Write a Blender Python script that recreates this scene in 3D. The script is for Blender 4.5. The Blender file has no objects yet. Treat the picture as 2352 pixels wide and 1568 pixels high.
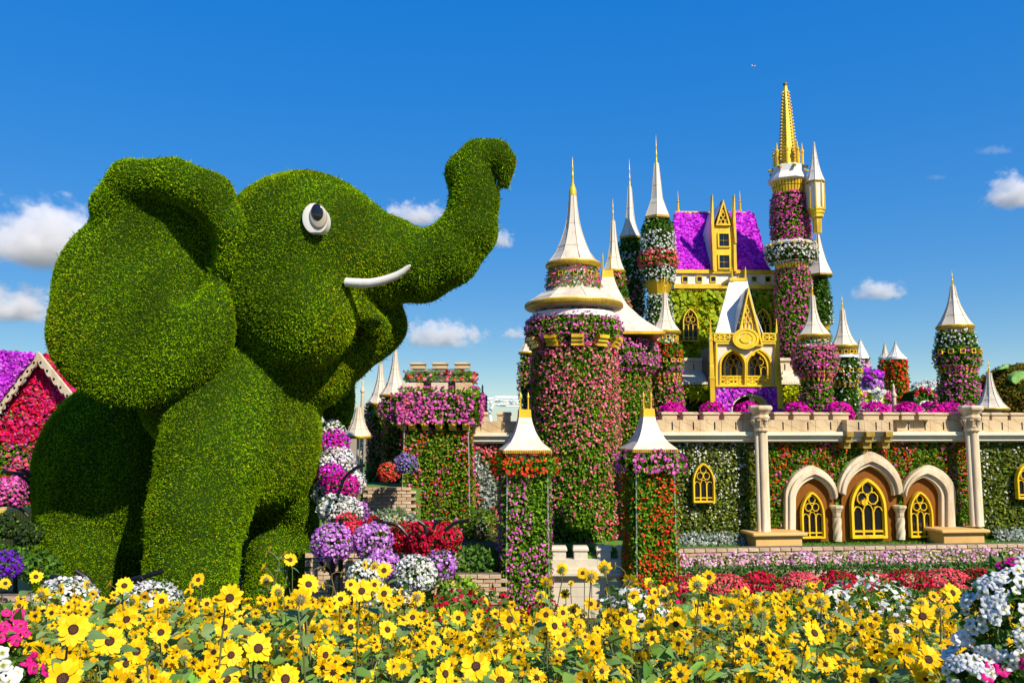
import bpy, bmesh, math, random
import numpy as np
from mathutils import Vector, Matrix
SC = bpy.context.scene
COL = SC.collection
R = random.Random(11)
RN = np.random.default_rng(11)

# ---------------------------------------------------------------- camera
F, CX, CY, CAMH = 1900.0, 1176.0, 784.0, 4.0
TH = math.atan(201 / 1900)
cam_d = bpy.data.cameras.new('camera')
cam_d.sensor_width = 36; cam_d.lens = F / 2352 * 36
cam_d.clip_end = 6000; cam_d.clip_start = 0.05
cam = bpy.data.objects.new('camera', cam_d); COL.objects.link(cam)
cam.location = (0, 0, CAMH); cam.rotation_euler = (math.pi / 2 + TH, 0, 0)
SC.camera = cam
# ---------------------------------------------------------------- sky and sun
SUN_AZ, SUN_EL = math.radians(37), math.radians(40)      # behind the camera, to its right
w = bpy.data.worlds.new('World'); SC.world = w; w.use_nodes = True
nt = w.node_tree; nt.nodes.clear()
sky = nt.nodes.new('ShaderNodeTexSky'); sky.sky_type = 'NISHITA'; sky.sun_disc = False
sky.sun_elevation = SUN_EL; sky.sun_rotation = math.pi - SUN_AZ
sky.altitude = 0; sky.air_density = 1.0; sky.dust_density = 0.2; sky.ozone_density = 5.5
hs = nt.nodes.new('ShaderNodeHueSaturation'); hs.inputs['Saturation'].default_value = 1.32; hs.inputs['Hue'].default_value = 0.504
bg = nt.nodes.new('ShaderNodeBackground'); bg.inputs['Strength'].default_value = 0.105
ow = nt.nodes.new('ShaderNodeOutputWorld')
# polarised midday sky: brightness evened out over the whole dome, hue and chroma from the sky model
se = nt.nodes.new('ShaderNodeSeparateColor'); se.mode = 'HSV'; co = nt.nodes.new('ShaderNodeCombineColor'); co.mode = 'HSV'
pw_ = nt.nodes.new('ShaderNodeMath'); pw_.operation = 'POWER'; pw_.inputs[1].default_value = .22
ml_ = nt.nodes.new('ShaderNodeMath'); ml_.operation = 'MULTIPLY'; ml_.inputs[1].default_value = 3.5
nt.links.new(sky.outputs[0], hs.inputs['Color']); nt.links.new(hs.outputs[0], se.inputs[0])
nt.links.new(se.outputs[2], pw_.inputs[0]); nt.links.new(pw_.outputs[0], ml_.inputs[0])
nt.links.new(se.outputs[0], co.inputs[0]); nt.links.new(se.outputs[1], co.inputs[1]); nt.links.new(ml_.outputs[0], co.inputs[2]); nt.links.new(co.outputs[0], bg.inputs[0]); nt.links.new(bg.outputs[0], ow.inputs[0])
sun_d = bpy.data.lights.new('sun', 'SUN'); sun_d.energy = 5.0; sun_d.angle = math.radians(0.5); sun_d.color = (1, 0.90, 0.74)
sun = bpy.data.objects.new('sun', sun_d); COL.objects.link(sun)
SUNV = Vector((math.sin(SUN_AZ) * math.cos(SUN_EL), -math.cos(SUN_AZ) * math.cos(SUN_EL), math.sin(SUN_EL)))
sun.rotation_euler = SUNV.to_track_quat('Z', 'Y').to_euler()
vs = SC.view_settings; vs.view_transform = 'Standard'; vs.look = 'None'; vs.exposure = 0.46; vs.gamma = 1; vs.use_curve_mapping = False
SC.cycles.max_bounces = 10; SC.cycles.diffuse_bounces = 3; SC.cycles.volume_bounces = 9; SC.cycles.transparent_max_bounces = 8
SC.cycles.volume_max_steps = 256

# ---------------------------------------------------------------- measuring
_c, _s = math.cos(TH), math.sin(TH)
def ray(px, py):
    x = (px - CX) / F; y = (CY - py) / F
    return Vector((x, _c - y * _s, _s + y * _c))
def at(px, py, D):
    d = ray(px, py); t = D / d.y
    return Vector((d.x * t, D, CAMH + d.z * t))
def scl(py, D):
    return D / ray(CX, py).y / F
def zz(py, D): return at(CX, py, D).z

# ---------------------------------------------------------------- materials
MATS = {}
def mat(name, col=(.5, .5, .5), rough=.6, metal=0, spec=.5, build=None):
    if name in MATS: return MATS[name]
    m = bpy.data.materials.new(name); m.use_nodes = True
    b = m.node_tree.nodes['Principled BSDF']
    b.inputs['Base Color'].default_value = (*col, 1); b.inputs['Roughness'].default_value = rough
    b.inputs['Metallic'].default_value = metal; b.inputs['Specular IOR Level'].default_value = spec
    if build: build(m.node_tree, b)
    MATS[name] = m
    return m
def N(t, typ, **kw):
    n = t.nodes.new(typ)
    for k, v in kw.items():
        if k in n.inputs: n.inputs[k].default_value = v
        else: setattr(n, k, v)
    return n
def noise(t, scale, detail=4, rough=.6, coord='Object', stretch=None):
    tc = N(t, 'ShaderNodeTexCoord'); n = N(t, 'ShaderNodeTexNoise', Scale=scale, Detail=detail, Roughness=rough)
    if stretch:
        mp = N(t, 'ShaderNodeMapping'); mp.inputs['Scale'].default_value = stretch
        t.links.new(tc.outputs[coord], mp.inputs[0]); t.links.new(mp.outputs[0], n.inputs['Vector'])
    else: t.links.new(tc.outputs[coord], n.inputs['Vector'])
    return n.outputs['Fac']
def ramp(t, fac, stops):
    r = N(t, 'ShaderNodeValToRGB'); e = r.color_ramp.elements
    while len(e) < len(stops): e.new(.5)
    for i, (p, c) in enumerate(stops):
        e[i].position = p; e[i].color = (*c, 1) if len(c) == 3 else c
    t.links.new(fac, r.inputs[0]); return r.outputs[0]
def mixc(t, fac, a, b, typ='MIX'):
    m = N(t, 'ShaderNodeMix', data_type='RGBA', blend_type=typ)
    for k, v in ((0, fac), (6, a), (7, b)):
        if hasattr(v, 'is_output'): t.links.new(v, m.inputs[k])
        elif isinstance(v, (int, float)): m.inputs[k].default_value = v
        else: m.inputs[k].default_value = (*v, 1)
    return m.outputs[2]
def bump(t, b, h, strength=.3, dist=.02):
    n = N(t, 'ShaderNodeBump', Strength=strength, Distance=dist)
    t.links.new(h, n.inputs['Height']); t.links.new(n.outputs[0], b.inputs['Normal'])
def grimy(c1, c2, sc=1.2, stretch=(1, 1, .35), bs=.1, fine=25, lo=.35, hi=.72):
    def f(t, b):
        a = noise(t, sc, 6, .65, stretch=stretch); g = noise(t, fine, 3)
        col = ramp(t, a, [(lo, c2), (hi, c1)])
        col = mixc(t, .12, col, ramp(t, g, [(.3, (0.3, 0.3, 0.3)), (.7, (1, 1, 1))]), 'MULTIPLY')
        t.links.new(col, b.inputs['Base Color']); bump(t, b, g, bs, .01)
    return f
def objrand(t, c1, c2):
    oi = N(t, 'ShaderNodeObjectInfo')
    return ramp(t, oi.outputs['Random'], [(0, c1), (1, c2)])

CREAM = mat('cream fibreglass', (.78, .68, .54), .45, build=grimy((.68, .60, .48), (.45, .37, .27), 2.6, (1, 1, .16), .05, 30, .28, .52))
WHITEP = mat('white paint', (.8, .78, .74), .4, build=grimy((.71, .69, .64), (.52, .48, .41), 3, (1, 1, .16), .03, 40, .26, .5))
GOLD = mat('gold paint', (.8, .55, .03), .38, .25, build=grimy((.84, .55, .02), (.50, .29, .012), 3, (1, 1, .3), .05, 20, .3, .56))
OLDGOLD = mat('aged gold trim', (.42, .27, .03), .45, .3, build=grimy((.52, .35, .05), (.30, .18, .03), 8, (1, 1, 1), .2, 30))
YELLOW = mat('yellow window paint', (.85, .58, .01), .4, build=grimy((.84, .56, .008), (.56, .34, .008), 4, (1, 1, .3), .03, 30, .28, .54))
def _vein(t, b):
    tc = N(t, 'ShaderNodeTexCoord'); mp = N(t, 'ShaderNodeMapping')
    mp.inputs['Rotation'].default_value = (0, math.radians(62), 0); t.links.new(tc.outputs['Object'], mp.inputs[0])
    wv = N(t, 'ShaderNodeTexWave', Scale=1.35, Distortion=5.5, Detail=2.5); wv.inputs['Detail Scale'].default_value = 1.2
    t.links.new(mp.outputs[0], wv.inputs['Vector'])
    v = ramp(t, wv.outputs['Fac'], [(.0, (1, 1, 1)), (.06, (0, 0, 0))])
    base = mixc(t, noise(t, 1.5, 5), (.62, .47, .28), (.50, .37, .20))
    col = mixc(t, mixc(t, .5, (0, 0, 0), v), base, (.30, .14, .05))
    col = mixc(t, .55, col, ramp(t, noise(t, 2.4, 6, .7, stretch=(1, 1, .22)), [(.32, (.52, .42, .3)), (.56, (1, 1, 1))]), 'MULTIPLY')
    t.links.new(col, b.inputs['Base Color']); bump(t, b, noise(t, 30, 4), .15, .01)
STONE = mat('veined sandstone', (.7, .55, .35), .6, build=_vein)
STONE2 = mat('pale carved stone', (.75, .64, .46), .55, build=grimy((.70, .60, .42), (.44, .31, .16), 2.2, (1, 1, .2), .15, 22, .3, .56))
OCHRE = mat('ochre render', (.5, .33, .12), .7, build=grimy((.72, .45, .16), (.58, .34, .10), 1.5, (1, 1, 1), .1, 30))
CORNICE = mat('grey green cornice', (.62, .6, .45), .55, build=grimy((.82, .77, .58), (.62, .58, .40), 2, (.3, 1, 1), .05, 20))
def _brick(t, b):
    c = objrand(t, (.46, .32, .20), (.60, .46, .31))
    g = noise(t, 18, 5, .7); t.links.new(mixc(t, .35, c, ramp(t, g, [(.3, (.35, .3, .25)), (.7, (1, 1, 1))]), 'MULTIPLY'), b.inputs['Base Color'])
    bump(t, b, g, .6, .02)
BRICK = mat('tan split brick', (.5, .36, .24), .85, build=_brick)
MORTAR = mat('mortar', (.16, .12, .08), .95, build=grimy((.18, .14, .1), (.1, .08, .06), 4, (1, 1, 1), .4))
def _ply(t, b):
    g = noise(t, 3.0, 6, .7, stretch=(6, 6, .8)); k = noise(t, 1.2, 4)
    t.links.new(mixc(t, k, ramp(t, g, [(.3, (.13, .042, .005)), (.7, (.27, .098, .010))]), (.20, .07, .008)), b.inputs['Base Color'])
PLY = mat('brown plywood', (.3, .13, .03), .7, spec=.15, build=_ply)
GLASS = mat('dark window glass', (.012, .012, .014), .12, spec=.6)
BLACK = mat('black iron', (.012, .012, .014), .35, .4)
STEEL = mat('galvanised pipe', (.50, .52, .50), .4, .6)
WSTEEL = mat('white steel', (.85, .85, .85), .35)
CORE = mat('dark planting mat', (.018, .04, .005), 1, spec=0)
SOIL = mat('soil', (.06, .04, .025), .95, build=grimy((.09, .06, .035), (.035, .025, .015), 3, (1, 1, 1), .6, 20))
def _plant(t, b):
    at_ = N(t, 'ShaderNodeAttribute', attribute_name='Col')
    d = N(t, 'ShaderNodeBsdfDiffuse'); tr = N(t, 'ShaderNodeBsdfTranslucent'); g = N(t, 'ShaderNodeBsdfGlossy', Roughness=.45)
    t.links.new(at_.outputs['Color'], d.inputs[0]); t.links.new(at_.outputs['Color'], tr.inputs[0])
    m1 = N(t, 'ShaderNodeMixShader', Fac=.33); t.links.new(d.outputs[0], m1.inputs[1]); t.links.new(tr.outputs[0], m1.inputs[2])
    m2 = N(t, 'ShaderNodeMixShader', Fac=.006); t.links.new(m1.outputs[0], m2.inputs[1]); t.links.new(g.outputs[0], m2.inputs[2])
    t.links.new(m2.outputs[0], t.nodes['Material Output'].inputs[0])
PLANT = mat('leaves and petals', build=_plant)
def _solid_leaf(c1, c2):
    def f(t, b):
        c = objrand(t, c1, c2); a = noise(t, 30, 3)
        c = mixc(t, .3, c, ramp(t, a, [(.3, (.6, .6, .6)), (.7, (1.2, 1.2, 1.2))]), 'MULTIPLY')
        t.links.new(c, b.inputs['Base Color']); tr = N(t, 'ShaderNodeBsdfTranslucent'); t.links.new(c, tr.inputs[0])
        m1 = N(t, 'ShaderNodeMixShader', Fac=.25); t.links.new(b.outputs[0], m1.inputs[1]); t.links.new(tr.outputs[0], m1.inputs[2])
        t.links.new(m1.outputs[0], t.nodes['Material Output'].inputs[0])
    return f
PETAL = mat('sunflower petal', (.9, .6, .01), .55, spec=.2, build=_solid_leaf((.92, .55, .004), (.96, .66, .008)))
def _disc(t, b):
    tc = N(t, 'ShaderNodeTexCoord'); v = N(t, 'ShaderNodeTexVoronoi', Scale=260)
    t.links.new(tc.outputs['Object'], v.inputs['Vector'])
    ln = N(t, 'ShaderNodeVectorMath', operation='LENGTH'); t.links.new(tc.outputs['Object'], ln.inputs[0])
    c = ramp(t, ln.outputs['Value'], [(.0, (.05, .02, .008)), (.011, (.11, .04, .01)), (.016, (.022, .009, .005)), (.024, (.05, .018, .004))])
    t.links.new(c, b.inputs['Base Color']); bump(t, b, v.outputs['Distance'], .9, .006)
DISC = mat('sunflower disc', (.05, .02, .01), .8, build=_disc)
SFLEAF = mat('sunflower leaf', (.1, .15, .06), .6, build=_solid_leaf((.12, .22, .05), (.19, .29, .09)))
SFSTEM = mat('sunflower stem', (.16, .2, .06), .6, build=_solid_leaf((.13, .18, .05), (.24, .2, .09)))

# ---------------------------------------------------------------- object helpers
def tag(o, label=None, cat=None, group=None, kind=None):
    if label: o['label'] = label
    if cat: o['category'] = cat
    if group: o['group'] = group
    if kind: o['kind'] = kind
    return o
def thing(name, loc, label, cat, group=None):
    o = bpy.data.objects.new(name, None); COL.objects.link(o); o.location = loc
    o.empty_display_size = .2
    return tag(o, label, cat, group)
def wloc(o):
    v = Vector((0, 0, 0))
    while o is not None: v += o.location; o = o.parent
    return v
def link(name, me, parent=None, loc=(0, 0, 0), kind=None):
    o = bpy.data.objects.new(name, me); COL.objects.link(o)
    if parent: o.parent = parent
    o.location = loc
    if kind: o['kind'] = kind
    return o
class MB:
    def __init__(s): s.v = []; s.f = []
    def add(s, vs, fs):
        n = len(s.v); s.v += [tuple(v) for v in vs]; s.f += [[i + n for i in f] for f in fs]; return s
    def box(s, lo, hi):
        a, b = lo, hi
        vs = [(x, y, z) for z in (a[2], b[2]) for y in (a[1], b[1]) for x in (a[0], b[0])]
        return s.add(vs, [(0, 2, 3, 1), (4, 5, 7, 6), (0, 1, 5, 4), (2, 6, 7, 3), (1, 3, 7, 5), (0, 4, 6, 2)])
    def hexa(s, p):   # 8 points ordered as in box
        return s.add(p, [(0, 2, 3, 1), (4, 5, 7, 6), (0, 1, 5, 4), (2, 6, 7, 3), (1, 3, 7, 5), (0, 4, 6, 2)])
    def lathe(s, prof, c, n=24, rot=0, caps=True):
        """prof: (r, z) from bottom to top in world z; c: (x, y)"""
        vs = []
        for r, z in prof:
            for k in range(n):
                a = rot + 2 * math.pi * k / n; vs.append((c[0] + r * math.cos(a), c[1] + r * math.sin(a), z))
        fs = []
        for i in range(len(prof) - 1):
            for k in range(n):
                k2 = (k + 1) % n; fs.append((i * n + k, i * n + k2, (i + 1) * n + k2, (i + 1) * n + k))
        if caps:
            fs.append(tuple(range(n - 1, -1, -1))); m = (len(prof) - 1) * n; fs.append(tuple(range(m, m + n)))
        return s.add(vs, fs)
    def tube(s, pts, rad, n=8):
        pts = [Vector(p) for p in pts]; rad = rad if isinstance(rad, (list, tuple)) else [rad] * len(pts)
        vs = []; fs = []; up = Vector((.13, .21, .97)); prev = None
        for i, p in enumerate(pts):
            t = (pts[min(i + 1, len(pts) - 1)] - pts[max(i - 1, 0)]).normalized()
            if prev is None: a = t.cross(up).normalized() if abs(t.dot(up)) < .97 else t.cross(Vector((1, 0, 0))).normalized()
            else: a = (prev - t * prev.dot(t)).normalized()
            prev = a; b = t.cross(a)
            for k in range(n):
                g = 2 * math.pi * k / n; vs.append(p + a * (rad[i] * math.cos(g)) + b * (rad[i] * math.sin(g)))
        for i in range(len(pts) - 1):
            for k in range(n):
                k2 = (k + 1) % n; fs.append((i * n + k, i * n + k2, (i + 1) * n + k2, (i + 1) * n + k))
        fs.append(tuple(range(n - 1, -1, -1))); m = (len(pts) - 1) * n; fs.append(tuple(range(m, m + n)))
        return s.add(vs, fs)
    def ext(s, fr, poly, n0, n1):
        """extrude a 2D outline (u, v) of frame fr between normal offsets n0 (back) and n1 (front)"""
        k = len(poly); vs = [fr(u, v, n0) for u, v in poly] + [fr(u, v, n1) for u, v in poly]
        fs = [tuple(range(k - 1, -1, -1)), tuple(range(k, 2 * k))] + [(i, (i + 1) % k, k + (i + 1) % k, k + i) for i in range(k)]
        return s.add(vs, fs)
    def band(s, fr, outer, inner, n0, n1, closed=True):
        """flat ring between two outlines with the same number of points"""
        k = len(outer); vs = [fr(u, v, n0) for u, v in outer] + [fr(u, v, n0) for u, v in inner] + [fr(u, v, n1) for u, v in outer] + [fr(u, v, n1) for u, v in inner]
        fs = []
        for i in range(k if closed else k - 1):
            j = (i + 1) % k
            fs += [(2 * k + i, 2 * k + j, 3 * k + j, 3 * k + i), (i, k + i, k + j, j), (i, j, 2 * k + j, 2 * k + i), (k + j, k + i, 3 * k + i, 3 * k + j)]
        if not closed:
            fs += [(0, 2 * k, 3 * k, k), (k - 1, 2 * k - 1, 4 * k - 1, 3 * k - 1)]
        return s.add(vs, fs)
    def mesh(s, name, m, org=(0, 0, 0), smooth=False, bevel=0):
        me = bpy.data.meshes.new(name); o = Vector(org)
        me.from_pydata([Vector(v) - o for v in s.v], [], s.f); me.materials.append(m)
        bm = bmesh.new(); bm.from_mesh(me)
        bmesh.ops.recalc_face_normals(bm, faces=bm.faces)
        if bevel: bmesh.ops.bevel(bm, geom=[e for e in bm.edges if e.calc_face_angle(0) > .5], offset=bevel, segments=1, affect='EDGES')
        if smooth:
            for f in bm.faces: f.smooth = True
            for e in bm.edges:
                if e.calc_face_angle(0) > .75: e.smooth = False
        bm.to_mesh(me); bm.free()
        return me
    def build(s, name, m, parent=None, smooth=False, bevel=0, label=None):
        o = link(name, s.mesh(name, m, wloc(parent) if parent else (0, 0, 0), smooth, bevel), parent)
        if label: o['label'] = label
        return o
class Fr:
    """vertical plane frame: origin, horizontal direction u, normal n towards the viewer"""
    def __init__(s, o, u):
        s.o = Vector(o); s.u = Vector((u[0], u[1], 0)).normalized(); s.n = Vector((s.u.y, -s.u.x, 0))
    def __call__(s, u, v, n=0): return s.o + s.u * u + Vector((0, 0, v)) + s.n * n
    def px(s, px, py, n=0):
        """(u, v) where the sight line of a measured point meets the plane n in front"""
        d = ray(px, py); c = Vector((0, 0, CAMH)); t = (s.o + s.n * n - c).dot(s.n) / d.dot(s.n); p = c + d * t - s.o
        return (p.dot(s.u), p.z)

# ---------------------------------------------------------------- foliage (numpy)
def np_obj(name, parent, chunks, m=None, kind='stuff'):
    """chunks: list of (V (n,k,3), F (m,3) template, C (n,3) or (n,k,3))"""
    Vs, Fs, Cs = [], [], []; off = 0
    for V, Ft, C in chunks:
        n, k, _ = V.shape
        if n == 0: continue
        Vs.append(V.reshape(-1, 3)); Fs.append((Ft[None] + (np.arange(n) * k)[:, None, None] + off).reshape(-1, 3))
        if C.ndim == 2: C = np.repeat(C[:, None, :], k, 1)
        Cs.append(C.reshape(-1, 3)); off += n * k
    V = np.concatenate(Vs); Fc = np.concatenate(Fs); C = np.concatenate(Cs)
    org = np.array(wloc(parent)) if parent else np.zeros(3)
    V = V - org
    me = bpy.data.meshes.new(name)
    me.vertices.add(len(V)); me.vertices.foreach_set('co', V.astype(np.float32).ravel())
    me.loops.add(len(Fc) * 3); me.loops.foreach_set('vertex_index', Fc.astype(np.int32).ravel())
    me.polygons.add(len(Fc)); me.polygons.foreach_set('loop_start', (np.arange(len(Fc)) * 3).astype(np.int32))
    a = me.color_attributes.new('Col', 'FLOAT_COLOR', 'POINT')
    a.data.foreach_set('color', np.concatenate([np.clip(C, 0, 1), np.ones((len(C), 1))], 1).astype(np.float32).ravel())
    me.update(calc_edges=True); me.materials.append(m or PLANT)
    o = link(name, me, parent)
    if kind: o['kind'] = kind
    TRI[0] += len(Fc)
    return o
TRI = [0]
def unit(a): return a / np.maximum(np.linalg.norm(a, axis=-1, keepdims=True), 1e-9)
def pal(cols, n, jit=.18):
    c = np.array(cols, float); i = RN.integers(0, len(c), n)
    return c[i] * (1 + RN.normal(0, jit, (n, 1))).clip(.45, 1.7) * (1 + RN.normal(0, .06, (n, 3)))
def leafs(P, Nn, L, W, cols, spread=1.0, droop=.0, jit=.25, bend=.1):
    n = len(P); d = unit(Nn * .55 + RN.normal(0, spread, (n, 3)) + np.array([0, 0, -droop]))
    s = unit(np.cross(d, unit(Nn + RN.normal(0, .45, (n, 3))))); k = np.cross(s, d)
    l = (L * RN.uniform(.6, 1.35, n))[:, None]; w_ = (W * RN.uniform(.6, 1.3, n))[:, None]
    V = np.stack([P, P + d * l * .5 + s * w_ * .5 + k * l * bend, P + d * l, P + d * l * .5 - s * w_ * .5 + k * l * bend], 1)
    return (V, np.array([[0, 1, 2], [0, 2, 3]]), pal(cols, n, jit))
def sprigs(P, Nn, L, W, cols, spread=1.0, droop=.0, jit=.25):
    V, _, C = leafs(P, Nn, L, W, cols, spread, droop, jit); return (np.stack([V[:, 1] * .5 + V[:, 0] * .5, V[:, 2], V[:, 3]], 1), np.array([[0, 1, 2]]), C)
HEX = np.array([[6, i, (i + 1) % 6] for i in range(6)])
STAR = np.array([[10, i, (i + 1) % 10] for i in range(10)])
def blooms(P, Nn, size, cols, star=False, tilt=.5, up=.2, eye=None, cup=.25, jit=.16):
    n = len(P); d = unit(Nn + RN.normal(0, tilt, (n, 3)) + np.array([0, 0, up]))
    s = unit(np.cross(d, unit(RN.normal(0, 1, (n, 3))))); k = np.cross(s, d)
    r = (size * .5 * RN.uniform(.7, 1.25, n))[:, None]
    m = 10 if star else 6; vs = []
    for i in range(m):
        a = 2 * math.pi * i / m; q = (.62 if (star and i % 2) else 1.0)
        vs.append(P + (s * math.cos(a) + k * math.sin(a)) * r * q + d * r * RN.normal(0, .12, (n, 1)))
    vs.append(P + d * r * cup)
    V = np.stack(vs, 1); C = pal(cols, n, jit); C = np.repeat(C[:, None, :], m + 1, 1)
    if eye is not None: C[:, m] = np.array(eye)
    return (V, STAR if star else HEX, C)
_ph = RN.uniform(0, 6.28, (8, 3)); _dr = unit(RN.normal(0, 1, (8, 3)))
def pn(P, f):
    """cheap smooth noise, about -1..1"""
    r = 0
    for i in range(8): r = r + np.sin((P @ _dr[i]) * f * (1 + .23 * i) + _ph[i, 0])
    return r / 3.2
# samplers return (P, N) for a density per square metre
def S_lathe(prof, c, a0=-3.6, a1=.45):
    prof = np.array(prof, float)
    def f(d):
        r0, z0, r1, z1 = prof[:-1, 0], prof[:-1, 1], prof[1:, 0], prof[1:, 1]
        ln = np.hypot(r1 - r0, z1 - z0); ar = ln * (r0 + r1) / 2 * (a1 - a0); n = max(1, int(ar.sum() * d))
        i = RN.choice(len(ar), n, p=ar / ar.sum()); t = RN.uniform(0, 1, n); a = RN.uniform(a0, a1, n)
        r = r0[i] + (r1 - r0)[i] * t; z = z0[i] + (z1 - z0)[i] * t; nr = (z1 - z0)[i] / ln[i]; nz = -(r1 - r0)[i] / ln[i]
        sg = np.where(nr == 0, 1, np.sign(nr + 1e-9)); sg = np.where((z1 - z0)[i] < 0, -1, 1); nr, nz = nr * sg, nz * sg
        P = np.stack([c[0] + r * np.cos(a), c[1] + r * np.sin(a), z], 1)
        return P, np.stack([nr * np.cos(a), nr * np.sin(a), nz], 1)
    return f
def S_quad(a, b, c, d_, nrm=None):
    """a..d corners in order; area taken from the two diagonals"""
    a, b, c, d_ = [np.array(q, float) for q in (a, b, c, d_)]
    cr = np.cross(c - a, d_ - b); A = np.linalg.norm(cr) / 2; nn = cr / (2 * A + 1e-9)
    if nrm is not None and nn @ np.array(nrm) < 0: nn = -nn
    def f(d):
        n = max(1, int(A * d)); u = RN.uniform(0, 1, (n, 1)); v = RN.uniform(0, 1, (n, 1))
        P = a * (1 - u) * (1 - v) + b * u * (1 - v) + c * u * v + d_ * (1 - u) * v
        return P, np.repeat(nn[None], n, 0)
    return f
def S_ell(c, r, low=-.6):
    c = np.array(c, float); r = np.array(r, float); A = 4 * math.pi * ((r[0] * r[1]) ** 1.6 / 3 + (r[0] * r[2]) ** 1.6 / 3 + (r[1] * r[2]) ** 1.6 / 3) ** (1 / 1.6)
    def f(d):
        n = max(1, int(A * d)); q = unit(RN.normal(0, 1, (n, 3))); q = q[(q[:, 2] > low) & (q[:, 1] < .55)]
        return c + q * r, unit(q / r)
    return f
def S_many(*fs):
    def f(d):
        k = [g(d) for g in fs]; return np.concatenate([a for a, _ in k]), np.concatenate([b for _, b in k])
    return f
# colours
GREEN = [(.12, .28, .012), (.18, .35, .016), (.09, .21, .012), (.25, .40, .025)]
DKGREEN = [(.06, .15, .016), (.08, .19, .02), (.11, .22, .03)]
LIMEG = [(.46, .54, .010), (.58, .60, .012), (.36, .48, .01), (.66, .62, .02)]
OLIVE = [(.19, .25, .02), (.26, .28, .03), (.13, .20, .02)]
SILVER = [(.42, .47, .42), (.55, .6, .55), (.33, .40, .34)]
PINK = [(.80, .10, .24), (.85, .16, .32), (.78, .07, .22), (.85, .26, .38)]
ROSE = [(.80, .16, .20), (.84, .26, .30), (.78, .10, .16)]
MAUVE = [(.72, .10, .50), (.78, .16, .56), (.66, .07, .42), (.80, .22, .52)]
HOT = [(.76, .09, .40), (.80, .13, .48), (.70, .06, .34)]
VIOLET = [(.62, .03, .72), (.70, .05, .80), (.52, .02, .62), (.76, .10, .84)]
MAGENTA = [(.66, .005, .34), (.72, .015, .40), (.56, .004, .28)]
CRIMSON = [(.70, .008, .07), (.78, .02, .12), (.60, .005, .04)]
RED = [(.80, .05, .012), (.82, .09, .02), (.76, .03, .02)]
DKRED = [(.42, .004, .02), (.52, .008, .03), (.34, .004, .02)]
CORAL = [(.82, .08, .12), (.84, .12, .17)]
WHITE = [(.74, .74, .71), (.72, .72, .72), (.70, .71, .63)]
LILAC = [(.62, .22, .72), (.68, .30, .78), (.54, .14, .66), (.72, .42, .80)]
PALEPINK = [(.80, .42, .62), (.82, .55, .70), (.74, .30, .54)]
PURPLE = [(.16, .02, .48), (.20, .03, .56)]
def cover(name, parent, smp, leaf=(500, .085, .06, GREEN), fl=(), thick=.06, star=False, kind='stuff', low=None):
    """leafy skin with flower heads; fl = list of (density, size, colours, patchiness, mask)"""
    ch = []
    d, L, W, cols = leaf
    P, Nn = smp(d); P = P + Nn * RN.uniform(-.3, 1, (len(P), 1)) * thick * .7
    ch.append(leafs(P, Nn, L, W, cols, .75, .25))
    for q in fl:
        d, size, cols, patch = q[:4]; mask = q[4] if len(q) > 4 else None
        P, Nn = smp(d)
        keep = RN.uniform(-.6, 1, len(P)) > patch * pn(P, 3.2) * 1.0 + patch * pn(P + 7, 9) * .9 - .55 * (1 - patch)
        if mask is not None: keep &= mask(P)
        P, Nn = P[keep], Nn[keep]
        if len(P) == 0: continue
        P = P + Nn * (thick + RN.uniform(-.02, .05, (len(P), 1)))
        ch.append(blooms(P, Nn, size, cols, star))
    return np_obj(name, parent, ch, kind=kind)
# ---------------------------------------------------------------- topiary elephant
def surface_nets(f, lo, hi, h):
    ax = [np.arange(lo[i], hi[i] + h, h) for i in range(3)]
    X, Y, Z = np.meshgrid(*ax, indexing='ij'); v = f(np.stack([X, Y, Z], -1).reshape(-1, 3)).reshape(X.shape)
    s = v < 0; nx, ny, nz = v.shape
    def cn(A, o): return A[o[0]:nx - 1 + o[0], o[1]:ny - 1 + o[1], o[2]:nz - 1 + o[2]]
    cor = [(i, j, k) for i in (0, 1) for j in (0, 1) for k in (0, 1)]
    acc = np.zeros((nx - 1, ny - 1, nz - 1, 3)); cnt = np.zeros((nx - 1, ny - 1, nz - 1))
    for a in cor:
        for axn in range(3):
            if a[axn]: continue
            b = list(a); b[axn] = 1
            va, vb = cn(v, a), cn(v, b); m = (va < 0) != (vb < 0)
            t = np.where(m, va / np.where(m, va - vb, 1), 0)
            p = np.zeros(acc.shape); p[...] = a; p[..., axn] += t
            acc += p * m[..., None]; cnt += m
    act = cnt > 0; idx = -np.ones(act.shape, int); idx[act] = np.arange(act.sum())
    g = np.argwhere(act); V = (g + acc[act] / cnt[act][:, None]) * h + np.array(lo)
    Q = []
    for axn in range(3):
        sl0 = [slice(None)] * 3; sl1 = [slice(None)] * 3; sl0[axn] = slice(0, -1); sl1[axn] = slice(1, None)
        e = s[tuple(sl0)] != s[tuple(sl1)]; ii = np.argwhere(e); b1, b2 = (axn + 1) % 3, (axn + 2) % 3
        ii = ii[(ii[:, b1] > 0) & (ii[:, b2] > 0) & (ii[:, b1] < v.shape[b1] - 1) & (ii[:, b2] < v.shape[b2] - 1)]
        def cell(d1, d2):
            q = ii.copy(); q[:, b1] -= d1; q[:, b2] -= d2; return idx[q[:, 0], q[:, 1], q[:, 2]]
        quad = np.stack([cell(1, 1), cell(0, 1), cell(0, 0), cell(1, 0)], 1)
        fl = ~s[tuple(sl0)][e][: len(e)] if False else ~s[ii[:, 0], ii[:, 1], ii[:, 2]]
        quad[fl] = quad[fl][:, ::-1]; Q.append(quad)
    return V, np.concatenate(Q)
def smin(a, b, k):
    h = np.clip(.5 + .5 * (b - a) / k, 0, 1); return b * (1 - h) + a * h - k * h * (1 - h)
def smax(a, b, k): return -smin(-a, -b, k)
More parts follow.
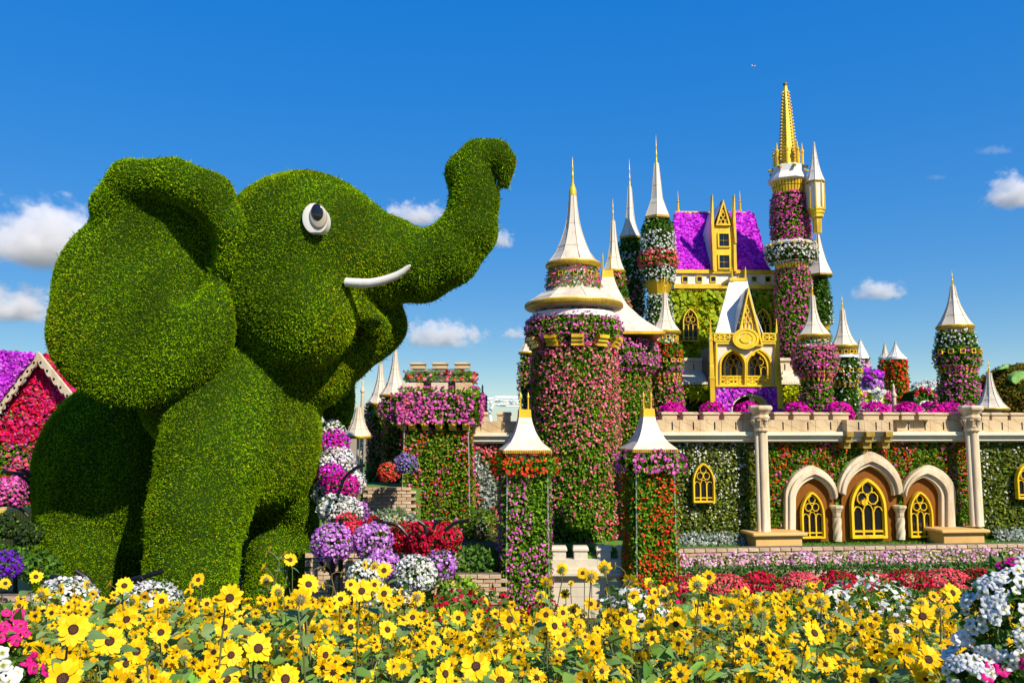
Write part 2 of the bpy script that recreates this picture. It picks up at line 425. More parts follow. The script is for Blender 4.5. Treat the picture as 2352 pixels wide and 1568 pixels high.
def sd_ell(P, c, r, rot=0, tilt=0):
    q = P - np.array(c)
    if rot or tilt:
        M = np.array(Matrix.Rotation(rot, 3, 'Y').to_3x3() @ Matrix.Rotation(tilt, 3, 'Z').to_3x3()); q = q @ M
    r = np.array(r); k0 = np.linalg.norm(q / r, axis=1); k1 = np.linalg.norm(q / (r * r), axis=1)
    return k0 * (k0 - 1) / np.maximum(k1, 1e-6)
def sd_cap(P, a, b, ra, rb):
    a, b = np.array(a), np.array(b); ba = b - a; t = np.clip(((P - a) @ ba) / (ba @ ba), 0, 1)
    return np.linalg.norm(P - a - t[:, None] * ba, axis=1) - (ra + (rb - ra) * t)
def EL(px, py, D, rx, rz, ry, rot=0, tilt=0):
    c = at(px, py, D); s_ = scl(py, D); return lambda P: sd_ell(P, c, (rx * s_, ry, rz * s_), math.radians(rot), math.radians(tilt))
def CP(*nodes):
    n_ = [(at(x, y, D), r * scl(y, D)) for x, y, D, r in nodes]
    def f(P):
        d = None
        for (a, ra), (b, rb) in zip(n_, n_[1:]):
            e = sd_cap(P, a, b, ra, rb); d = e if d is None else smin(d, e, .12)
        return d
    return f
def UNI(k, *fs):
    def f(P):
        d = fs[0](P)
        for g in fs[1:]: d = smin(d, g(P), k)
        return d
    return f
def SUB(k, f, g): return lambda P: smax(f(P), -g(P), k)
ED = 17.6
torso = UNI(.45, EL(350, 1060, ED + 1.8, 235, 215, 1.75), EL(600, 1000, ED + .1, 140, 190, 1.3), EL(252, 1075, ED + 1.7, 150, 195, 1.6),
            EL(500, 930, ED - .2, 170, 130, 1.45))
legs = UNI(.22, torso, CP((545, 900, ED - .7, 120), (492, 1040, ED - 1.15, 124), (456, 1180, ED - 1.45, 117), (440, 1300, ED - 1.6, 106), (436, 1450, ED - 1.6, 108)),
           CP((655, 1050, ED + .7, 88), (652, 1200, ED + .8, 80), (640, 1450, ED + .8, 90)),
           CP((228, 1080, ED + 1.6, 132), (212, 1250, ED + 1.4, 124), (202, 1470, ED + 1.4, 118)),
           CP((350, 1080, ED + 3.4, 120), (365, 1460, ED + 3.6, 105)))
head = UNI(.45, EL(705, 560, ED - .5, 188, 168, 1.55), EL(640, 640, ED - .4, 170, 200, 1.5), EL(690, 715, ED - .95, 138, 140, 1.15), EL(560, 800, ED + .2, 200, 190, 1.4),
           EL(690, 850, ED + .3, 130, 90, 1.1))
trunk = CP((790, 590, ED - .35, 150), (880, 600, ED - .4, 108), (960, 612, ED - .5, 86), (1030, 585, ED - .6, 75), (1078, 530, ED - .65, 68), (1090, 460, ED - .65, 60),
           (1078, 400, ED - .65, 57), (1100, 362, ED - .7, 45), (1140, 350, ED - .75, 34), (1158, 372, ED - .8, 32), (1160, 425, ED - .8, 20))
jaw = UNI(.16, CP((720, 850, ED + .2, 95), (785, 800, ED + .25, 82), (850, 755, ED + .2, 70)), CP((800, 690, ED - .1, 70), (850, 720, ED + .1, 74), (868, 745, ED + .15, 68), (850, 780, ED + .2, 55)), CP((812, 680, ED - .8, 24), (836, 716, ED - .8, 27), (862, 742, ED - .75, 28), (886, 754, ED - .7, 20)))
far_ear = EL(770, 890, ED + 2.4, 48, 105, .6, -8)
def _body(P):
    d = UNI(.28, legs, head)(P)
    d = smin(d, trunk(P), .22); d = smin(d, jaw(P), .1)
    d = smin(d, far_ear(P), .1)
    g = EL(640, 1240, ED - .4, 75, 62, .9)(P); d = smax(d, -g, .3)      # hollow under the chest, between the front legs
    return d + .05 + .018 * pn(P, 2.2) + .01 * pn(P, 6)
_earfold = CP((250, 470, ED - 1.75, 45), (300, 415, ED - 1.85, 50), (400, 412, ED - 2.0, 54), (480, 450, ED - 2.05, 58), (515, 520, ED - 1.95, 52), (515, 600, ED - 1.75, 42))
_earplate = UNI(.45, EL(322, 762, ED - 1.75, 204, 178, .55, 0, 12), EL(385, 510, ED - 1.5, 150, 135, .45, 0, 8), EL(278, 650, ED - 1.55, 152, 160, .5, 0, 10), EL(430, 740, ED - 1.75, 108, 150, .5))
def _ear(P):
    d = smin(_earplate(P), _earfold(P), .22)
    d = smax(d, -EL(440, 600, ED - 2.12, 40, 100, .42, 14)(P), .2)
    return d + .05 + .015 * pn(P, 2.4) + .01 * pn(P, 6)
def sdf_part(name, f, lo, hi, h, parent):
    V, Q = surface_nets(f, lo, hi, h)
    me = bpy.data.meshes.new(name); org = np.array(wloc(parent))
    me.from_pydata((V - org).tolist(), [], Q.tolist()); me.materials.append(CORE)
    for p in me.polygons: p.use_smooth = True
    o = link(name, me, parent)
    tri = np.concatenate([Q[:, [0, 1, 2]], Q[:, [0, 2, 3]]]); a, b, c = V[tri[:, 0]], V[tri[:, 1]], V[tri[:, 2]]
    cr = np.cross(b - a, c - a); ar = np.linalg.norm(cr, axis=1) / 2
    e = .03; G = np.stack([f(V + np.eye(3)[i] * e) - f(V - np.eye(3)[i] * e) for i in range(3)], 1); VN = unit(G)
    return o, V, tri, VN, ar, Q
EGREEN = [(.17, .34, .002), (.24, .42, .002), (.11, .26, .001), (.33, .47, .003), (.19, .38, .002)]
def fluff(name, parent, dat, dens, skip=None):
    _, V, tri, VN, ar, _q = dat
    cen = V[tri].mean(1); nn = VN[tri].mean(1); view = unit(np.array([0, 0, CAMH]) - cen)
    fc = (unit(nn) * view).sum(1); wgt = ar * np.where(fc > -.25, 1.0 + .5 * (fc < .35), .12)
    n = int(wgt.sum() * dens); i = RN.choice(len(ar), n, p=wgt / wgt.sum())
    r1 = np.sqrt(RN.uniform(0, 1, n)); r2 = RN.uniform(0, 1, n)
    bc = np.stack([1 - r1, r1 * (1 - r2), r1 * r2], 1)[:, :, None]
    P = (V[tri[i]] * bc).sum(1); Nn = unit((VN[tri[i]] * bc).sum(1))
    keep = P[:, 2] > .1
    P, Nn = P[keep], Nn[keep]; n = len(P)
    lush = .5 + .5 * np.clip(pn(P, 2.6), -1, 1)
    ch = []
    for k, (L, W, sp) in enumerate(((.052, .030, .75), (.048, .034, .95), (.045, .036, 1.1))):
        V_, F_, C_ = sprigs(P - Nn * .02, Nn, L, W, EGREEN, sp, .3 if k else .1, .22)
        dry = (RN.uniform(0, 1, n) < .06 + .34 * np.clip(pn(P + 3, 1.3) - .15, 0, 1))[:, None]
        C_ = np.where(dry, C_ * np.array([1.8, 1.05, 1.3]), C_) * (.68 + .55 * lush[:, None])
        ch.append((V_, F_, C_))
    m = RN.uniform(0, 1, n) < .02                                     # longer stray sprigs
    ch.append(leafs(P[m], Nn[m],     .10, .014, EGREEN, .6, .2))
    return np_obj(name, parent, ch)
ele = thing('topiary_elephant', (at(400, 1300, ED).x, ED, 0), 'giant green topiary elephant with raised trunk, white tusk and big eye', 'topiary elephant')
bd = sdf_part('body', _body, (-11, 14.4, -.2), (1.0, 22.5, 11.2), .11, ele)
ed = sdf_part('ear', _ear, (-11, 14.2, 3.2), (-4.6, 18.2, 10.8), .09, ele)
fluff('trimmed_foliage', bd[0], bd, 2500)
fluff('trimmed_foliage', ed[0], ed, 2600)
from mathutils.bvhtree import BVHTree
_bv = BVHTree.FromPolygons([Vector(v) for v in bd[1]], bd[5].tolist())
def hit(px, py):
    d = ray(px, py).normalized(); r = _bv.ray_cast(Vector((0, 0, CAMH)), d); return r[0]
# eye: flat-bottomed white oval shell, grey ring and glossy black pupil stacked on it
_h = hit(724, 510); EYD = _h.y - .10
def eye_shell(cx, cy, rx, ry, y0, y1, flat=None, lean=0):
    s_ = scl(cy, EYD); c = at(cx, cy, EYD); out = []
    for ring, (f_, yy) in enumerate(((1, y0), (1, y1 + .03), (.97, y1 + .008), (.8, y1 - .004), (.2, y1 - .012))):
        for k in range(32):
            a = 2 * math.pi * k / 32; x = math.cos(a) * rx * f_; z = math.sin(a) * ry * f_
            if flat is not None and z < -flat * f_: z = -flat * f_
            x += lean * z
            out.append((c.x + x * s_, EYD + yy, c.z + z * s_))
    fs = [(i * 32 + k, i * 32 + (k + 1) % 32, (i + 1) * 32 + (k + 1) % 32, (i + 1) * 32 + k) for i in range(4) for k in range(32)]
    fs.append(tuple(range(128, 160))); return MB().add(out, fs)
GREYP = mat('grey eye ring', (.36, .32, .24), .35)
PUPIL = mat('glossy black pupil', (.012, .013, .018), .06)
eye = eye_shell(725, 504, 29.5, 37, .30, -.07, 33, -.08).build('eye', WHITEP, ele, smooth=True)
eye_shell(734, 499, 19.5, 28, -.06, -.125, None, -.10).build('iris', GREYP, eye, smooth=True)
eye_shell(733, 491, 13.2, 19.5, -.10, -.165, None, -.12).build('pupil', PUPIL, eye, smooth=True)
_tc = [(795, 648), (812, 649.5), (832, 650.5), (852, 650), (872, 646), (892, 640), (912, 632), (928, 622), (938, 613), (942, 609)]
_tr = [10.8, 11, 11, 10.8, 10.3, 9.6, 8.6, 7.2, 5.2, 2]
MB().tube([at(x, y, ED - 1.55 - .35 * i / 9) for i, (x, y) in enumerate(_tc)], [r * scl(640, ED - 1.7) for r in _tr], 14).build('tusk', WHITEP, ele, smooth=True)
# ---------------------------------------------------------------- ground and terraces
def ground_h(x, y):
    if y < 8.6: return 2.05 - .07 * max(0, y - 1)
    if y < 10.2: return 1.52 * (1 - (y - 8.6) / 1.6)
    return 0
def build_ground():
    xs = [-1500, -300, -60] + [-24 + i * 1.5 for i in range(33)] + [60, 300, 1500]
    ys = [-60, -8, 0, 1, 2, 3, 4, 5, 6, 7, 8, 8.6, 9, 9.4, 9.8, 10.2, 11, 13, 16, 20, 30, 60, 150, 500, 3000]
    m = MB(); n = len(xs)
    m.add([(x, y, ground_h(x, y) - .01) for y in ys for x in xs], [(j * n + i, j * n + i + 1, (j + 1) * n + i + 1, (j + 1) * n + i) for j in range(len(ys) - 1) for i in range(n - 1)])
    def g(t, b):
        a = noise(t, .35, 6); f = noise(t, 9, 4)
        t.links.new(mixc(t, ramp(t, a, [(.45, (0, 0, 0)), (.6, (1, 1, 1))]), ramp(t, f, [(.3, (.03, .022, .015)), (.7, (.085, .06, .04))]), ramp(t, f, [(.3, (.03, .06, .01)), (.7, (.08, .13, .03))])), b.inputs['Base Color'])
        bump(t, b, f, .8, .05)
    m.build('ground', mat('garden soil and turf', rough=.95, build=g))['kind'] = 'structure'
build_ground()
TZ = 1.28
def _grass(t, b):
    f = noise(t, 22, 5); a = noise(t, 1.3, 4)
    t.links.new(mixc(t, a, ramp(t, f, [(.3, (.05, .14, .012)), (.7, (.14, .30, .03))]), (.12, .2, .03)), b.inputs['Base Color']); bump(t, b, f, 1, .03)
GRASS = mat('lawn', rough=.9, build=_grass)
WALLX = Vector((1, .105, 0)).normalized()
WF = Fr((at(1752, 985, 20.0).x, 20.0, 0), WALLX)                    # the long castle wall on the right
def terrace():
    m = MB(); a = WF(-4.6, 0, 1.25); b = WF(22, 0, 1.25)
    pts = [(-14, 23.4), (-14, 80), (60, 80), (b.x, b.y), (a.x, a.y), (a.x, 20.2), (-5.5, 20.2), (-5.5, 23.4)]
    k = len(pts); m.add([(x, y, 0) for x, y in pts] + [(x, y, TZ) for x, y in pts], [tuple(range(k, 2 * k))] + [(i, (i + 1) % k, k + (i + 1) % k, k + i) for i in range(k)])
    m.build('castle_terrace', GRASS)['kind'] = 'structure'
    W = WF; P, Nn = S_quad(W(-4.6, TZ, .0), W(11, TZ, .0), W(11, TZ, 1.22), W(-4.6, TZ, 1.22), (0, 0, 1))(900)
    o = np_obj('lawn_grass', None, [leafs(P, Nn, .07, .012, [(.14, .32, .03), (.18, .38, .04), (.10, .24, .02)], .45)]); 
terrace()

SEAM = mat('seam sealant', (.52, .46, .36), .6)
# ---------------------------------------------------------------- tower kit
class Tower:
    def __init__(s, name, px, py, D, label, group='flower covered castle towers', cat='tower', base=TZ):
        s.D = D; p = at(px, py, D); s.x = p.x; s.c = (p.x, D)
        s.root = thing(name, (p.x, D, base), label, cat, group); s.base = base
    def z(s, py): return zz(py, s.D)
    def r(s, hw, py): return hw * scl(py, s.D)
    def prof(s, pts): return [(s.r(hw, py) if hw is not None else 0, s.z(py)) for py, hw in pts]
    def lathe(s, name, pts, m, n=24, rot=0, smooth=True, parent=None, tozero=False):
        pr = s.prof(pts)
        if tozero: pr = pr + [(pr[-1][0], s.base)]
        if pr[0][1] > pr[-1][1]: pr = pr[::-1]
        return MB().lathe(pr, s.c, n, rot).build(name, m, parent or s.root, smooth)
    def cone(s, pts, n=8, rot=.35, mt=None, name='cone_roof'):
        """flared tent roof: given outline, resampled for a smooth curve"""
        ys = [p[0] for p in pts]; hs_ = [p[1] for p in pts]; q = []
        for i in range(13):
            y = ys[0] + (ys[-1] - ys[0]) * i / 12; q.append((y, float(np.interp(y, ys, hs_))))
        o = s.lathe(name, q, mt or CREAM, n, rot, False)
        m = MB(); zs = [(s.r(h, y), s.z(y)) for y, h in q]
        for k in range(n):
            a = rot + 2 * math.pi * k / n
            if -3.7 < (a - 2 * math.pi if a > 1.2 else a) < .6: m.tube([(s.c[0] + r * math.cos(a), s.c[1] + r * math.sin(a), z_) for r, z_ in zs[::2] + zs[-1:]], .011, 4)
        for f in (5, 9):
            r, z_ = zs[f]; r *= math.cos(math.pi / n) * 1.0
            m.tube([(s.c[0] + zs[f][0] * 1.004 * math.cos(rot + 2 * math.pi * k / n), s.c[1] + zs[f][0] * 1.004 * math.sin(rot + 2 * math.pi * k / n), z_) for k in range(n + 1)], .009, 4)
        m.build('panel_seam', SEAM, o)['kind'] = 'stuff'
        return o
    def finial(s, tip, base, w=3.2, ball=True):
        h = base - tip
        pts = [(tip, .25), (tip + h * .35, w * .28), (tip + h * .38, w * .55), (tip + h * .42, w * .35), (tip + h * .62, w * .45), (tip + h * .65, w * .8), (tip + h * .7, w * .5), (tip + h * .93, w * .7), (tip + h * .95, w * 1.15), (base, w * 1.15)]
        return s.lathe('finial', pts, GOLD, 10)
    def rim(s, y0, y1, hw, n=32):
        r0 = s.lathe('roof_rim', [(y0, hw), (y0 + (y1 - y0) * .15, hw + .6), (y1 - (y1 - y0) * .3, hw + .6), (y1, hw * .985)], GOLD, n)
        m = MB(); rr = s.r(hw + .8, y0); za, zb = s.z(y0 + (y1 - y0) * .25), s.z(y0 + (y1 - y0) * .75); k = max(24, int(hw * 1.1))
        for i in range(k):
            a = -math.pi * 1.15 + 1.3 * math.pi * i / k; da = .32 * 1.3 * math.pi / k
            p = [(s.c[0] + q * math.cos(a + e), s.c[1] + q * math.sin(a + e), z_) for z_ in (zb, za) for q in (rr - .03, rr + .012) for e in (-da, da)]
            m.hexa([p[0], p[1], p[2], p[3], p[4], p[5], p[6], p[7]])
        m.build('key_pattern', OLDGOLD, r0)['kind'] = 'stuff'
        return r0
    def skin(s, pts, leaf, fl, thick=None, core=True, tozero=False, name='flower_cover', a0=-3.7, a1=.55, star=False):
        th = thick if thick is not None else .07
        pr = [(max(.02, r - th), z_) for r, z_ in s.prof(pts)]
        if tozero: pr = pr + [(pr[-1][0], s.base)]
        if core: MB().lathe(pr if pr[0][1] < pr[-1][1] else pr[::-1], s.c, 20).build('planting_frame', CORE, s.root, True)
        return cover(name, s.root, S_lathe(pr, s.c, a0, a1), leaf, fl, th, star)
    def windows(s, py, hw, n, size=9, a0=-2.75, a1=-.4, tall=1.0):
        """little square gold framed openings round a drum"""
        r_ = s.r(hw, py); z_ = s.z(py); w_ = s.r(size, py) / 2
        for i in range(n):
            a = a0 + (a1 - a0) * (i / (n - 1) if n > 1 else .5)
            o = Vector((s.c[0] + r_ * math.cos(a), s.c[1] + r_ * math.sin(a), 0)); fr = Fr(o, (-math.sin(a), math.cos(a)))
            if fr.n.dot(Vector((math.cos(a), math.sin(a), 0))) < 0: fr.n = -fr.n
            sq = lambda k: [(-k, z_ - k * tall), (k, z_ - k * tall), (k, z_ + k * tall), (-k, z_ + k * tall)]
            f = MB().band(fr, sq(w_), sq(w_ * .74), -.05, .035).build('window', YELLOW, s.root)
            MB().ext(fr, sq(w_ * .75), -.04, .005).build('pane', GLASS, f)
    def corbels(s, y0, y1, hw, n, w=4, out=6, a0=-3.3, a1=.15, mt=None):
        for i in range(n):
            a = a0 + (a1 - a0) * i / (n - 1); ra = s.r(hw, y0); z0, z1 = s.z(y0), s.z(y1); ww = s.r(w, y0) / 2; oo = s.r(out, y0)
            o = Vector((s.c[0] + ra * math.cos(a), s.c[1] + ra * math.sin(a), 0)); fr = Fr(o, (-math.sin(a), math.cos(a)))
            if fr.n.dot(Vector((math.cos(a), math.sin(a), 0))) < 0: fr.n = -fr.n
            h = z0 - z1; m = MB()
            for (f0, f1, e) in ((0, .3, 1), (.32, .62, .66), (.64, 1, .34)):
                m.ext(fr, [(-ww, z0 - f1 * h), (ww, z0 - f1 * h), (ww, z0 - f0 * h), (-ww, z0 - f0 * h)], -.1, oo * e)
            m.build('corbel', mt or GOLD, s.root)
    def slats(s, y0, y1, hw0, hw1, rows, n=12, rot=.2, name='corbel_ring', mt=None):
        """stacked gold boards stepping in towards the bottom"""
        for i in range(rows):
            a, b = i / rows, (i + .86) / rows
            s.lathe('gold_board', [(y0 + (y1 - y0) * a, hw0 + (hw1 - hw0) * a), (y0 + (y1 - y0) * b, hw0 + (hw1 - hw0) * b - .2)], mt or GOLD, n, rot, False)
        s.lathe('corbel_core', [(y0 + .5, hw0 * .94), (y1 - .5, hw1 * .92)], OLDGOLD, n, rot, False)
    def cage(s, y0, y1, hw0, hw1, n=22):
        """gold blocks in two rows round a dark drum"""
        s.lathe('gallery_drum', [(y0, hw0 * .93), (y1, hw1 * .93)], OLDGOLD, 24)
        for row, (f0, f1) in enumerate(((.05, .47), (.53, .95))):
            for i in range(n):
                a = -3.5 + 3.86 * i / (n - 1); ya, yb = y0 + (y1 - y0) * f0, y0 + (y1 - y0) * f1
                ha, hb = hw0 + (hw1 - hw0) * f0, hw0 + (hw1 - hw0) * f1; e = .36 * 3.86 / n; p = []
                for (y_, h_) in ((yb, hb), (ya, ha)):
                    for q in (.9, 1.0):
                        for g in (-e, e): p.append((s.c[0] + s.r(h_ * q, y_) * math.cos(a + g), s.c[1] + s.r(h_ * q, y_) * math.sin(a + g), s.z(y_)))
                MB().hexa(p).build('gold_block', GOLD, s.root)
def LF(D, cols=GREEN, d=1.0, k=1.0):
    q = D / 20.0; return (760 * d / q ** 1.6, .080 * q ** .8 * k, .056 * q ** .8 * k, cols)
def FL(D, cols, d=1.0, patch=.6, k=1.0, mask=None):
    q = D / 20.0; f = (150 * d / q ** 1.5, .054 * q ** .75 * k, cols, patch)
    return f + (mask,) if mask else f

# main round tower with two skirted roofs
T = Tower('round_tower', 1320, 1000, 21.3, 'big round pink flowered tower with a wide double skirted cream roof behind the gate')
T.finial(360, 428, 4.2); T.lathe('gilded_bulb', [(449, 8.6), (440, 8.8), (434, 7.4), (428, 5)], GOLD, 16)
T.cone([(449, 8.2), (480, 11), (515, 16), (547, 26), (580, 40), (602, 54), (609, 62)], 8, .2)
T.rim(605, 617, 62, 40)
T.lathe('lantern_drum', [(612, 52), (666, 50)], WHITEP, 24)
T.windows(636, 56, 5, 11)
T.skin([(620, 56), (640, 61), (663, 63)], LF(21, d=.9), [FL(21, PINK, 1.6, .7)], .09, core=False)
T.cone([(655, 43), (668, 62), (685, 88), (700, 111)], 8, .2, name='skirt_roof')
T.rim(698, 711, 111, 56)
T.lathe('soffit', [(710, 109), (716, 84), (718, 80)], CREAM, 40)
T.lathe('upper_drum', [(700, 80), (735, 82)], CORE, 28)
T.windows(713, 84, 6, 15, tall=.75)
T.skin([(706, 84), (728, 88)], LF(21, d=.9), [FL(21, PINK, .7, .9)], .07, core=False)
T.lathe('gallery_rail', [(722, 96), (724.5, 97), (725, 97), (735, 96)], WSTEEL, 36)
T.skin([(733, 94), (742, 106), (752, 112), (768, 112), (782, 105), (788, 97)], LF(21), [FL(21, MAUVE, 1.6, .6), FL(21, PINK, .3, .8)], .13)
T.corbels(779, 803, 97, 7, 27, 15)
T.skin([(792, 96), (850, 99), (1000, 101), (1150, 102), (1256, 102)], LF(21, d=1.1), [FL(21, PINK, 1.5, .5, 1.0, lambda P: RN.uniform(0, 1, len(P)) < np.clip((P[:, 2] - 1.0) / 3.6, .15, 1)),
        FL(21, ROSE, .8, .5, 1, lambda P: RN.uniform(0, 1, len(P)) < np.clip((P[:, 0] - T.x + .3) * .8, 0, 1))], .1, tozero=True)
# tented square tower behind it
T2 = Tower('tent_tower', 1397, 800, 24.5, 'tower under broad square tent roof with gold spikes, behind the big round tower')
def pyramid(t, pts, mt, name='tent_roof', rot=math.pi / 4):
    ys = [p[0] for p in pts]; hs_ = [p[1] for p in pts]
    q = [(ys[0] + (ys[-1] - ys[0]) * i / 10, float(np.interp(ys[0] + (ys[-1] - ys[0]) * i / 10, ys, hs_)) * 1.414) for i in range(11)]
    return t.lathe(name, q, mt, 4, rot, False)
pyramid(T2, [(637, 13), (660, 19), (702, 37), (740, 68), (765, 98), (774, 110)], CREAM)
T2.lathe('gold_cap', [(622, 12 * 1.414), (639, 13.5 * 1.414)], GOLD, 4, math.pi / 4, False)
T2.lathe('tent_border', [(773, 111 * 1.414), (779, 111 * 1.414)], GOLD, 4, math.pi / 4, False)
for dx in (-10, 8):
    s_ = T2.r(1, 600); MB().tube([(T2.x + dx * s_, T2.D, T2.z(624)), (T2.x + dx * s_, T2.D, T2.z(590)), (T2.x + dx * s_, T2.D, T2.z(580))], [.022, .018, .003], 6).build('spike', GOLD, T2.root)
T2.skin([(779, 80), (790, 106), (815, 116), (842, 112), (850, 98)], LF(24), [FL(24, MAUVE, 2.4, .4), FL(24, RED, .25, .9, 1, lambda P: P[:, 2] > T2.z(800))], .12)
T2.skin([(845, 94), (900, 96), (960, 98)], LF(24), [FL(24, ROSE, .8, .5)], .08, tozero=True)
T2.lathe('post', [(770, 4), (820, 4)], STEEL, 8)
# slim pale cones behind
T3 = Tower('slim_tower', 1410, 650, 27, 'slim tower with a narrow cream cone and coral pink flowers behind the tent roof')
T3.finial(455, 508, 2.6); T3.cone([(508, 4.6), (540, 7), (575, 11), (605, 18), (622, 25)]); T3.rim(621, 628, 25)
T3.skin([(628, 22), (640, 26), (662, 28)], LF(27), [FL(27, ROSE, 2, .4)], .07)
T3.skin([(660, 27), (690, 36)], LF(27, DKGREEN, 1.2), [], .1)
T3.skin([(688, 34), (720, 40), (750, 42)], LF(27), [FL(27, ROSE, 1.6, .5)], .09, tozero=True)
T4 = Tower('flower_tower', 1449, 600, 29, 'tower with a faceted white spire, mossy top and white flowers, left of its taller neighbour')
T4.finial(365, 431, 2.8); T4.cone([(431, 4.5), (465, 7), (504, 10.5), (525, 17), (546, 26.5)], 6, .25); T4.lathe('eave', [(545, 27), (549, 27), (551, 25)], OLDGOLD, 6, .25, False)
T4.skin([(550, 23), (562, 28), (585, 29)], LF(29, DKGREEN), [], .07)
T4.skin([(583, 29), (620, 30), (650, 31)], LF(29, DKGREEN), [FL(29, WHITE, 1.8, .4)], .07)
T4.skin([(648, 32), (690, 30), (720, 28)], LF(29, DKGREEN), [FL(29, MAUVE, .7, .5), FL(29, WHITE, .4, .6)], .07)
T4.slats(690, 720, 25, 19, 4); T4.skin([(716, 26), (800, 28)], LF(29, DKGREEN), [FL(29, WHITE, .5, .5)], .06, tozero=True)
T5 = Tower('flower_tower', 1512, 600, 27.6, 'tall faceted white spire tower with white flowers and red belt beside the violet roof')
T5.finial(310, 377, 2.8); T5.cone([(376, 5.6), (415, 10), (458, 14.5), (478, 22), (500, 31)], 6, .3); T5.lathe('eave', [(499, 32), (504, 32), (506, 30)], OLDGOLD, 6, .3, False)
T5.skin([(505, 26), (520, 36), (538, 38)], LF(27, DKGREEN), [FL(27, WHITE, .1, .9)], .09)
T5.skin([(535, 36), (560, 38), (588, 40)], LF(27, DKGREEN, .8), [FL(27, WHITE, 2.6, .45)], .08)
T5.skin([(582, 40), (593, 45), (606, 45), (613, 40)], LF(27, GREEN, .7), [FL(27, CORAL, 3.2, .3)], .08)
T5.skin([(610, 39), (630, 37), (649, 34)], LF(27, DKGREEN, .8), [FL(27, WHITE, 2.2, .5)], .08)
T5.slats(647, 681, 33, 21, 8)
T5.skin([(679, 25), (720, 30), (770, 31)], LF(27, DKGREEN, .9), [FL(27, WHITE, 1.6, .5)], .07, tozero=True)
# small lantern towers either side of the gatehouse
def lantern_tower(px, py, D, lab, tip, c0, c1, hw, bands, axis2=None):
    t = Tower('lantern_tower', px, py, D, lab)
    t.finial(tip, c0, 2.6); t.cone([(c0, 4.8), (c0 + (c1 - c0) * .35, 7.5), (c0 + (c1 - c0) * .65, 14), (c0 + (c1 - c0) * .85, hw * .7), (c1, hw)], 8, .3)
    t.rim(c1 - 1, c1 + 7, hw)
    t.lathe('lantern', [(c1 + 5, hw * .72), (c1 + 30, hw * .72)], WHITEP, 20)
    return t
A = lantern_tower(1531, 860, 25, 'small tower with cream cone, red flower belt and mauve flowers, left of the golden gatehouse', 632, 673, 761, 33, None)
A.skin([(778, 27), (792, 32)], LF(25, d=.7), [FL(25, WHITE, 1.5, .5)], .06, core=False)
A.windows(776, 26, 5, 9)
A.skin([(788, 32), (800, 38), (822, 40), (826, 36)], LF(25), [FL(25, RED, 2.2, .5)], .1)
A.windows(829, 36, 6, 9)
A.skin([(828, 36), (838, 39), (852, 37), (866, 30)], LF(25), [FL(25, MAUVE, 2.0, .5)], .1)
A.corbels(858, 878, 29, 11, 4, 5)
A.skin([(862, 31), (900, 36), (945, 38)], LF(25), [FL(25, HOT, 1.2, .5), FL(25, ROSE, .5, .5)], .08, tozero=True)
B = lantern_tower(1873, 860, 25, 'small tower with cream cone over a bulging pink flower gallery, right of the golden gatehouse', 637, 679, 770, 36, None)
B.windows(781, 28, 5, 9)
B.skin([(779, 29), (790, 35), (803, 38)], LF(25, d=.9), [FL(25, WHITE, 2.4, .5)], .08, core=False)
B.skin([(797, 40), (812, 49), (830, 52), (848, 49), (862, 38)], LF(25), [FL(25, HOT, 2.6, .35), FL(25, ROSE, .6, .5)], .12)
B.corbels(850, 876, 34, 12, 4, 6)
B.skin([(862, 33), (900, 36), (945, 37)], LF(25), [FL(25, HOT, 1.4, .45)], .08, tozero=True)
Cc = lantern_tower(1940, 830, 26.5, 'small cream coned white flowered tower between the pink gallery and twin towers', 677, 711, 794, 30, None)
Cc.windows(809, 25, 6, 9); Cc.lathe('gallery_rail', [(816, 29), (818, 30), (822, 30)], WSTEEL, 24)
Cc.skin([(816, 26), (828, 33), (850, 36), (872, 33), (880, 26)], LF(26, DKGREEN, .9), [FL(26, WHITE, 1.6, .6), FL(26, ROSE, .6, .9, 1, lambda P: P[:, 2] < Cc.z(856))], .1)
Cc.windows(852, 36, 5, 9); Cc.corbels(872, 890, 24, 9, 4, 5)
Cc.skin([(880, 24), (945, 26)], LF(26, DKGREEN), [FL(26, WHITE, .5, .6)], .06, tozero=True)
# tall gold spire tower
G = Tower('spire_tower', 1817, 560, 29, 'tallest tower with a ribbed golden spire, magenta flowers and a white flower ring')
G.lathe('spire', [(192, 5), (199, 4.5), (200, 4), (212, 5.5), (240, 9), (300, 14), (340, 17.5), (384, 20)], GOLD, 8, .39, False)
G.lathe('spire_tip', [(191, 3.6), (193, 5.4), (196, 5.4), (198, 4)], mat('burnt bronze', (.12, .07, .02), .5, .5), 8, .39, False)
for i in range(22):
    y_ = 213 + i * 7.4; h_ = float(np.interp(y_, [200, 212, 240, 300, 340, 384], [4, 5.5, 9, 14, 17.5, 20])); m = MB()
    for k in range(8):
        a = .39 + k * math.pi / 4; r_ = G.r(h_ + 1.6, y_); z_ = G.z(y_); q = G.r(2.1, y_)
        c0 = (G.c[0] + r_ * math.cos(a), G.c[1] + r_ * math.sin(a)); m.box((c0[0] - q * .6, c0[1] - q * .6, z_ - q * .55), (c0[0] + q * .6, c0[1] + q * .6, z_ + q * .75))
    m.build('crocket_ring', GOLD, G.root)
    G.lathe('spire_course', [(y_ + 4.4, h_ + .95), (y_ + 5.2, h_ + 1.1)], OLDGOLD, 8, .39, False)
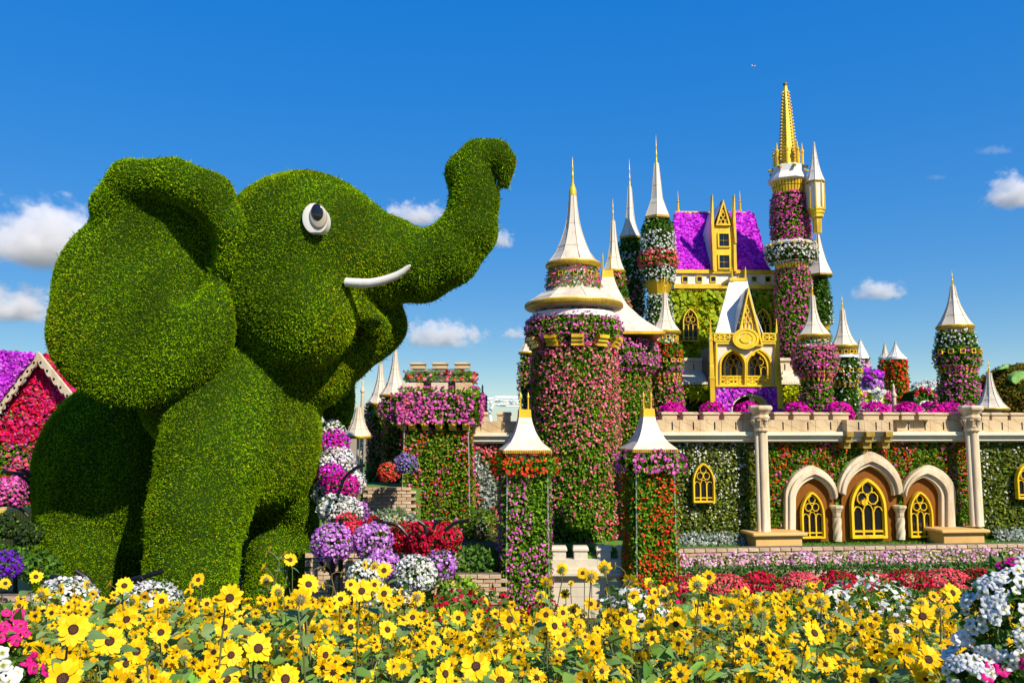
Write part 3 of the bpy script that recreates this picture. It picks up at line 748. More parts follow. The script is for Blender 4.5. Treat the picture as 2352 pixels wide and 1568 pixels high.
for k in range(8):
    a = .39 + k * math.pi / 4; r_ = G.r(31, 360); x, y = G.c[0] + r_ * math.cos(a), G.c[1] + r_ * math.sin(a); u_ = G.r(1, 360)
    MB().lathe([(3.2 * u_, G.z(388)), (3.2 * u_, G.z(356)), (4.2 * u_, G.z(354)), (4.2 * u_, G.z(349)), (2 * u_, G.z(347)), (1.6 * u_, G.z(340)), (.3 * u_, G.z(332))], (x, y), 8).build('pinnacle', GOLD, G.root)
    a2 = a + .39; r2 = G.r(45, 400); d = Vector((math.cos(a2), math.sin(a2), 0)); c0 = Vector((G.c[0], G.c[1], G.z(390))) + d * G.r(36, 390)
    MB().tube([c0, c0 + d * G.r(10, 390) + Vector((0, 0, -.06))], [.055, .05], 8).build('waterspout', OLDGOLD, G.root)
G.lathe('white_skirt', [(384, 34), (386, 37), (400, 38.5), (403, 40), (412, 46), (418, 49)], WHITEP, 8, 0, False)
G.lathe('skirt_soffit', [(418, 48), (420, 46), (422, 40)], WHITEP, 8, 0, False)
G.cage(416, 450, 41, 35)
G.skin([(448, 35), (458, 41), (500, 43), (545, 43), (564, 40)], LF(29, d=.9), [FL(29, HOT, 3.2, .3)], .09)
G.lathe('ring_rail', [(561, 52), (563, 55), (565, 55), (568, 53)], WHITEP, 32)
G.skin([(563, 50), (570, 56), (585, 58), (598, 54), (604, 44)], LF(29, DKGREEN, .9), [FL(29, WHITE, 3, .3), FL(29, ROSE, .4, .9)], .1)
for k in range(8):
    a = -3.3 + k * .5; r_ = G.r(55, 566); d = Vector((math.cos(a), math.sin(a), 0)); c0 = Vector((G.c[0], G.c[1], G.z(567))) + d * G.r(52, 566)
    MB().tube([c0, c0 + d * .13], [.05, .045], 8).build('gold_knob', GOLD, G.root)
G.cage(592, 621, 41, 36)
G.skin([(619, 36), (640, 40), (700, 40), (760, 39)], LF(29, d=.9), [FL(29, HOT, 2.2, .35)], .09, tozero=True)
# hanging white turret on its side
tu = G.root; Tu = Tower('side_turret', 1874, 440, 28.2, 'x'); bpy.data.objects.remove(Tu.root); Tu.root = tu
Tu.cone([(326, 1), (350, 4), (380, 8.5), (405, 15), (418, 20.5)], 8, .39, WHITEP, 'turret_roof'); Tu.lathe('turret_eave', [(417, 21), (420, 21), (422, 19)], OLDGOLD, 8, .39, False)
Tu.lathe('turret_body', [(421, 18), (480, 17)], WHITEP, 8, .39, False)
for k in range(8):
    a = .39 + k * math.pi / 4; r_ = Tu.r(17.6, 450); x, y = Tu.c[0] + r_ * math.cos(a), Tu.c[1] + r_ * math.sin(a)
    MB().tube([(x, y, Tu.z(421)), (x, y, Tu.z(480))], .03, 6).build('gold_edge', GOLD, tu)
Tu.lathe('turret_base', [(479, 19), (484, 19), (485, 17), (491, 17), (492, 15), (500, 15), (501, 10.5), (536, 9.5)], GOLD, 8, .39, False)
MB().box((G.x + .4, 28.2, Tu.z(478)), (Tu.x - .12, 28.7, Tu.z(400))).build('turret_bracket', WHITEP, tu)
# green shafted tower behind it
K = Tower('flower_tower', 1883, 640, 31, 'dark green ivy tower with a half hidden white cone, behind the tall golden spired tower')
K.finial(505, 540, 1.6); K.cone([(539, 3), (570, 9), (600, 17), (620, 25), (632, 31)], 6, .2); K.lathe('eave', [(631, 31.5), (635, 31.5), (637, 29)], OLDGOLD, 6, .2, False)
K.skin([(637, 16), (655, 20), (700, 24), (745, 25)], LF(30, DKGREEN, 1.2), [FL(30, WHITE, 1.0, .5, 1, lambda P: (P[:, 2] < K.z(690)) & (P[:, 0] > K.x))], .09)
K.slats(742, 762, 22, 14, 5); K.skin([(760, 18), (800, 20)], LF(30, DKGREEN), [], .06, tozero=True)
# ---------------------------------------------------------------- lancet windows
def gothic(hw, rise, n, p=1.55):
    """left half of a pointed arch as (x from left springing, height)"""
    R_ = hw * p; tm = math.acos((R_ - hw) / R_); hm = R_ * math.sin(tm)
    return [(R_ - R_ * math.cos(tm * i / n), R_ * math.sin(tm * i / n) * rise / hm) for i in range(n + 1)]
def lancet_outline(cx, z0, w, h, n=10, point=1.0):
    """pointed arch outline, bottom left first, anticlockwise"""
    hw = w / 2; ah = min(h * .5, w * .95 * point); zs = z0 + h - ah; a = gothic(hw, ah, n)
    return [(cx - hw, z0), (cx + hw, z0)] + [(cx + hw - x, zs + y) for x, y in a] + [(cx - hw + x, zs + y) for x, y in a[-2::-1]]
def shrink(o, cx, z0, w, h, e):
    return [(cx + (x - cx) * (1 - 2 * e / w), z0 + e + (z - z0) * (1 - 2.3 * e / h)) for x, z in o]
def lancet(parent, fr, cx, z0, w, h, n0=-.03, mt=None, label=None):
    mt = mt or YELLOW; o = lancet_outline(cx, z0, w, h); e = w * .066; i_ = shrink(o, cx, z0, w, h, e)
    win = MB().band(fr, o, i_, n0, n0 + .12).build('window', mt, parent)
    if label: win['label'] = label
    tr = MB(); b = w * .025; W = w - 2 * e; lw = W / 3; zb = z0 + e; panes = []
    zl = z0 + h * .115
    for k in range(3):                                   # small bottom panes and three tall lights
        c = cx + (k - 1) * lw; q = lw / 2 - b
        panes.append([(c - q, zb + b * .5), (c + q, zb + b * .5), (c + q, zl - b), (c - q, zl - b)])
        top = z0 + h * (.56 if k == 1 else .52); t0 = top - lw * .5
        panes.append([(c - q, zl + b), (c + q, zl + b), (c + q, t0), (c + q * .6, top - lw * .12), (c, top), (c - q * .6, top - lw * .12), (c - q, t0)])
    rr = lw * .46
    def hexpane(c, z, r, sq=1.15): return [(c + r * math.sin(a) , z + r * sq * math.cos(a)) for a in [2 * math.pi * j / 8 + math.pi / 8 for j in range(8)]]
    ztop = z0 + h
    panes.append(hexpane(cx - lw * .52, z0 + h * .665, rr)); panes.append(hexpane(cx + lw * .52, z0 + h * .665, rr)); panes.append(hexpane(cx, z0 + h * .83, rr))
    m = MB()
    for p in panes:
        px_ = sum(x for x, _ in p) / len(p); pz_ = sum(z for _, z in p) / len(p)
        sw = max(x for x, _ in p) - min(x for x, _ in p); sh = max(z for _, z in p) - min(z for _, z in p)
        out = [(px_ + (x - px_) * (1 + 2.0 * b / sw), pz_ + (z - pz_) * (1 + 2.0 * b / sh)) for x, z in p]
        m.band(fr, out, p, n0 + .01, n0 + .075)
        pm = MB().ext(fr, p, n0, n0 + .03).build('pane', GLASS, win)
    m.build('tracery', mt, win)
    back = shrink(o, cx, z0, w, h, e * .9); MB().ext(fr, back, n0 - .03, n0 + .004).build('glazing_panel', GLASS, win)
    return win
# ---------------------------------------------------------------- keep with violet roof and lime walls
KD = 30.0
KF = Fr((at(1668, 740, KD).x, KD, 0), (1, .03))
def kp(px, py, n=0): return KF.px(px, py, n)
keep = thing('castle_keep', (KF.o.x, KD, TZ), 'central castle block with violet flowered roof, white gallery band and lime green wall', 'castle keep')
def krect(mb, x0, y0, x1, y1, n0, n1, fr=None):
    fr = fr or KF; a = fr.px(x0, y1, n1); b = fr.px(x1, y0, n1)
    mb.ext(fr, [(a[0], a[1]), (b[0], a[1]), (b[0], b[1]), (a[0], b[1])], n0, n1); return mb
zwall = kp(1668, 668)[1]; uL, uR = kp(1540, 740)[0], kp(1789, 740)[0]
MB().ext(KF, [(uL, TZ), (uR, TZ), (uR, zwall), (uL, zwall)], -4, -.12).build('wall', CORE, keep)
cover('lime_foliage', keep, S_quad(KF(uL, 4.2, -.1), KF(uR, 4.2, -.1), KF(uR, zwall, -.1), KF(uL, zwall, -.1), KF.n), (1100, .10, .07, LIMEG), [(60, .2, [(.3, .42, .015), (.42, .5, .02)], .9)], .16)
krect(MB(), 1549, 622, 1788, 663, -.4, 0).build('gallery_band', WHITEP, keep)
krect(MB(), 1548, 620, 1790, 627, -.5, .10).build('gold_moulding', GOLD, keep); krect(MB(), 1548, 653, 1790, 662, -.5, .08).build('gold_moulding', GOLD, keep)
for x in (1573, 1606, 1637.5, 1701, 1731.5, 1763):
    a = kp(x - 6.8, 648.5); b = kp(x + 6.8, 634.5); s4 = lambda e: [(a[0] + e, a[1] + e), (b[0] - e, a[1] + e), (b[0] - e, b[1] - e), (a[0] + e, b[1] - e)]
    f = MB().band(KF, s4(0), s4(.03), -.02, .05).build('window', GOLD, keep); MB().ext(KF, s4(.029), -.02, .012).build('pane', GLASS, f)
for i in range(46):
    x = 1550 + i * 5.2; a = kp(x, 668); b = kp(x + 2.6, 662); MB().ext(KF, [(a[0], a[1]), (b[0], a[1]), (b[0], b[1]), (a[0], b[1])], -.15, .02).build('dentil', OLDGOLD, keep)
# roof: front slope leaning back, right hip
e0 = KF(kp(1540, 622)[0], kp(1540, 622)[1], -.15); e1 = KF(kp(1765, 623)[0], kp(1765, 623)[1], -.15)
rb = 2.3; r0 = KF(*kp(1550, 494, -rb), -rb); r1 = KF(*kp(1722, 494, -rb), -rb)
bk0, bk1 = e0 - KF.n * 4.6, e1 - KF.n * 4.6
MB().add([e0, e1, r1, r0, bk0, bk1], [(0, 1, 2, 3), (1, 5, 2), (5, 4, 3, 2), (4, 0, 3), (0, 4, 5, 1)]).build('roof', CORE, keep)
nr = (e1 - e0).cross(r0 - e0).normalized()
cover('violet_petunias', keep, S_many(S_quad(e0, e1, r1, r0, nr), S_quad(e1, bk1, r1, r1 + Vector((0, 0, .001)), (1, 0, .4))), (260, .12, .09, DKGREEN), [(900, .14, VIOLET, .22)], .11)
MB().ext(KF, [kp(1552, 498, -rb + .15), kp(1713, 500, -rb + .15), kp(1713, 487, -rb + .15), kp(1552, 485, -rb + .15)], -rb - .3, -rb + .16).build('ridge_cap', GOLD, keep)
for x in (1557.5, 1700):
    b_ = KF(*kp(x, 487, -rb), -rb); t_ = KF(*kp(x, 437, -rb), -rb); h = t_.z - b_.z
    MB().lathe([(.075, b_.z), (.075, b_.z + h * .08), (.05, b_.z + h * .1), (.04, b_.z + h * .45), (.07, b_.z + h * .47), (.03, b_.z + h * .52), (.025, b_.z + h * .75), (.003, t_.z)], (b_.x, b_.y), 8).build('finial', GOLD, keep)
# dormer
dn = .12
P2 = lambda x, y, n=dn: KF.px(x, y, n)
MB().ext(KF, [P2(1636.5, 624), P2(1689, 624), P2(1689, 520), P2(1637, 520)], -1.2, dn).build('dormer_front', GOLD, keep)
MB().add([KF(*P2(1636, 622), dn - .01), KF(*P2(1636.5, 519), dn - .01), KF(*kp(1660, 462, dn - .02), dn - .02), KF(*kp(1690, 519, dn - .01), dn - .01), KF(*kp(1690, 622), dn - .01),
          KF(P2(1636, 622)[0], P2(1636, 622)[1], -2.4), KF(P2(1636, 519)[0], P2(1636, 519)[1], -2.4), KF(P2(1660, 462)[0], P2(1660, 462)[1], -2.6), KF(P2(1690, 519)[0], P2(1690, 519)[1], -2.4), KF(P2(1690, 622)[0], P2(1690, 622)[1], -2.4)],
         [(0, 1, 6, 5), (1, 2, 7, 6), (2, 3, 8, 7), (3, 4, 9, 8)]).build('dormer_roof', WHITEP, keep)
tri = [(1643, 519), (1677, 519), (1660, 459)]; o_ = [P2(*p) for p in tri]; cx_ = sum(p[0] for p in o_) / 3; cz_ = sum(p[1] for p in o_) / 3 - .1
gb = MB().ext(KF, o_, dn - .3, dn - .02).build('gable', mat('gable shade board', (.10, .08, .05), .7), keep)
MB().band(KF, o_, [(cx_ + (x - cx_) * .72, cz_ + (z - cz_) * .74) for x, z in o_], dn - .05, dn + .09).build('gable_rim', GOLD, gb)
m = MB()
def strip(mb, fr, p, q, w_, n0, n1):
    d = Vector((q[0] - p[0], q[1] - p[1])).normalized(); x, y = -d.y * w_ / 2, d.x * w_ / 2
    mb.ext(fr, [(p[0] + x, p[1] + y), (p[0] - x, p[1] - y), (q[0] - x, q[1] - y), (q[0] + x, q[1] + y)], n0, n1)
for (p, q) in (((1648, 505), (1664, 480)), ((1652, 514), (1668, 489)), ((1660, 518), (1672, 499)), ((1656, 480), (1672, 505)), ((1652, 489), (1668, 514)), ((1648, 499), (1660, 518)), ((1654, 519), (1654, 504)), ((1666, 519), (1666, 504)), ((1657, 470), (1666, 484)), ((1663, 470), (1654, 484))):
    strip(m, KF, P2(*p), P2(*q), .032, dn - .02, dn + .05)
m.build('lattice', GOLD, gb)
for (x0, y0, x1, y1) in ((1651.5, 537.5, 1673, 566), (1652, 587, 1674, 616)):
    a, b = P2(x0, y1), P2(x1, y0); w_ = b[0] - a[0]; h_ = b[1] - a[1]
    wn = MB().band(KF, [(a[0] - .05, a[1] - .05), (b[0] + .05, a[1] - .05), (b[0] + .05, b[1] + .05), (a[0] - .05, b[1] + .05)], [(a[0], a[1]), (b[0], a[1]), (b[0], b[1]), (a[0], b[1])], dn, dn + .06).build('window', YELLOW, keep)
    for i in (0, 1):
        for j in (0, 1):
            MB().ext(KF, [(a[0] + w_ * (i * .53), a[1] + h_ * (j * .53)), (a[0] + w_ * (i * .53 + .47), a[1] + h_ * (j * .53)), (a[0] + w_ * (i * .53 + .47), a[1] + h_ * (j * .53 + .47)), (a[0] + w_ * (i * .53), a[1] + h_ * (j * .53 + .47))], dn, dn + .02).build('pane', GLASS, wn)
for (x, xb) in ((1634.5, 1638), (1684.5, 1687.5)):
    MB().ext(KF, [P2(xb - 2.2, 622 if x < 1650 else 560), P2(xb + 2.2, 622 if x < 1650 else 560), P2(x + 3.2, 512), P2(x + .4, 449), P2(x - .4, 449), P2(x - 3.0, 512)], dn - .12, dn + .14).build('pinnacle', GOLD, keep)
MB().ext(KF, [P2(1684, 624), P2(1691, 624), P2(1688, 520), P2(1683, 520)], dn - .1, dn + .1).build('corner_post', GOLD, keep)
for (cx, tag_) in ((1585.5, 'left'), (1752, 'right')):
    a = KF.px(cx - 17, 784, .22); b = KF.px(cx + 17, 709, .22); lancet(keep, KF, (a[0] + b[0]) / 2, a[1], b[0] - a[0], b[1] - a[1], .19)
# ---------------------------------------------------------------- golden gatehouse in front of the keep
GD = 26.2
GF = Fr((at(1713, 800, GD).x, GD, 0), (1, .03))
gate = thing('gatehouse', (GF.o.x, GD, TZ), 'gold and cream gatehouse with steep white roof, lattice gable and twin arched windows', 'gatehouse')
g = lambda x, y, n=0: GF.px(x, y, n)
gz = lambda x, y, n=0: GF(*GF.px(x, y, n), n)
# tall white roof behind the gable (truncated, leaning back)
lo = [gz(1637, 768, -.1), gz(1770, 768, -.1)]
def gpt(x, y, n): return gz(x, y, n)
MB().add([gpt(1642, 768, -.05), gpt(1661, 768, .02), gpt(1676, 642, -1.2), gpt(1716, 642, -1.2), gpt(1744, 768, -.05), gpt(1640, 768, -3.2), gpt(1748, 768, -3.2), gpt(1716, 642, -2.0), gpt(1676, 642, -2.0), gpt(1719, 660, -.85)],
         [(0, 1, 2), (0, 2, 8, 5), (1, 4, 9, 3, 2), (4, 6, 7, 3, 9), (2, 3, 7, 8), (5, 8, 7, 6), (0, 5, 6, 4, 1)]).build('steep_roof', WHITEP, gate)
MB().ext(GF, [g(1676, 645, -1.1), g(1716, 645, -1.1), g(1716, 638, -1.1), g(1676, 638, -1.1)], -2.1, -1.1).build('ridge_cap', GOLD, gate)
for x in (1681, 1712):
    b_ = gz(x, 640, -1.5); t_ = gz(x, 612, -1.5); MB().tube([b_, b_.lerp(t_, .6), t_], [.035, .03, .004], 6).build('spike', GOLD, gate)
# side roof planes of the gable
ap = gz(1713, 664, .16); apb = gz(1700, 680, -1.6)
bl, br = gz(1684, 786, .14), gz(1772, 790, .14)
MB().add([ap, bl, gz(1655, 786, -1.5), apb], [(0, 1, 2, 3)]).build('gable_roof', WHITEP, gate)
MB().add([ap + Vector((.02, .02, 0)), gz(1757, 782, .13), gz(1764, 792, .13), ap + Vector((.12, .5, -.05))], [(0, 1, 2, 3)]).build('gable_roof', WHITEP, gate)
# gable
gt = [(1689, 795), (1751, 795), (1717, 662)]; go = [g(*p, .2) for p in gt]
gab = MB().ext(GF, go, -.05, .16).build('gable', CREAM, gate)
gi = [g(*p, .2) for p in ((1694.5, 792), (1746.5, 792), (1717, 676))]
MB().band(GF, go, gi, .14, .3).build('gable_rim', YELLOW, gab)
m = MB()
for (p, q) in (((1708, 742), (1727, 700)), ((1702, 758 - 20), (1722, 690)), ((1719, 742), (1731, 716)), ((1728, 742), (1735, 728)), ((1726, 742), (1707, 706)), ((1732, 736), (1711, 694)), ((1715, 742), (1703, 718)), ((1706, 742), (1700, 730)), ((1724, 700), (1714, 684)),
               ((1703, 786), (1703, 742)), ((1711, 780), (1711, 738)), ((1719.5, 780), (1719.5, 738)), ((1728, 780), (1728, 738)), ((1736, 786), (1736, 744)), ((1697, 742), (1703, 733)), ((1703, 742), (1707, 733)), ((1711, 742), (1715, 733)), ((1728, 742), (1724, 733)), ((1738, 742), (1732, 733))):
    strip(m, GF, g(*p, .2), g(*q, .2), .028, .15, .22)
m.build('lattice', YELLOW, gab)
# balustrade either side of the rosette
for (x0, x1) in ((1641, 1687), (1752, 1780)):
    m = MB(); A_ = lambda x, y: g(x, y, .22)
    for y in (766, 783): strip(m, GF, A_(x0, y), A_(x1, y + .5), .05, .18, .26)
    n_ = max(2, int((x1 - x0) / 10))
    for i in range(n_ + 1): strip(m, GF, A_(x0 + (x1 - x0) * i / n_, 766), A_(x0 + (x1 - x0) * i / n_, 783.5), .04, .18, .26)
    for i in range(n_):
        xa, xb = x0 + (x1 - x0) * i / n_, x0 + (x1 - x0) * (i + 1) / n_
        strip(m, GF, A_(xa, 774.5 if i % 2 else 770), A_(xb, 770 if i % 2 else 774.5), .03, .19, .25); strip(m, GF, A_(xa, 774.5 if i % 2 else 779), A_(xb, 779 if i % 2 else 774.5), .03, .19, .25)
    m.build('balustrade', YELLOW, gate)
# cream front with two ogee arches cut out
def arch_pts(xl, xr, ytop, yspr, ybot, n=9, k=1.75):
    a = gothic((xr - xl) / 2, yspr - ytop, n, k)
    return [(xl, ybot)] + [(xl + x, yspr - y) for x, y in a] + [(xr - x, yspr - y) for x, y in a[-2::-1]] + [(xr, ybot)]
a1 = arch_pts(1655.5, 1712, 803, 838, 884); a2 = arch_pts(1715.5, 1771, 803, 838, 884)
outl = [(1646, 884)] + a1 + a2 + [(1780, 884), (1780, 789), (1751, 789), (1749, 781), (1688, 781), (1685, 789), (1646, 789)]
front = MB().ext(GF, [g(x, y, .15) for x, y in outl], -.1, .15).build('front_wall', CREAM, gate)
def halo(pts, e):
    cxm = (pts[0][0] + pts[-1][0]) / 2; w_ = pts[-1][0] - pts[0][0]
    return [(cxm + (x - cxm) * (1 + 2 * e / w_), y - (e * 1.1 if y < 870 else 0)) for x, y in pts]
for a in (a1, a2):
    MB().band(GF, [g(x, y, .2) for x, y in halo(a, 2.6)], [g(x, y, .2) for x, y in halo(a, -1.2)], .05, .22, False).build('arch_moulding', YELLOW, gate)
MB().band(GF, [g(x, y, .2) for x, y in ((1643.5, 888), (1783, 888), (1783, 786), (1643.5, 786))], [g(x, y, .2) for x, y in ((1647, 884), (1779.5, 884), (1779.5, 790), (1647, 790))], .1, .24).build('front_frame', YELLOW, gate)
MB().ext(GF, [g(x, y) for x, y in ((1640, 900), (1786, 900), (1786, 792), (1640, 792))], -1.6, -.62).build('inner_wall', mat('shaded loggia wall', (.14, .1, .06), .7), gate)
for (x0, x1) in ((1663, 1708), (1718, 1763)):
    a = GF.px(x0, 882, -.5); b = GF.px(x1, 806, -.5); lancet(gate, GF, (a[0] + b[0]) / 2, a[1], b[0] - a[0], b[1] - a[1], -.58)
MB().ext(GF, [g(x, y, .1) for x, y in ((1643, 892), (1783, 892), (1783, 883), (1643, 883))], -.7, .12).build('loggia_floor', YELLOW, gate)
m = MB(); A_ = lambda x, y: g(x, y, .1)
for y in (864, 870, 882): strip(m, GF, A_(1656, y), A_(1771, y), .045, .02, .1)
for i in range(9): strip(m, GF, A_(1656 + 14.4 * i, 863), A_(1656 + 14.4 * i, 883), .045, .02, .1)
for i in range(8):
    xa, xb = 1656 + 14.4 * i, 1670.4 + 14.4 * i
    strip(m, GF, A_(xa, 876 if i % 2 else 871), A_(xb, 871 if i % 2 else 876), .03, .03, .09); strip(m, GF, A_(xa, 876 if i % 2 else 881), A_(xb, 881 if i % 2 else 876), .03, .03, .09)
m.build('loggia_railing', YELLOW, gate)
# rosette
def ell(cx, cy, rx, ry, n_=28): return [g(cx + rx * math.cos(2 * math.pi * i / n_), cy - ry * math.sin(2 * math.pi * i / n_), .3) for i in range(n_)]
MB().ext(GF, ell(1712, 778, 29, 22.5), .10, .305).build('rosette_back', CREAM, gate)
ro = MB().band(GF, ell(1712, 778, 30.5, 24), ell(1712, 778, 25, 19.5), .30, .36).build('rosette', YELLOW, gate)
MB().band(GF, ell(1712, 778, 24, 18.7), ell(1712, 778, 16.5, 12.5), .30, .34).build('inner_ring', YELLOW, ro)
MB().ext(GF, ell(1712, 778, 12.8, 10), .30, .36).build('boss', YELLOW, ro)
m = MB()
for k in range(4):
    a = k * math.pi / 2; strip(m, GF, g(1712 + 12 * math.cos(a), 778 - 9.6 * math.sin(a), .3), g(1712 + 17.5 * math.cos(a), 778 - 13.5 * math.sin(a), .3), .05, .30, .33)
m.build('spoke', YELLOW, ro)
# flanking gold buttresses with pyramids
for (x, y0, y1, lab) in ((1634, 729, 930, 0), (1787, 731, 938, 1)):
    c = gz(x, 840, .2); u_ = scl(840, GD)
    def sh(y): return zz(y, GD - .2)
    m = MB().lathe([(7.6 * u_, sh(y1)), (7.6 * u_, sh(872)), (8.6 * u_, sh(871)), (8.6 * u_, sh(866)), (7 * u_, sh(865)), (6.6 * u_, sh(842)), (6 * u_, sh(838)), (5 * u_, sh(783)), (6.6 * u_, sh(782)), (6.6 * u_, sh(777)), (4.6 * u_, sh(775)), (.3 * u_, sh(y0))], (c.x, c.y), 4, math.pi / 4)
    bt = m.build('buttress', GOLD, gate)
    MB().lathe([(5.2 * u_, sh(y1)), (5.2 * u_, sh(872)), (4.4 * u_, sh(842)), (.3 * u_, sh(790))], (c.x + (9 if not lab else -9) * u_, c.y + .1), 4, math.pi / 4).build('side_pier', GOLD, bt)
# purple flowered base with round arch
pw = [gz(1640, 890, .05), gz(1791, 890, .05), gz(1794, 960, .05), gz(1640, 960, .05)]
ar = arch_pts(1683, 1762, 908, 940, 975, 9, 1.05)
flo = [g(x, y) for x, y in [(1641, 975)] + ar + [(1794, 975), (1794, 888), (1641, 888)]]
MB().ext(GF, flo, -.5, -.06).build('base_wall', CORE, gate)
_ins = [np.array(g(x, y)) for x, y in arch_pts(1677, 1768, 902, 940, 975, 9, 1.05)]
def _out_arch(P):
    u = (P - np.array(GF.o)) @ np.array(GF.u); z = P[:, 2]; q = np.array(_ins); return ~((u > q[:, 0].min()) & (u < q[:, 0].max()) & (z < np.interp(u, q[:, 0], q[:, 1])))
def masked(s, f):
    def h(d):
        P, Nn = s(d); k = f(P); return P[k], Nn[k]
    return h
cover('violet_petunias', gate, masked(S_quad(pw[3], pw[2], pw[1], pw[0], GF.n), _out_arch), (420, .1, .08, DKGREEN), [(520, .115, VIOLET, .3), (180, .11, LILAC, .5)], .1)
MB().band(GF, [g(x, y, .1) for x, y in arch_pts(1676, 1768, 901, 940, 975, 9, 1.05)], [g(x, y, .1) for x, y in ar], -.5, .1, False).build('arch_trim', STONE2, gate)
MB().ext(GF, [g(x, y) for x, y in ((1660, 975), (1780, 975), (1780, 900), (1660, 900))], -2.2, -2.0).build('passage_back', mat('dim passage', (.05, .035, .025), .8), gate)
# tiled wings
TILE = mat('cream roof tile', (.7, .62, .48), .6, build=grimy((.78, .70, .56), (.58, .48, .34), 2, (1, 1, 1), .1, 20))
for (x0, x1, s0, s1, lab, cx) in ((1566, 1630, 1582, 1624, 'low cream tiled wing left of the golden gatehouse, over lime shrubs', 1598), (1795, 1848, 1797, 1838, 'low cream tiled wing right of the golden gatehouse, over lime shrubs', 1822), (1908, 1970, None, None, 'small cream tiled wing over lime shrubs, below the white flowered coned tower', 1940)):
    wg = thing('castle_wing', (at(cx, 900, 27).x, 27, TZ), lab, 'castle wing', 'castle wings')
    W_ = Fr((at(cx, 900, 27).x, 27, 0), (1, .03)); p = lambda x, y, n=0: W_.px(x, y, n)
    if s0: MB().ext(W_, [p(s0, 862), p(s1, 862), p(s1, 822), p(s0, 822)], -.9, -.62).build('parapet', STONE2, wg)
    if s0: MB().ext(W_, [p(s0 - 1, 825), p(s1 + 1, 825), p(s1 + 1, 818), p(s0 - 1, 818)], -.95, -.56).build('coping', STONE2, wg)
    if s0: MB().ext(W_, [p((s0 + s1) / 2, 846), p((s0 + s1) / 2 + 1.6, 846), p((s0 + s1) / 2 + 1.6, 832), p((s0 + s1) / 2, 832)], -.65, -.60).build('slot', BLACK, wg)
    for r_ in range(4):
        for k in range(9):
            xa = x0 + (x1 - x0) * (k + .04 + .5 * (r_ % 2)) / 9; xb = x0 + (x1 - x0) * (k + .95 + .5 * (r_ % 2)) / 9; xb = min(xb, x1 + 2)
            ya, yb = 881 - r_ * 6.5, 873.5 - r_ * 6.5; na, nb = .18 - r_ * .2, .18 - (r_ + 1) * .2
            q = [W_(*p(xa, ya, na), na), W_(*p(xb, ya, na), na), W_(*p(xb, yb, nb), nb), W_(*p(xa, yb, nb), nb)]
            up = Vector((0, 0, .05)); dn_ = Vector((0, 0, -.02))
            MB().hexa([q[0] + dn_, q[1] + dn_, q[3] + dn_, q[2] + dn_, q[0] + up, q[1] + up, q[3] + up * .4, q[2] + up * .4]).build('roof_tile', TILE, wg)
    MB().ext(W_, [p(x0, 960), p(x1, 960), p(x1, 880), p(x0, 880)], -.9, -.15).build('wall', CORE, wg)
    cover('lime_foliage', wg, S_quad(W_(*p(x0, 918), -.1), W_(*p(x1, 918), -.1), W_(*p(x1, 884), -.1), W_(*p(x0, 884), -.1), W_.n), (600, .12, .085, LIMEG), [], .2)
    cover('low_planting', wg, S_quad(W_(*p(x0, 955), -.1), W_(*p(x1, 955), -.1), W_(*p(x1, 918), -.1), W_(*p(x0, 918), -.1), W_.n), (450, .1, .075, OLIVE + DKGREEN if x0 < 1700 else SILVER + DKGREEN), [], .12)
    for x in ((1582, 1608) if x0 < 1700 else (1811, 1837) if x0 < 1850 else (1935, 1958)):
        a, b = p(x - 6, 892, .05), p(x + 6, 880, .05); s4 = lambda e: [(a[0] + e, a[1] + e), (b[0] - e, a[1] + e), (b[0] - e, b[1] - e), (a[0] + e, b[1] - e)]
        f = MB().band(W_, s4(0), s4(.03), -.02, .08).build('window', YELLOW, wg); MB().ext(W_, s4(.029), -.03, .03).build('pane', mat('dull grey glass', (.16, .15, .14), .3), f)
    for k in range(4):
        x = x0 + 8 + k * (x1 - x0 - 14) / 3.3; t_ = W_(*p(x, 908, .05), .05); b_ = W_(*p(x - 4, 924, 0), 0); m = MB()
        for j in range(6):
            c = t_.lerp(b_, j / 5); m.box((c.x - .03, c.y - .03, c.z - .014), (c.x + .03, c.y + .03, c.z + .014))
        m.build('hanging_ornament', YELLOW, wg)
    cover('yellow_shrubs', wg, S_ell(W_(*p((x0 + x1) / 2, 905), .1), (W_.px(x1, 905)[0] * .5 - W_.px(x0, 905)[0] * .5, .3, .22)), (500, .1, .08, LIMEG), [], .1)
# ---------------------------------------------------------------- long castle wall on the right
W = WF
wall = thing('castle_wall', (W(0, 0).x, W(0, 0).y, TZ), 'long battlemented castle wall with triple arches and planted panels on the right', 'castle wall')
wp = lambda x, y, n=0: W.px(x, y, n)
U0, U1 = wp(1505, 985)[0], 11.0
zp1, zp0, zc0 = wp(1640, 964)[1], wp(1640, 991)[1], wp(1640, 1015)[1]
zm = wp(1640, 946)[1]
MB().ext(W, [(U0, TZ), (U1, TZ), (U1, zc0), (U0, zc0)], -.8, -.1).build('wall_core', CORE, wall)
# cornice profile
m = MB()
for (a, b, n) in ((zp0, zp0 - .085, .30), (zp0 - .085, zp0 - .115, .27), (zp0 - .115, zp0 - .215, .19), (zp0 - .215, zc0, .13)):
    m.ext(W, [(U0, b), (U1, b), (U1, a - .002), (U0, a - .002)], -.5, n)
m.build('cornice', CORNICE, wall)
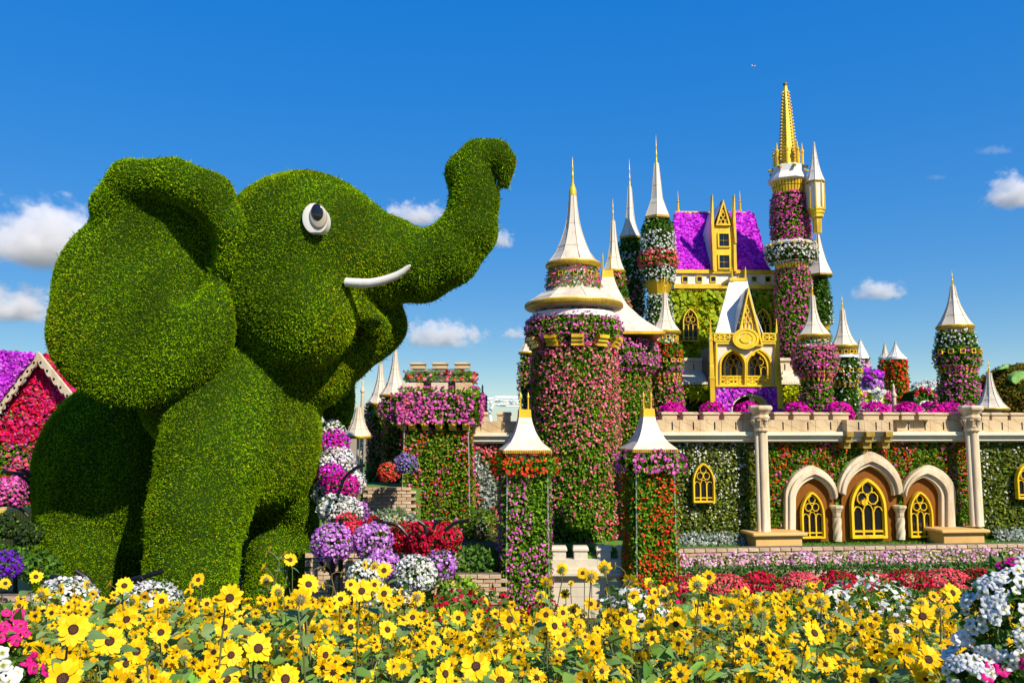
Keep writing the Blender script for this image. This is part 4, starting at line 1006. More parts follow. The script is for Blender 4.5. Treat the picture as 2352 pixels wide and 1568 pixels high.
# parapet panels and merlons (shared meshes)
def local_fr(): return Fr((0, 0, 0), (1, 0))
LF0 = local_fr()
ang = math.atan2(WALLX.y, WALLX.x)
def merlon_mesh(w_, h, d=.34, name='merlon', m=None):
    cap = h * .36; mb = MB()
    mb.box((-w_ / 2 + .025, -d / 2 + .03, 0), (w_ / 2 - .025, d / 2 - .03, h - cap))
    mb.box((-w_ / 2, -d / 2, h - cap + .002), (w_ / 2, d / 2, h - cap * .45))
    a, b, c0, c1 = -w_ / 2, w_ / 2, -d / 2, d / 2; z0, z1 = h - cap * .45, h; e = .05
    mb.hexa([(a, c0, z0 + .001), (b, c0, z0 + .001), (a, c1, z0 + .001), (b, c1, z0 + .001), (a + .02, c0 + e, z1), (b - .02, c0 + e, z1), (a + .02, c1 - .02, z1), (b - .02, c1 - .02, z1)])
    return mb.mesh(name, m or STONE, bevel=.006)
def piece(name, me, parent, loc, rz=0):
    o = link(name, me, parent, Vector(loc) - wloc(parent)); o.rotation_euler.z = rz; return o
MER = [(1514.5, 1553.5), (1562.5, 1600), (1609, 1648.5), (1656, 1697), (1702.5, 1737), (1771, 1807), (1814, 1855.5), (1861, 1898.5), (1904, 1945), (1963, 2003), (2008, 2048), (2049.5, 2082), (2088, 2125), (2130, 2170), (2174, 2213), (2245, 2265), (2267, 2308), (2310, 2352), (2357, 2398)]
mmesh = merlon_mesh(.40, zm - zp1)
for (a, b) in MER:
    out = .22 if 1955 < a < 2090 else 0
    u = (wp(a, 955)[0] + wp(b, 955)[0]) / 2; o = piece('merlon', mmesh, wall, W(u, zp1, .0 + out), ang); o.scale.x = (wp(b, 955)[0] - wp(a, 955)[0]) / .40
edges = [U0] + [wp(x, 978)[0] for x in (1556, 1603, 1652, 1700, 1750, 1812, 1866, 1917, 1945)]
def panels(us, n1):
    for ua, ub in zip(us, us[1:]):
        MB().ext(W, [(ua + .004, zp0), (ub - .004, zp0), (ub - .004, zp1), (ua + .004, zp1)], -.2, n1).build('wall_panel', STONE, wall)
        c = (ua + ub) / 2 + (ub - ua) * .18; MB().ext(W, [(c - .016, zp0 + .04), (c + .016, zp0 + .04), (c + .016, zp1 - .05), (c - .016, zp1 - .05)], n1 - .02, n1 + .003).build('arrow_slit', BLACK, wall)
panels(edges, .155)
panels([wp(x, 978, .4)[0] for x in (1945, 1985, 2025, 2052)], .40)
panels([wp(x, 978)[0] for x in (2052, 2090, 2128, 2172, 2216, 2262, 2306, 2352)] + [U1], .155)
for x0, x1 in ((1943, 1958), (1987, 2006), (2032, 2048)):
    a, b = wp(x0, 1000, .35)[0], wp(x1, 1000, .35)[0]; mb = MB(); h = .40; zt = zp0
    for (f0, f1, n) in ((0, .3, .42), (.3, .62, .34), (.62, 1, .24)): mb.ext(W, [(a, zt - f1 * h), (b, zt - f1 * h), (b, zt - f0 * h - .002), (a, zt - f0 * h - .002)], -.1, n)
    mb.build('bracket', OLDGOLD, wall)
# plywood niches, arches
def woff(pts, n): return [wp(x, y, n) for x, y in pts]
ARC = {'L': (1804, 1925, 1068, 1140, 1224, 1829, 1913, 1098), 'C': (1926, 2074, 1036, 1130, 1240, 1944, 2054, 1070), 'R': (2074, 2195, 1067, 1135, 1218, 2082, 2163, 1096)}
for k, (xl, xr, yt, ys, yb, il, ir, it) in ARC.items():
    o_ = arch_pts(xl, xr, yt, ys, yb, 12, 1.5); i_ = arch_pts(il, ir, it, ys + 8, yb, 12, 1.5)
    n_panel = -.095
    MB().ext(W, [wp(x, y, 0) for x, y in arch_pts((xl + il) / 2, (xr + ir) / 2, (yt + it) / 2, ys + 4, 1243, 12, 1.5)], -.16, -.045).build('wood_panel', PLY, wall)
    for (f0, f1, n) in ((0, .34, .11), (.3, .7, .17), (.66, 1.0, .09)):
        mixp = lambda f: [(a[0] * (1 - f) + b[0] * f, a[1] * (1 - f) + b[1] * f) for a, b in zip(o_, i_)]
        q = (lambda L_: L_)
        oo, ii = mixp(f0), mixp(f1)
        if k == 'C': oo, ii = oo[1:-1], ii[1:-1]
        if k == 'L': oo, ii = oo[:-1], ii[:-1]
        if k == 'R': oo, ii = oo[1:], ii[1:]
        mbx = MB().band(W, [wp(x, y, .1) for x, y in oo], [wp(x, y, .1) for x, y in ii], -.16, n + {'L': 0, 'C': .004, 'R': .008}[k], False)
        mbx.build('arch_moulding', STONE2, wall, bevel=.012)
for (x0, x1, y0, y1) in ((1590, 1637, 1062, 1153), (1839, 1887, 1128, 1235), (1953, 2027, 1097, 1235), (2087, 2134, 1127, 1233), (2332, 2381, 1062, 1145)):
    n = .0 if y1 > 1200 else .06
    a, b = wp(x0, y1, n), wp(x1, y0, n); lancet(wall, W, (a[0] + b[0]) / 2, a[1], b[0] - a[0], b[1] - a[1], n)
# golden crest on the middle window
cw = lambda x, y: wp(x, y, .1)
crest = MB()
for s_ in (-1, 1): crest.ext(W, [cw(1985.5 + s_ * 1.2, 1146), cw(1985.5 + s_ * 6.5, 1150), cw(1985.5 + s_ * 7, 1156), cw(1985.5 + s_ * 1.2, 1161)], .05, .12)
crest.ext(W, [cw(1985, 1143), cw(1986, 1143), cw(1986, 1164), cw(1985, 1164)], .05, .115); crest.build('gold_crest', YELLOW, wall)
# short twisted columns between the arches
for x, yb in ((1922, 1242), (2067, 1238)):
    c = W(wp(x, 1200, .05)[0], 0, .06); u_ = scl(1200, c.y); Zf = lambda y: zz(y, c.y)
    cap = MB().lathe([(8 * u_, Zf(1187)), (9 * u_, Zf(1184)), (9.5 * u_, Zf(1176)), (13 * u_, Zf(1168)), (15 * u_, Zf(1166)), (15 * u_, Zf(1161)), (13 * u_, Zf(1160))], (c.x, c.y), 8, .39).build('short_column_capital', STONE2, wall)
    vs = []; fs = []; n_, L_ = 20, 22
    for i in range(L_):
        z_ = Zf(yb) + (Zf(1187) - Zf(yb)) * i / (L_ - 1); tw = 2.6 * i / (L_ - 1)
        for k in range(n_):
            a = 2 * math.pi * k / n_; r_ = u_ * (8.2 + 1.9 * abs(math.cos(2.5 * (a))) ** 1.5); vs.append((c.x + r_ * math.cos(a + tw), c.y + r_ * math.sin(a + tw), z_))
    fs = [(i * n_ + k, i * n_ + (k + 1) % n_, (i + 1) * n_ + (k + 1) % n_, (i + 1) * n_ + k) for i in range(L_ - 1) for k in range(n_)]
    MB().add(vs, fs).build('twisted_column', STONE2, wall)
# planted panels
def not_arch(P):
    u = (P - np.array(W.o)) @ np.array(W.u); z = P[:, 2]; k = np.ones(len(P), bool)
    for (xl, xr, yt, ys, yb, il, ir, it) in ARC.values():
        q = np.array([wp(x, y, 0) for x, y in arch_pts(xl + 2, xr - 2, yt + 3, ys, yb, 12, 1.5)]); k &= ~((u > q[:, 0].min()) & (u < q[:, 0].max()) & (z < np.interp(u, q[:, 0], q[:, 1])))
    for (x0, x1, y0, y1) in ((1590, 1637, 1062, 1153), (2332, 2381, 1062, 1145)):
        a, b = wp(x0 - 1, y1 + 1), wp(x1 + 1, y0 + 4); k &= ~((u > a[0]) & (u < b[0]) & (z > a[1]) & (z < b[1] - .8 * abs(u - (a[0] + b[0]) / 2)))
    return k
def wq(u0, u1, z0, z1, n=-.09): return masked(S_quad(W(u0, z0, n), W(u1, z0, n), W(u1, z1, n), W(u0, z1, n), W.n), not_arch)
um0, um1 = wp(1752, 1100)[0], wp(2240, 1100)[0]
hi = zc0 - .0
cover('white_flower_panel', wall, wq(U0, um0, TZ + .15, hi), (900, .095, .07, OLIVE + [(.16, .2, .07)]), [(300, .044, WHITE, .8, lambda P: RN.uniform(0, 1, len(P)) < np.clip((P[:, 2] - 1.9) / 1.6, .25, 1))], .07)
cover('red_flower_panel', wall, wq(um0, um1, TZ + .02, hi), (900, .09, .068, GREEN + OLIVE), [(190, .048, RED, .9, lambda P: RN.uniform(0, 1, len(P)) < np.clip((P[:, 2] - 2.0) / 1.2, .1, 1)), (50, .05, MAUVE, .9)], .07)
cover('white_flower_panel', wall, wq(um1, U1, TZ + .15, hi), (900, .095, .07, OLIVE + [(.16, .2, .07)]), [(200, .05, WHITE, .9, lambda P: RN.uniform(0, 1, len(P)) < np.clip((P[:, 2] - 1.7) / 1.6, .2, 1))], .07)
for (ua, ub) in ((U0, wp(1722, 1240)[0]), (wp(2285, 1230)[0], U1)):
    cover('silver_foliage_row', wall, S_quad(W(ua, TZ, .12), W(ub, TZ, .12), W(ub, TZ + .27, -.06), W(ua, TZ + .27, -.06), W.n), (900, .1, .07, SILVER), [], .1)
# tall clustered columns on broad plinths
def column(px, py_top, py_bot, plx0, plx1, ply0, ply1, D_n, lab):
    u, _ = wp(px, 1200, D_n); c = W(u, 0, D_n); S_ = scl(1100, c.y); Zf = lambda y: zz(y, c.y)
    t = thing('column', (c.x, c.y, TZ), lab, 'column', 'clustered stone columns')
    for dx, dy, r_ in ((-9, 0, 6.5), (0, -6, 7), (9, 0, 6.5)):
        MB().lathe([(r_ * S_ * 1.1, Zf(py_bot)), (r_ * S_ * 1.1, Zf(py_bot - 3)), (r_ * S_, Zf(py_bot - 5)), (r_ * S_ * .93, Zf(py_top + 58))], (c.x + dx * S_, c.y + dy * S_), 16).build('shaft', STONE2, t, True)
    MB().lathe([(15 * S_, Zf(py_top + 60)), (17 * S_, Zf(py_top + 58)), (17 * S_, Zf(py_top + 55)), (15.5 * S_, Zf(py_top + 54)), (15.5 * S_, Zf(py_top + 50)), (17 * S_, Zf(py_top + 49)), (15.5 * S_, Zf(py_top + 46)), (17 * S_, Zf(py_top + 36)), (21 * S_, Zf(py_top + 31))], (c.x, c.y), 12).build('collar', STONE2, t)
    for k in range(8):
        a = k * math.pi / 4 - 1.2; p0 = Vector((c.x + 15 * S_ * math.cos(a), c.y + 15 * S_ * math.sin(a), Zf(py_top + 47))); p1 = Vector((c.x + 20.5 * S_ * math.cos(a), c.y + 20.5 * S_ * math.sin(a), Zf(py_top + 32)))
        MB().tube([p0, p0.lerp(p1, .6) + Vector((0, 0, .02)), p1], [.03, .04, .05], 6).build('capital_leaf', STONE2, t)
    MB().lathe([(20 * S_, Zf(py_top + 31.5)), (22 * S_, Zf(py_top + 27)), (18 * S_, Zf(py_top + 22)), (20 * S_, Zf(py_top + 18)), (25 * S_, Zf(py_top + 12)), (27.5 * S_, Zf(py_top + 10)), (28 * S_, Zf(py_top + 4)), (25 * S_, Zf(py_top + .5)), (22 * S_, Zf(py_top))], (c.x, c.y), 8, .39).build('capital', STONE2, t, bevel=.01)
    a = wp(plx0, ply1, D_n + .25)[0]; b = wp(plx1, ply1, D_n + .25)[0]; zt = zz(ply0, c.y - .2)
    MB().ext(W, [(a + .1, TZ), (b - .1, TZ), (b - .1, zt - .08), (a + .1, zt - .08)], .0, D_n + .26).build('plinth', OCHRE, t, bevel=.01)
    MB().ext(W, [(a, zt - .085), (b, zt - .085), (b, zt), (a, zt)], -.02, D_n + .36).build('plinth_top', OCHRE, t, bevel=.025)
column(1754, 931, 1221, 1726, 1852, 1222, 1249, .42, 'clustered stone column left of the triple arches, before the battlements')
column(2244, 931, 1208, 2158, 2270, 1214, 1236, .42, 'clustered stone column right of the triple arches, before the battlements')
for i, x in enumerate((1545, 1637, 1718, 1831, 1926, 2011, 2084, 2138, 2185)):
    c = at(x, 952, 21.2); t = thing('magenta_flower_pot', (c.x, c.y, c.z - .45), ['magenta petunia bush behind the battlements, nearest the big round tower', 'magenta petunia bush behind the battlements, left of the gatehouse arch', 'magenta petunia bush behind the battlements, under the gatehouse arch', 'magenta petunia bush behind the battlements, below the right tiled wing', 'magenta petunia bush behind the battlements, below the pink gallery tower',
        'magenta petunia bush behind the battlements, left of the white baluster', 'magenta petunia bush behind the battlements, right of the white baluster', 'magenta petunia bush behind the battlements, under the flowered bridge arch', 'magenta petunia bush behind the battlements, beside the lone right tower'][i], 'flower bush', 'magenta bushes behind the battlements')
    MB().lathe([(.16, c.z - .45), (.22, c.z - .15)], (c.x, c.y), 12).build('pot', OCHRE, t)
    cover('petunias', t, S_ell((c.x, c.y, c.z), (.26, .24, .22), -.8), (500, .08, .06, DKGREEN), [(900, .08, MAGENTA, .2)], .07)
# ---------------------------------------------------------------- retaining walls of split brick with planted ledges
def brick_mesh():
    out = []
    for i in range(4):
        w_, h, d = .235, .078, .09; mb = MB(); mb.box((-w_ / 2, -d / 2, 0), (w_ / 2, d / 2, h)); me = mb.mesh('brick', BRICK, bevel=.008)
        for v in me.vertices: v.co += Vector((R.uniform(-.004, .004), R.uniform(-.008, .008), R.uniform(-.003, .003)))
        out.append(me)
    return out
BR = brick_mesh()
def brick_wall(fr, u0, u1, ztop, courses, label, limit=290, h=.086, w_=.245):
    t = thing('retaining_wall', fr((u0 + u1) / 2, 0), label, 'retaining wall', 'stepped brick retaining walls')
    MB().ext(fr, [(u0, -.02), (u1, -.02), (u1, ztop - .012), (u0, ztop - .012)], -.3, -.022).build('mortar_bed', MORTAR, t)
    n = 0; a = math.atan2(fr.u.y, fr.u.x)
    for c in range(courses):
        z = ztop - (c + 1) * h; u = u0 + (w_ / 2 if c % 2 else 0); cap = c == 0
        while u < u1 and n < limit:
            o = piece('brick', R.choice(BR), t, fr(u + w_ / 2, z, -.04 + R.uniform(-.006, .012) + (.025 if cap else 0)), a); n += 1; u += w_
    return t
def ledge(fr, u0, u1, z, d0, d1, nm):
    m = MB(); m.add([fr(u0, z, d0), fr(u1, z, d0), fr(u1, z, d1), fr(u0, z, d1)], [(0, 1, 2, 3)]); m.build(nm, SOIL)['kind'] = 'structure'
TF = [Fr(W(0, 0, q), WALLX) for q in (1.25, 2.0, 2.75)]
tops = [TF[0].px(1800, 1256)[1], TF[1].px(1800, 1308)[1], TF[2].px(1800, 1372)[1]]
ua = -3.4; ub = 9.6
brick_wall(TF[0], ua, ub, tops[0], 5, 'upper pale brick retaining wall edging the castle lawn')
brick_wall(TF[1], ua, ub, tops[1], 5, 'middle brick retaining wall draped with green creeper, above the red flower row')
brick_wall(TF[2], ua, ub, tops[2], 5, 'lowest brick retaining wall below the red flower row, partly behind sunflowers')
ledge(TF[0], ua, ub, tops[1] - .02, 0, .75, 'planting_ledge'); ledge(TF[1], ua, ub, tops[2] - .02, 0, .75, 'planting_ledge')
def bush_row(fr, n, z, u0, u1, k, rx, rz, name, styles, cat, grp, where, leaf=GREEN, fsz=.06, dens=900):
    for i in range(k):
        u = u0 + (u1 - u0) * (i + .5) / k + R.uniform(-.05, .05); c = fr(u, z + rz * .45, n + R.uniform(-.03, .03)); st = styles(i)
        t = thing(name, fr(u, z, n), where(i, st, u), cat, grp)
        cover('blossoms', t, S_ell(c, (rx * R.uniform(.85, 1.15), .24, rz * R.uniform(.85, 1.15)), -.75), (800, .07, .05, leaf), [(dens, fsz, st[0], st[1])], .05)
def landmark(u):
    d = TF[0](u, 1.0); px = CX + d.x / d.y * F
    for x, nm in ((1640, 'just right of the red flowered gate tower'), (1715, 'below the small left window'), (1800, 'below the left column plinth'), (1880, 'below the left arch'), (1935, 'below the left twisted column'), (2030, 'below the middle arch'), (2080, 'below the right twisted column'), (2150, 'below the right arch'), (2270, 'below the right column plinth'), (9999, 'at the far right end of the wall')):
        if px < x: return nm
seen = {}
def uniq(s):
    seen[s] = seen.get(s, 0) + 1
    return s if seen[s] == 1 else 'another ' * 0 + ['', 'second ', 'third ', 'fourth ', 'fifth ', 'sixth ', 'seventh ', 'eighth ', 'ninth ', 'tenth '][seen[s] - 1] + s
bush_row(TF[0], .42, tops[1] - .02, ua + .3, ub, 18, .32, .19, 'impatiens_bush', lambda i: (PALEPINK, .35 + .3 * (i % 3 == 2)), 'flower bush', 'pale pink bushes along the upper brick wall', lambda i, st, u: uniq('pale pink impatiens bush ' + landmark(u)), GREEN, .055, 700)
bush_row(TF[1], .40, tops[2] - .02, ua + .3, ub, 16, .43, .26, 'red_bush', lambda i: [(DKRED + CRIMSON, .4), (CORAL, .1)][i % 2], 'flower bush', 'red bushes on the lower brick ledge', lambda i, st, u: uniq(('coral red' if i % 2 else 'dark crimson') + ' flower bush ' + landmark(u)), DKGREEN, .05, 1300)
for j in (1, 2):
    fr = TF[j]; P, Nn = S_quad(fr(ua, tops[j] - .36, .02), fr(ub, tops[j] - .36, .02), fr(ub, tops[j] + .1, -.02), fr(ua, tops[j] + .1, -.02), fr.n)(1900)
    u = (P - np.array(fr.o)) @ np.array(fr.u); dr = .04 + .26 * np.clip(.3 + 1.1 * pn(np.stack([u * 1.7, u * 0 + j * 5, u * 0], 1), 1.6), 0, 1)
    k = (tops[j] - P[:, 2]) < dr; P, Nn = P[k], Nn[k]; P = P + Nn * RN.uniform(0, .12, (len(P), 1))
    o = np_obj('green_creeper', None, [leafs(P, Nn, .06, .05, [(.07, .2, .03), (.11, .26, .05), (.05, .14, .02)], .8, .2)]); o['kind'] = 'stuff'
# ---------------------------------------------------------------- gate towers and gate wall
def box_skin(fr, x0, x1, yt, yb, D, base, dep): pass
class SqTower:
    """square flowered tower: front plane at depth D"""
    def __init__(s, name, px0, px1, pyref, D, label, cat='tower', group='square flowered towers', base=0, yaw=.0):
        s.D = D; a, b = at(px0, pyref, D), at(px1, pyref, D); s.cx = (a.x + b.x) / 2; s.hw = (b.x - a.x) / 2; s.c = Vector((s.cx, D + s.hw, 0)); s.yaw = yaw; s.base = base
        s.root = thing(name, (s.cx, D + s.hw, base), label, cat, group)
    def z(s, py): return zz(py, s.D)
    def sides(s, hw, hwt=None):
        """four frames (front, right, left) each with u from -hw..hw"""
        out = []
        for a in (0, math.pi / 2, -math.pi / 2):
            d = Matrix.Rotation(s.yaw + a, 3, 'Z'); n = d @ Vector((0, -1, 0)); u = d @ Vector((1, 0, 0)); f = Fr(s.c + n * hw, (u.x, u.y)); f.n = n; out.append(f)
        return out
    def sampler(s, hw0, z0, hw1, z1):
        fs = []; f0, f1 = s.sides(hw0), s.sides(hw1)
        for a, b in zip(f0, f1): fs.append(S_quad(a(-hw0, z0), a(hw0, z0), b(hw1, z1), b(-hw1, z1), a.n))
        return S_many(*fs)
    def loft(s, name, pts, m, parent=None, bevel=0):
        pr = [(h * 1.4142, z_) for h, z_ in pts]
        return MB().lathe(pr, (s.c.x, s.c.y), 4, math.pi / 4 + s.yaw).build(name, m, parent or s.root, bevel=bevel)
def gate_tower(px0, px1, D, lab, ring, ringcol, shaftcol, yt, yr0, yr1, rx, cap, yaw):
    t = SqTower('gate_tower', px0, px1, 1200, D, lab, 'gate tower', 'gate towers', yaw=yaw); S_ = t.hw
    rw = S_ * 1.15
    rp = [(.30 * S_, yt + 16), (.38 * S_, yt + 35), (.52 * S_, yt + 55), (.75 * S_, yt + 75), (rw, yt + 93)]
    ys = [p[1] for p in rp]; hs_ = [p[0] for p in rp]
    t.loft('tent_roof', [(float(np.interp(y, ys, hs_)), t.z(y)) for y in [ys[0] + (ys[-1] - ys[0]) * i / 9 for i in range(10)]][::-1], CREAM)
    rim = t.loft('roof_rim', [(rw * 1.0, t.z(yt + 101)), (rw * 1.01, t.z(yt + 93))], GOLD)
    f = t.sides(rw * 1.012); zb, za = t.z(yt + 100), t.z(yt + 94); k = 22; m = MB()
    for fr in f:
        for i in range(k):
            u = -rw + 2 * rw * (i + .2) / k; m.ext(fr, [(u, zb), (u + 1.1 * rw / k, zb), (u + 1.1 * rw / k, za), (u, za)], -.02, .008)
            m.ext(fr, [(u + .2 * rw / k, zb + (za - zb) * .35), (u + .6 * rw / k, zb + (za - zb) * .35), (u + .6 * rw / k, zb + (za - zb) * .65), (u + .2 * rw / k, zb + (za - zb) * .65)], -.02, .014)
    m.build('key_pattern', OLDGOLD, rim)['kind'] = 'stuff'
    t.loft('gold_cap', [(.31 * S_, t.z(yt + 18)), (.285 * S_, t.z(yt - .5)), (.27 * S_, t.z(yt - 1))], GOLD)
    for sx in (-1, 1):
        x = t.c.x + sx * .19 * S_; MB().lathe([(.018, t.z(yt)), (.016, t.z(yt - 28)), (.03, t.z(yt - 29)), (.022, t.z(yt - 34)), (.002, t.z(yt - 42))], (x, t.c.y), 8).build('finial', GOLD, t.root)
    t.loft('lantern', [(S_ * .9, t.z(yt + 120)), (S_ * .9, t.z(yt + 100))], WHITEP)
    for fr in t.sides(S_ * .9):
        for i in range(5):
            u = -S_ * .8 + i * S_ * .38; MB().ext(fr, [(u, t.z(yt + 116)), (u + .1, t.z(yt + 116)), (u + .1, t.z(yt + 106)), (u, t.z(yt + 106))], -.02, .01).build('opening', BLACK, t.root)
    zt, z1, z2 = t.z(yr0 + 11), t.z((yr0 + 6 + yr1) / 2), t.z(yr1)
    hb = S_ * rx
    t.loft('planting_frame', [(S_ * 1.0, 0), (S_ * .94, z2), (hb * .9, z2 + .05), (hb * .9, zt)], CORE)
    cover('ring_flowers', t.root, S_many(t.sampler(hb * .92, z2 - .02, hb * .98, z1), t.sampler(hb * .98, z1, hb * .9, zt + .03), S_quad(*[Vector((t.c.x + sx * hb, t.c.y + sy * hb, zt)) for sx, sy in ((-1, -1), (1, -1), (1, 1), (-1, 1))], (0, 0, 1))), (700, .08, .06, GREEN), [(380, .066, ringcol, .5)], .13)
    cover('flower_cover', t.root, t.sampler(S_ * 1.03, 0, S_ * .95, z2), (1000, .075, .058, GREEN), [(250, .05, shaftcol, .7)], .08)
    for sx, fr in ((1, t.sides(S_ * 1.03)[0]), (-1, t.sides(S_ * 1.03)[0])):
        MB().tube([fr(sx * S_ * 1.03, 0, .0), fr(sx * S_ * .97, z2, .0)], .016, 8).build('corner_pipe', STEEL, t.root)
    return t
GT1 = gate_tower(1157, 1254, 17.4, 'left gate tower with cream tent roof, red flower crown and pink flowered shaft', 0, RED, MAUVE, 940, 1048, 1086, 1.25, 0, .12)
GT2 = gate_tower(1452, 1546, 17.4, 'right gate tower with cream tent roof, lilac flower crown and red flowered shaft', 0, MAUVE, RED, 938, 1040, 1080, 1.28, 0, .16)
gw = thing('gate_wall', (at(1357, 1300, 18.2).x, 18.2, 0), 'low cream crenellated wall between the two gate towers', 'gate wall')
gf = Fr((at(1357, 1300, 18.2).x, 18.2, 0), (1, .0)); gp = lambda x, y, n=0: gf.px(x, y, n)
CRM2 = mat('weathered cream render', (.7, .64, .5), .6, build=grimy((.74, .67, .54), (.56, .48, .36), 1.8, (1, 1, .4), .1, 24))
gm = merlon_mesh(.34, gp(1300, 1254)[1] - gp(1300, 1284)[1], .3, 'merlon', CRM2)
for (a, b) in ((1268, 1301), (1318, 1350), (1371, 1404), (1420, 1452)): piece('merlon', gm, gw, gf((gp(a, 1290)[0] + gp(b, 1290)[0]) / 2, gp(a, 1284)[1], -.1))
for (a, b) in ((1262, 1371), (1371.6, 1456)): MB().ext(gf, [gp(a, 1305), gp(b, 1305), gp(b, 1283.5), gp(a, 1283.5)], -.25, .04).build('wall_panel', CRM2, gw)
for (y0, y1, n) in ((1305, 1313, .10), (1313, 1319, .16), (1319, 1326, .07)): MB().ext(gf, [gp(1258, y1), gp(1460, y1), gp(1460, y0 + .1), gp(1258, y0 + .1)], -.2, n).build('moulding', CRM2, gw)
za = gp(1300, 1326)[1]
for i in range(6):
    for k in range(2):
        a, b = gp(1262 + k * 98, 1400)[0] + .003, gp(1359 + k * 98, 1400)[0] - .003; MB().ext(gf, [(a, za - (i + 1) * .2 + .006), (b, za - (i + 1) * .2 + .006), (b, za - i * .2), (a, za - i * .2)], -.25, .0).build('wall_board', CRM2, gw)
# ---------------------------------------------------------------- square tower on the left of the castle
Q = SqTower('square_tower', 931, 1080, 1100, 21.4, 'square flowered tower with two rows of tan merlons and a mauve flower belt', 'tower', 'square flowered towers', TZ, -.05)
h = Q.hw
Q.loft('planting_frame', [(h * 1.03, TZ), (h * .94, Q.z(990)), (h * .94, Q.z(900))], CORE)
cover('flower_cover', Q.root, Q.sampler(h * 1.06, TZ, h * .98, Q.z(985)), (950, .085, .065, GREEN + OLIVE), [(130, .05, RED, .9, lambda P: RN.uniform(0, 1, len(P)) < np.clip((P[:, 2] - 1.4) / 2, .1, 1)), (60, .06, MAUVE, 1.1)], .08)
hb = h * 1.22
Q.loft('belt_frame', [(hb * .92, Q.z(968)), (hb * .95, Q.z(905))], CORE)
cover('belt_flowers', Q.root, S_many(Q.sampler(hb * .98, Q.z(972), hb, Q.z(902)), S_quad(*[Vector((Q.c.x + sx * hb, Q.c.y + sy * hb, Q.z(902))) for sx, sy in ((-1, -1), (1, -1), (1, 1), (-1, 1))], (0, 0, 1))), (600, .085, .065, GREEN), [(300, .075, MAUVE, .5), (40, .07, ROSE, .7)], .13)
for fr in Q.sides(h * 1.0)[:1] + Q.sides(h * 1.0)[2:]:
    for i in range(5):
        u = -h * .85 + i * h * .42; m = MB()
        for (y0, y1, n) in ((972, 977, .26), (977.3, 983, .18), (983.3, 988, .10)): m.ext(fr, [(u, Q.z(y1)), (u + .17, Q.z(y1)), (u + .17, Q.z(y0)), (u, Q.z(y0))], -.05, n)
        m.build('corbel', GOLD, Q.root)
fr = Q.sides(h * 1.02)[0]; fl_ = Q.sides(h * 1.02)[2]
for (a, b, st) in ((-1.02, -.44, STONE), (-.18, .34, CRM2), (.58, 1.1, STONE)):
    MB().ext(fr, [(a * h, Q.z(902)), (b * h, Q.z(902)), (b * h, Q.z(879)), (a * h, Q.z(879))], -.3, .06).build('parapet_block', st, Q.root, bevel=.01)
    MB().ext(fl_, [(a * h, Q.z(902)), (b * h, Q.z(902)), (b * h, Q.z(879)), (a * h, Q.z(879))], -.3, .05).build('parapet_block', CRM2, Q.root, bevel=.01)
Q.loft('upper_frame', [(h * .80, Q.z(900)), (h * .80, Q.z(846))], mat('dim lattice', (.10, .09, .07), .8))
for y in (851, 873):
    for f_ in Q.sides(h * .9): MB().tube([f_(-h * .92, Q.z(y)), f_(h * .92, Q.z(y))], .02, 6).build('frame_rail', STEEL, Q.root)
cover('top_flowers', Q.root, Q.sampler(h * .92, Q.z(874), h * .92, Q.z(850)), (420, .085, .065, GREEN), [(110, .085, PINK + RED, .6)], .12)
mt_ = merlon_mesh(.42, Q.z(831) - Q.z(846), .3, 'merlon', STONE)
for i, u in enumerate((-.62, .05, .72)): piece('top_merlon', mt_, Q.root, Q.sides(h * .82)[0](u * h * 1.05, Q.z(846), -.1), Q.yaw)
for f_, sx in ((Q.sides(h * 1.06)[0], -1), (Q.sides(h * 1.06)[0], 1)): MB().tube([f_(sx * h * 1.06, TZ, .0), f_(sx * h * .99, Q.z(972), .02)], .017, 8).build('corner_pipe', STEEL, Q.root)
# left round tent towers
def tent(px, pyref, D, lab, tip, c0, c1, hw, skin):
    t = Tower('tent_tower', px, pyref, D, lab); t.finial(tip, c0, 2.4)
    t.cone([(c0, 4), (c0 + (c1 - c0) * .3, 6.5), (c0 + (c1 - c0) * .6, 13), (c0 + (c1 - c0) * .85, hw * .68), (c1, hw)], 10, .2); t.rim(c1 - .5, c1 + 6, hw); return t
L1 = tent(907, 880, 23.6, 'round mauve flowered tower with cream tent roof, touching the square tower', 780, 806, 906, 34, None)
L1.skin([(908, 27), (920, 33), (945, 34), (962, 27)], LF(23), [FL(23, MAUVE, 2.2, .4)], .1)
L1.skin([(958, 26), (1010, 27), (1080, 28)], LF(23), [FL(23, ROSE, .9, .6)], .07, tozero=True)
L2 = tent(874, 880, 25.2, 'round coral flowered tower with cream tent roof, second from the square tower', 817, 838, 926, 32, None)
L2.skin([(930, 28), (942, 36), (962, 36), (975, 28)], LF(25), [FL(25, MAUVE + ROSE, 2.2, .4)], .1)
L2.skin([(970, 26), (1010, 28), (1080, 30)], LF(25), [FL(25, ROSE, 1.8, .5)], .07, tozero=True)
L3 = Tower('tent_pavilion', 823, 980, 23.0, 'low cream tent roofed pavilion beside the elephant, under the tall baluster', cat='pavilion')
L3.cone([(935, 6), (950, 8), (970, 14), (988, 22), (1001, 32)], 10, .2); L3.rim(1000, 1007, 32); L3.lathe('post', [(1005, 3), (1010, 3)], STEEL, 8, tozero=True)
def baluster(px, yt, yb, D, lab, s_=1.0):
    t = Tower('stone_baluster', px, yb, D, lab, 'white stone balusters', 'baluster'); h = yb - yt
    t.lathe('shaft', [(yt, .6), (yt + h * .06, 1.9 * s_), (yt + h * .12, 3 * s_), (yt + h * .2, 2.2 * s_), (yt + h * .28, 3.2 * s_), (yt + h * .37, 6.6 * s_), (yt + h * .43, 6.2 * s_), (yt + h * .48, 3.8 * s_), (yt + h * .50, 4.8 * s_), (yt + h * .55, 4.6 * s_), (yb, 5.6 * s_)], STONE2, 14, tozero=True)
    return t
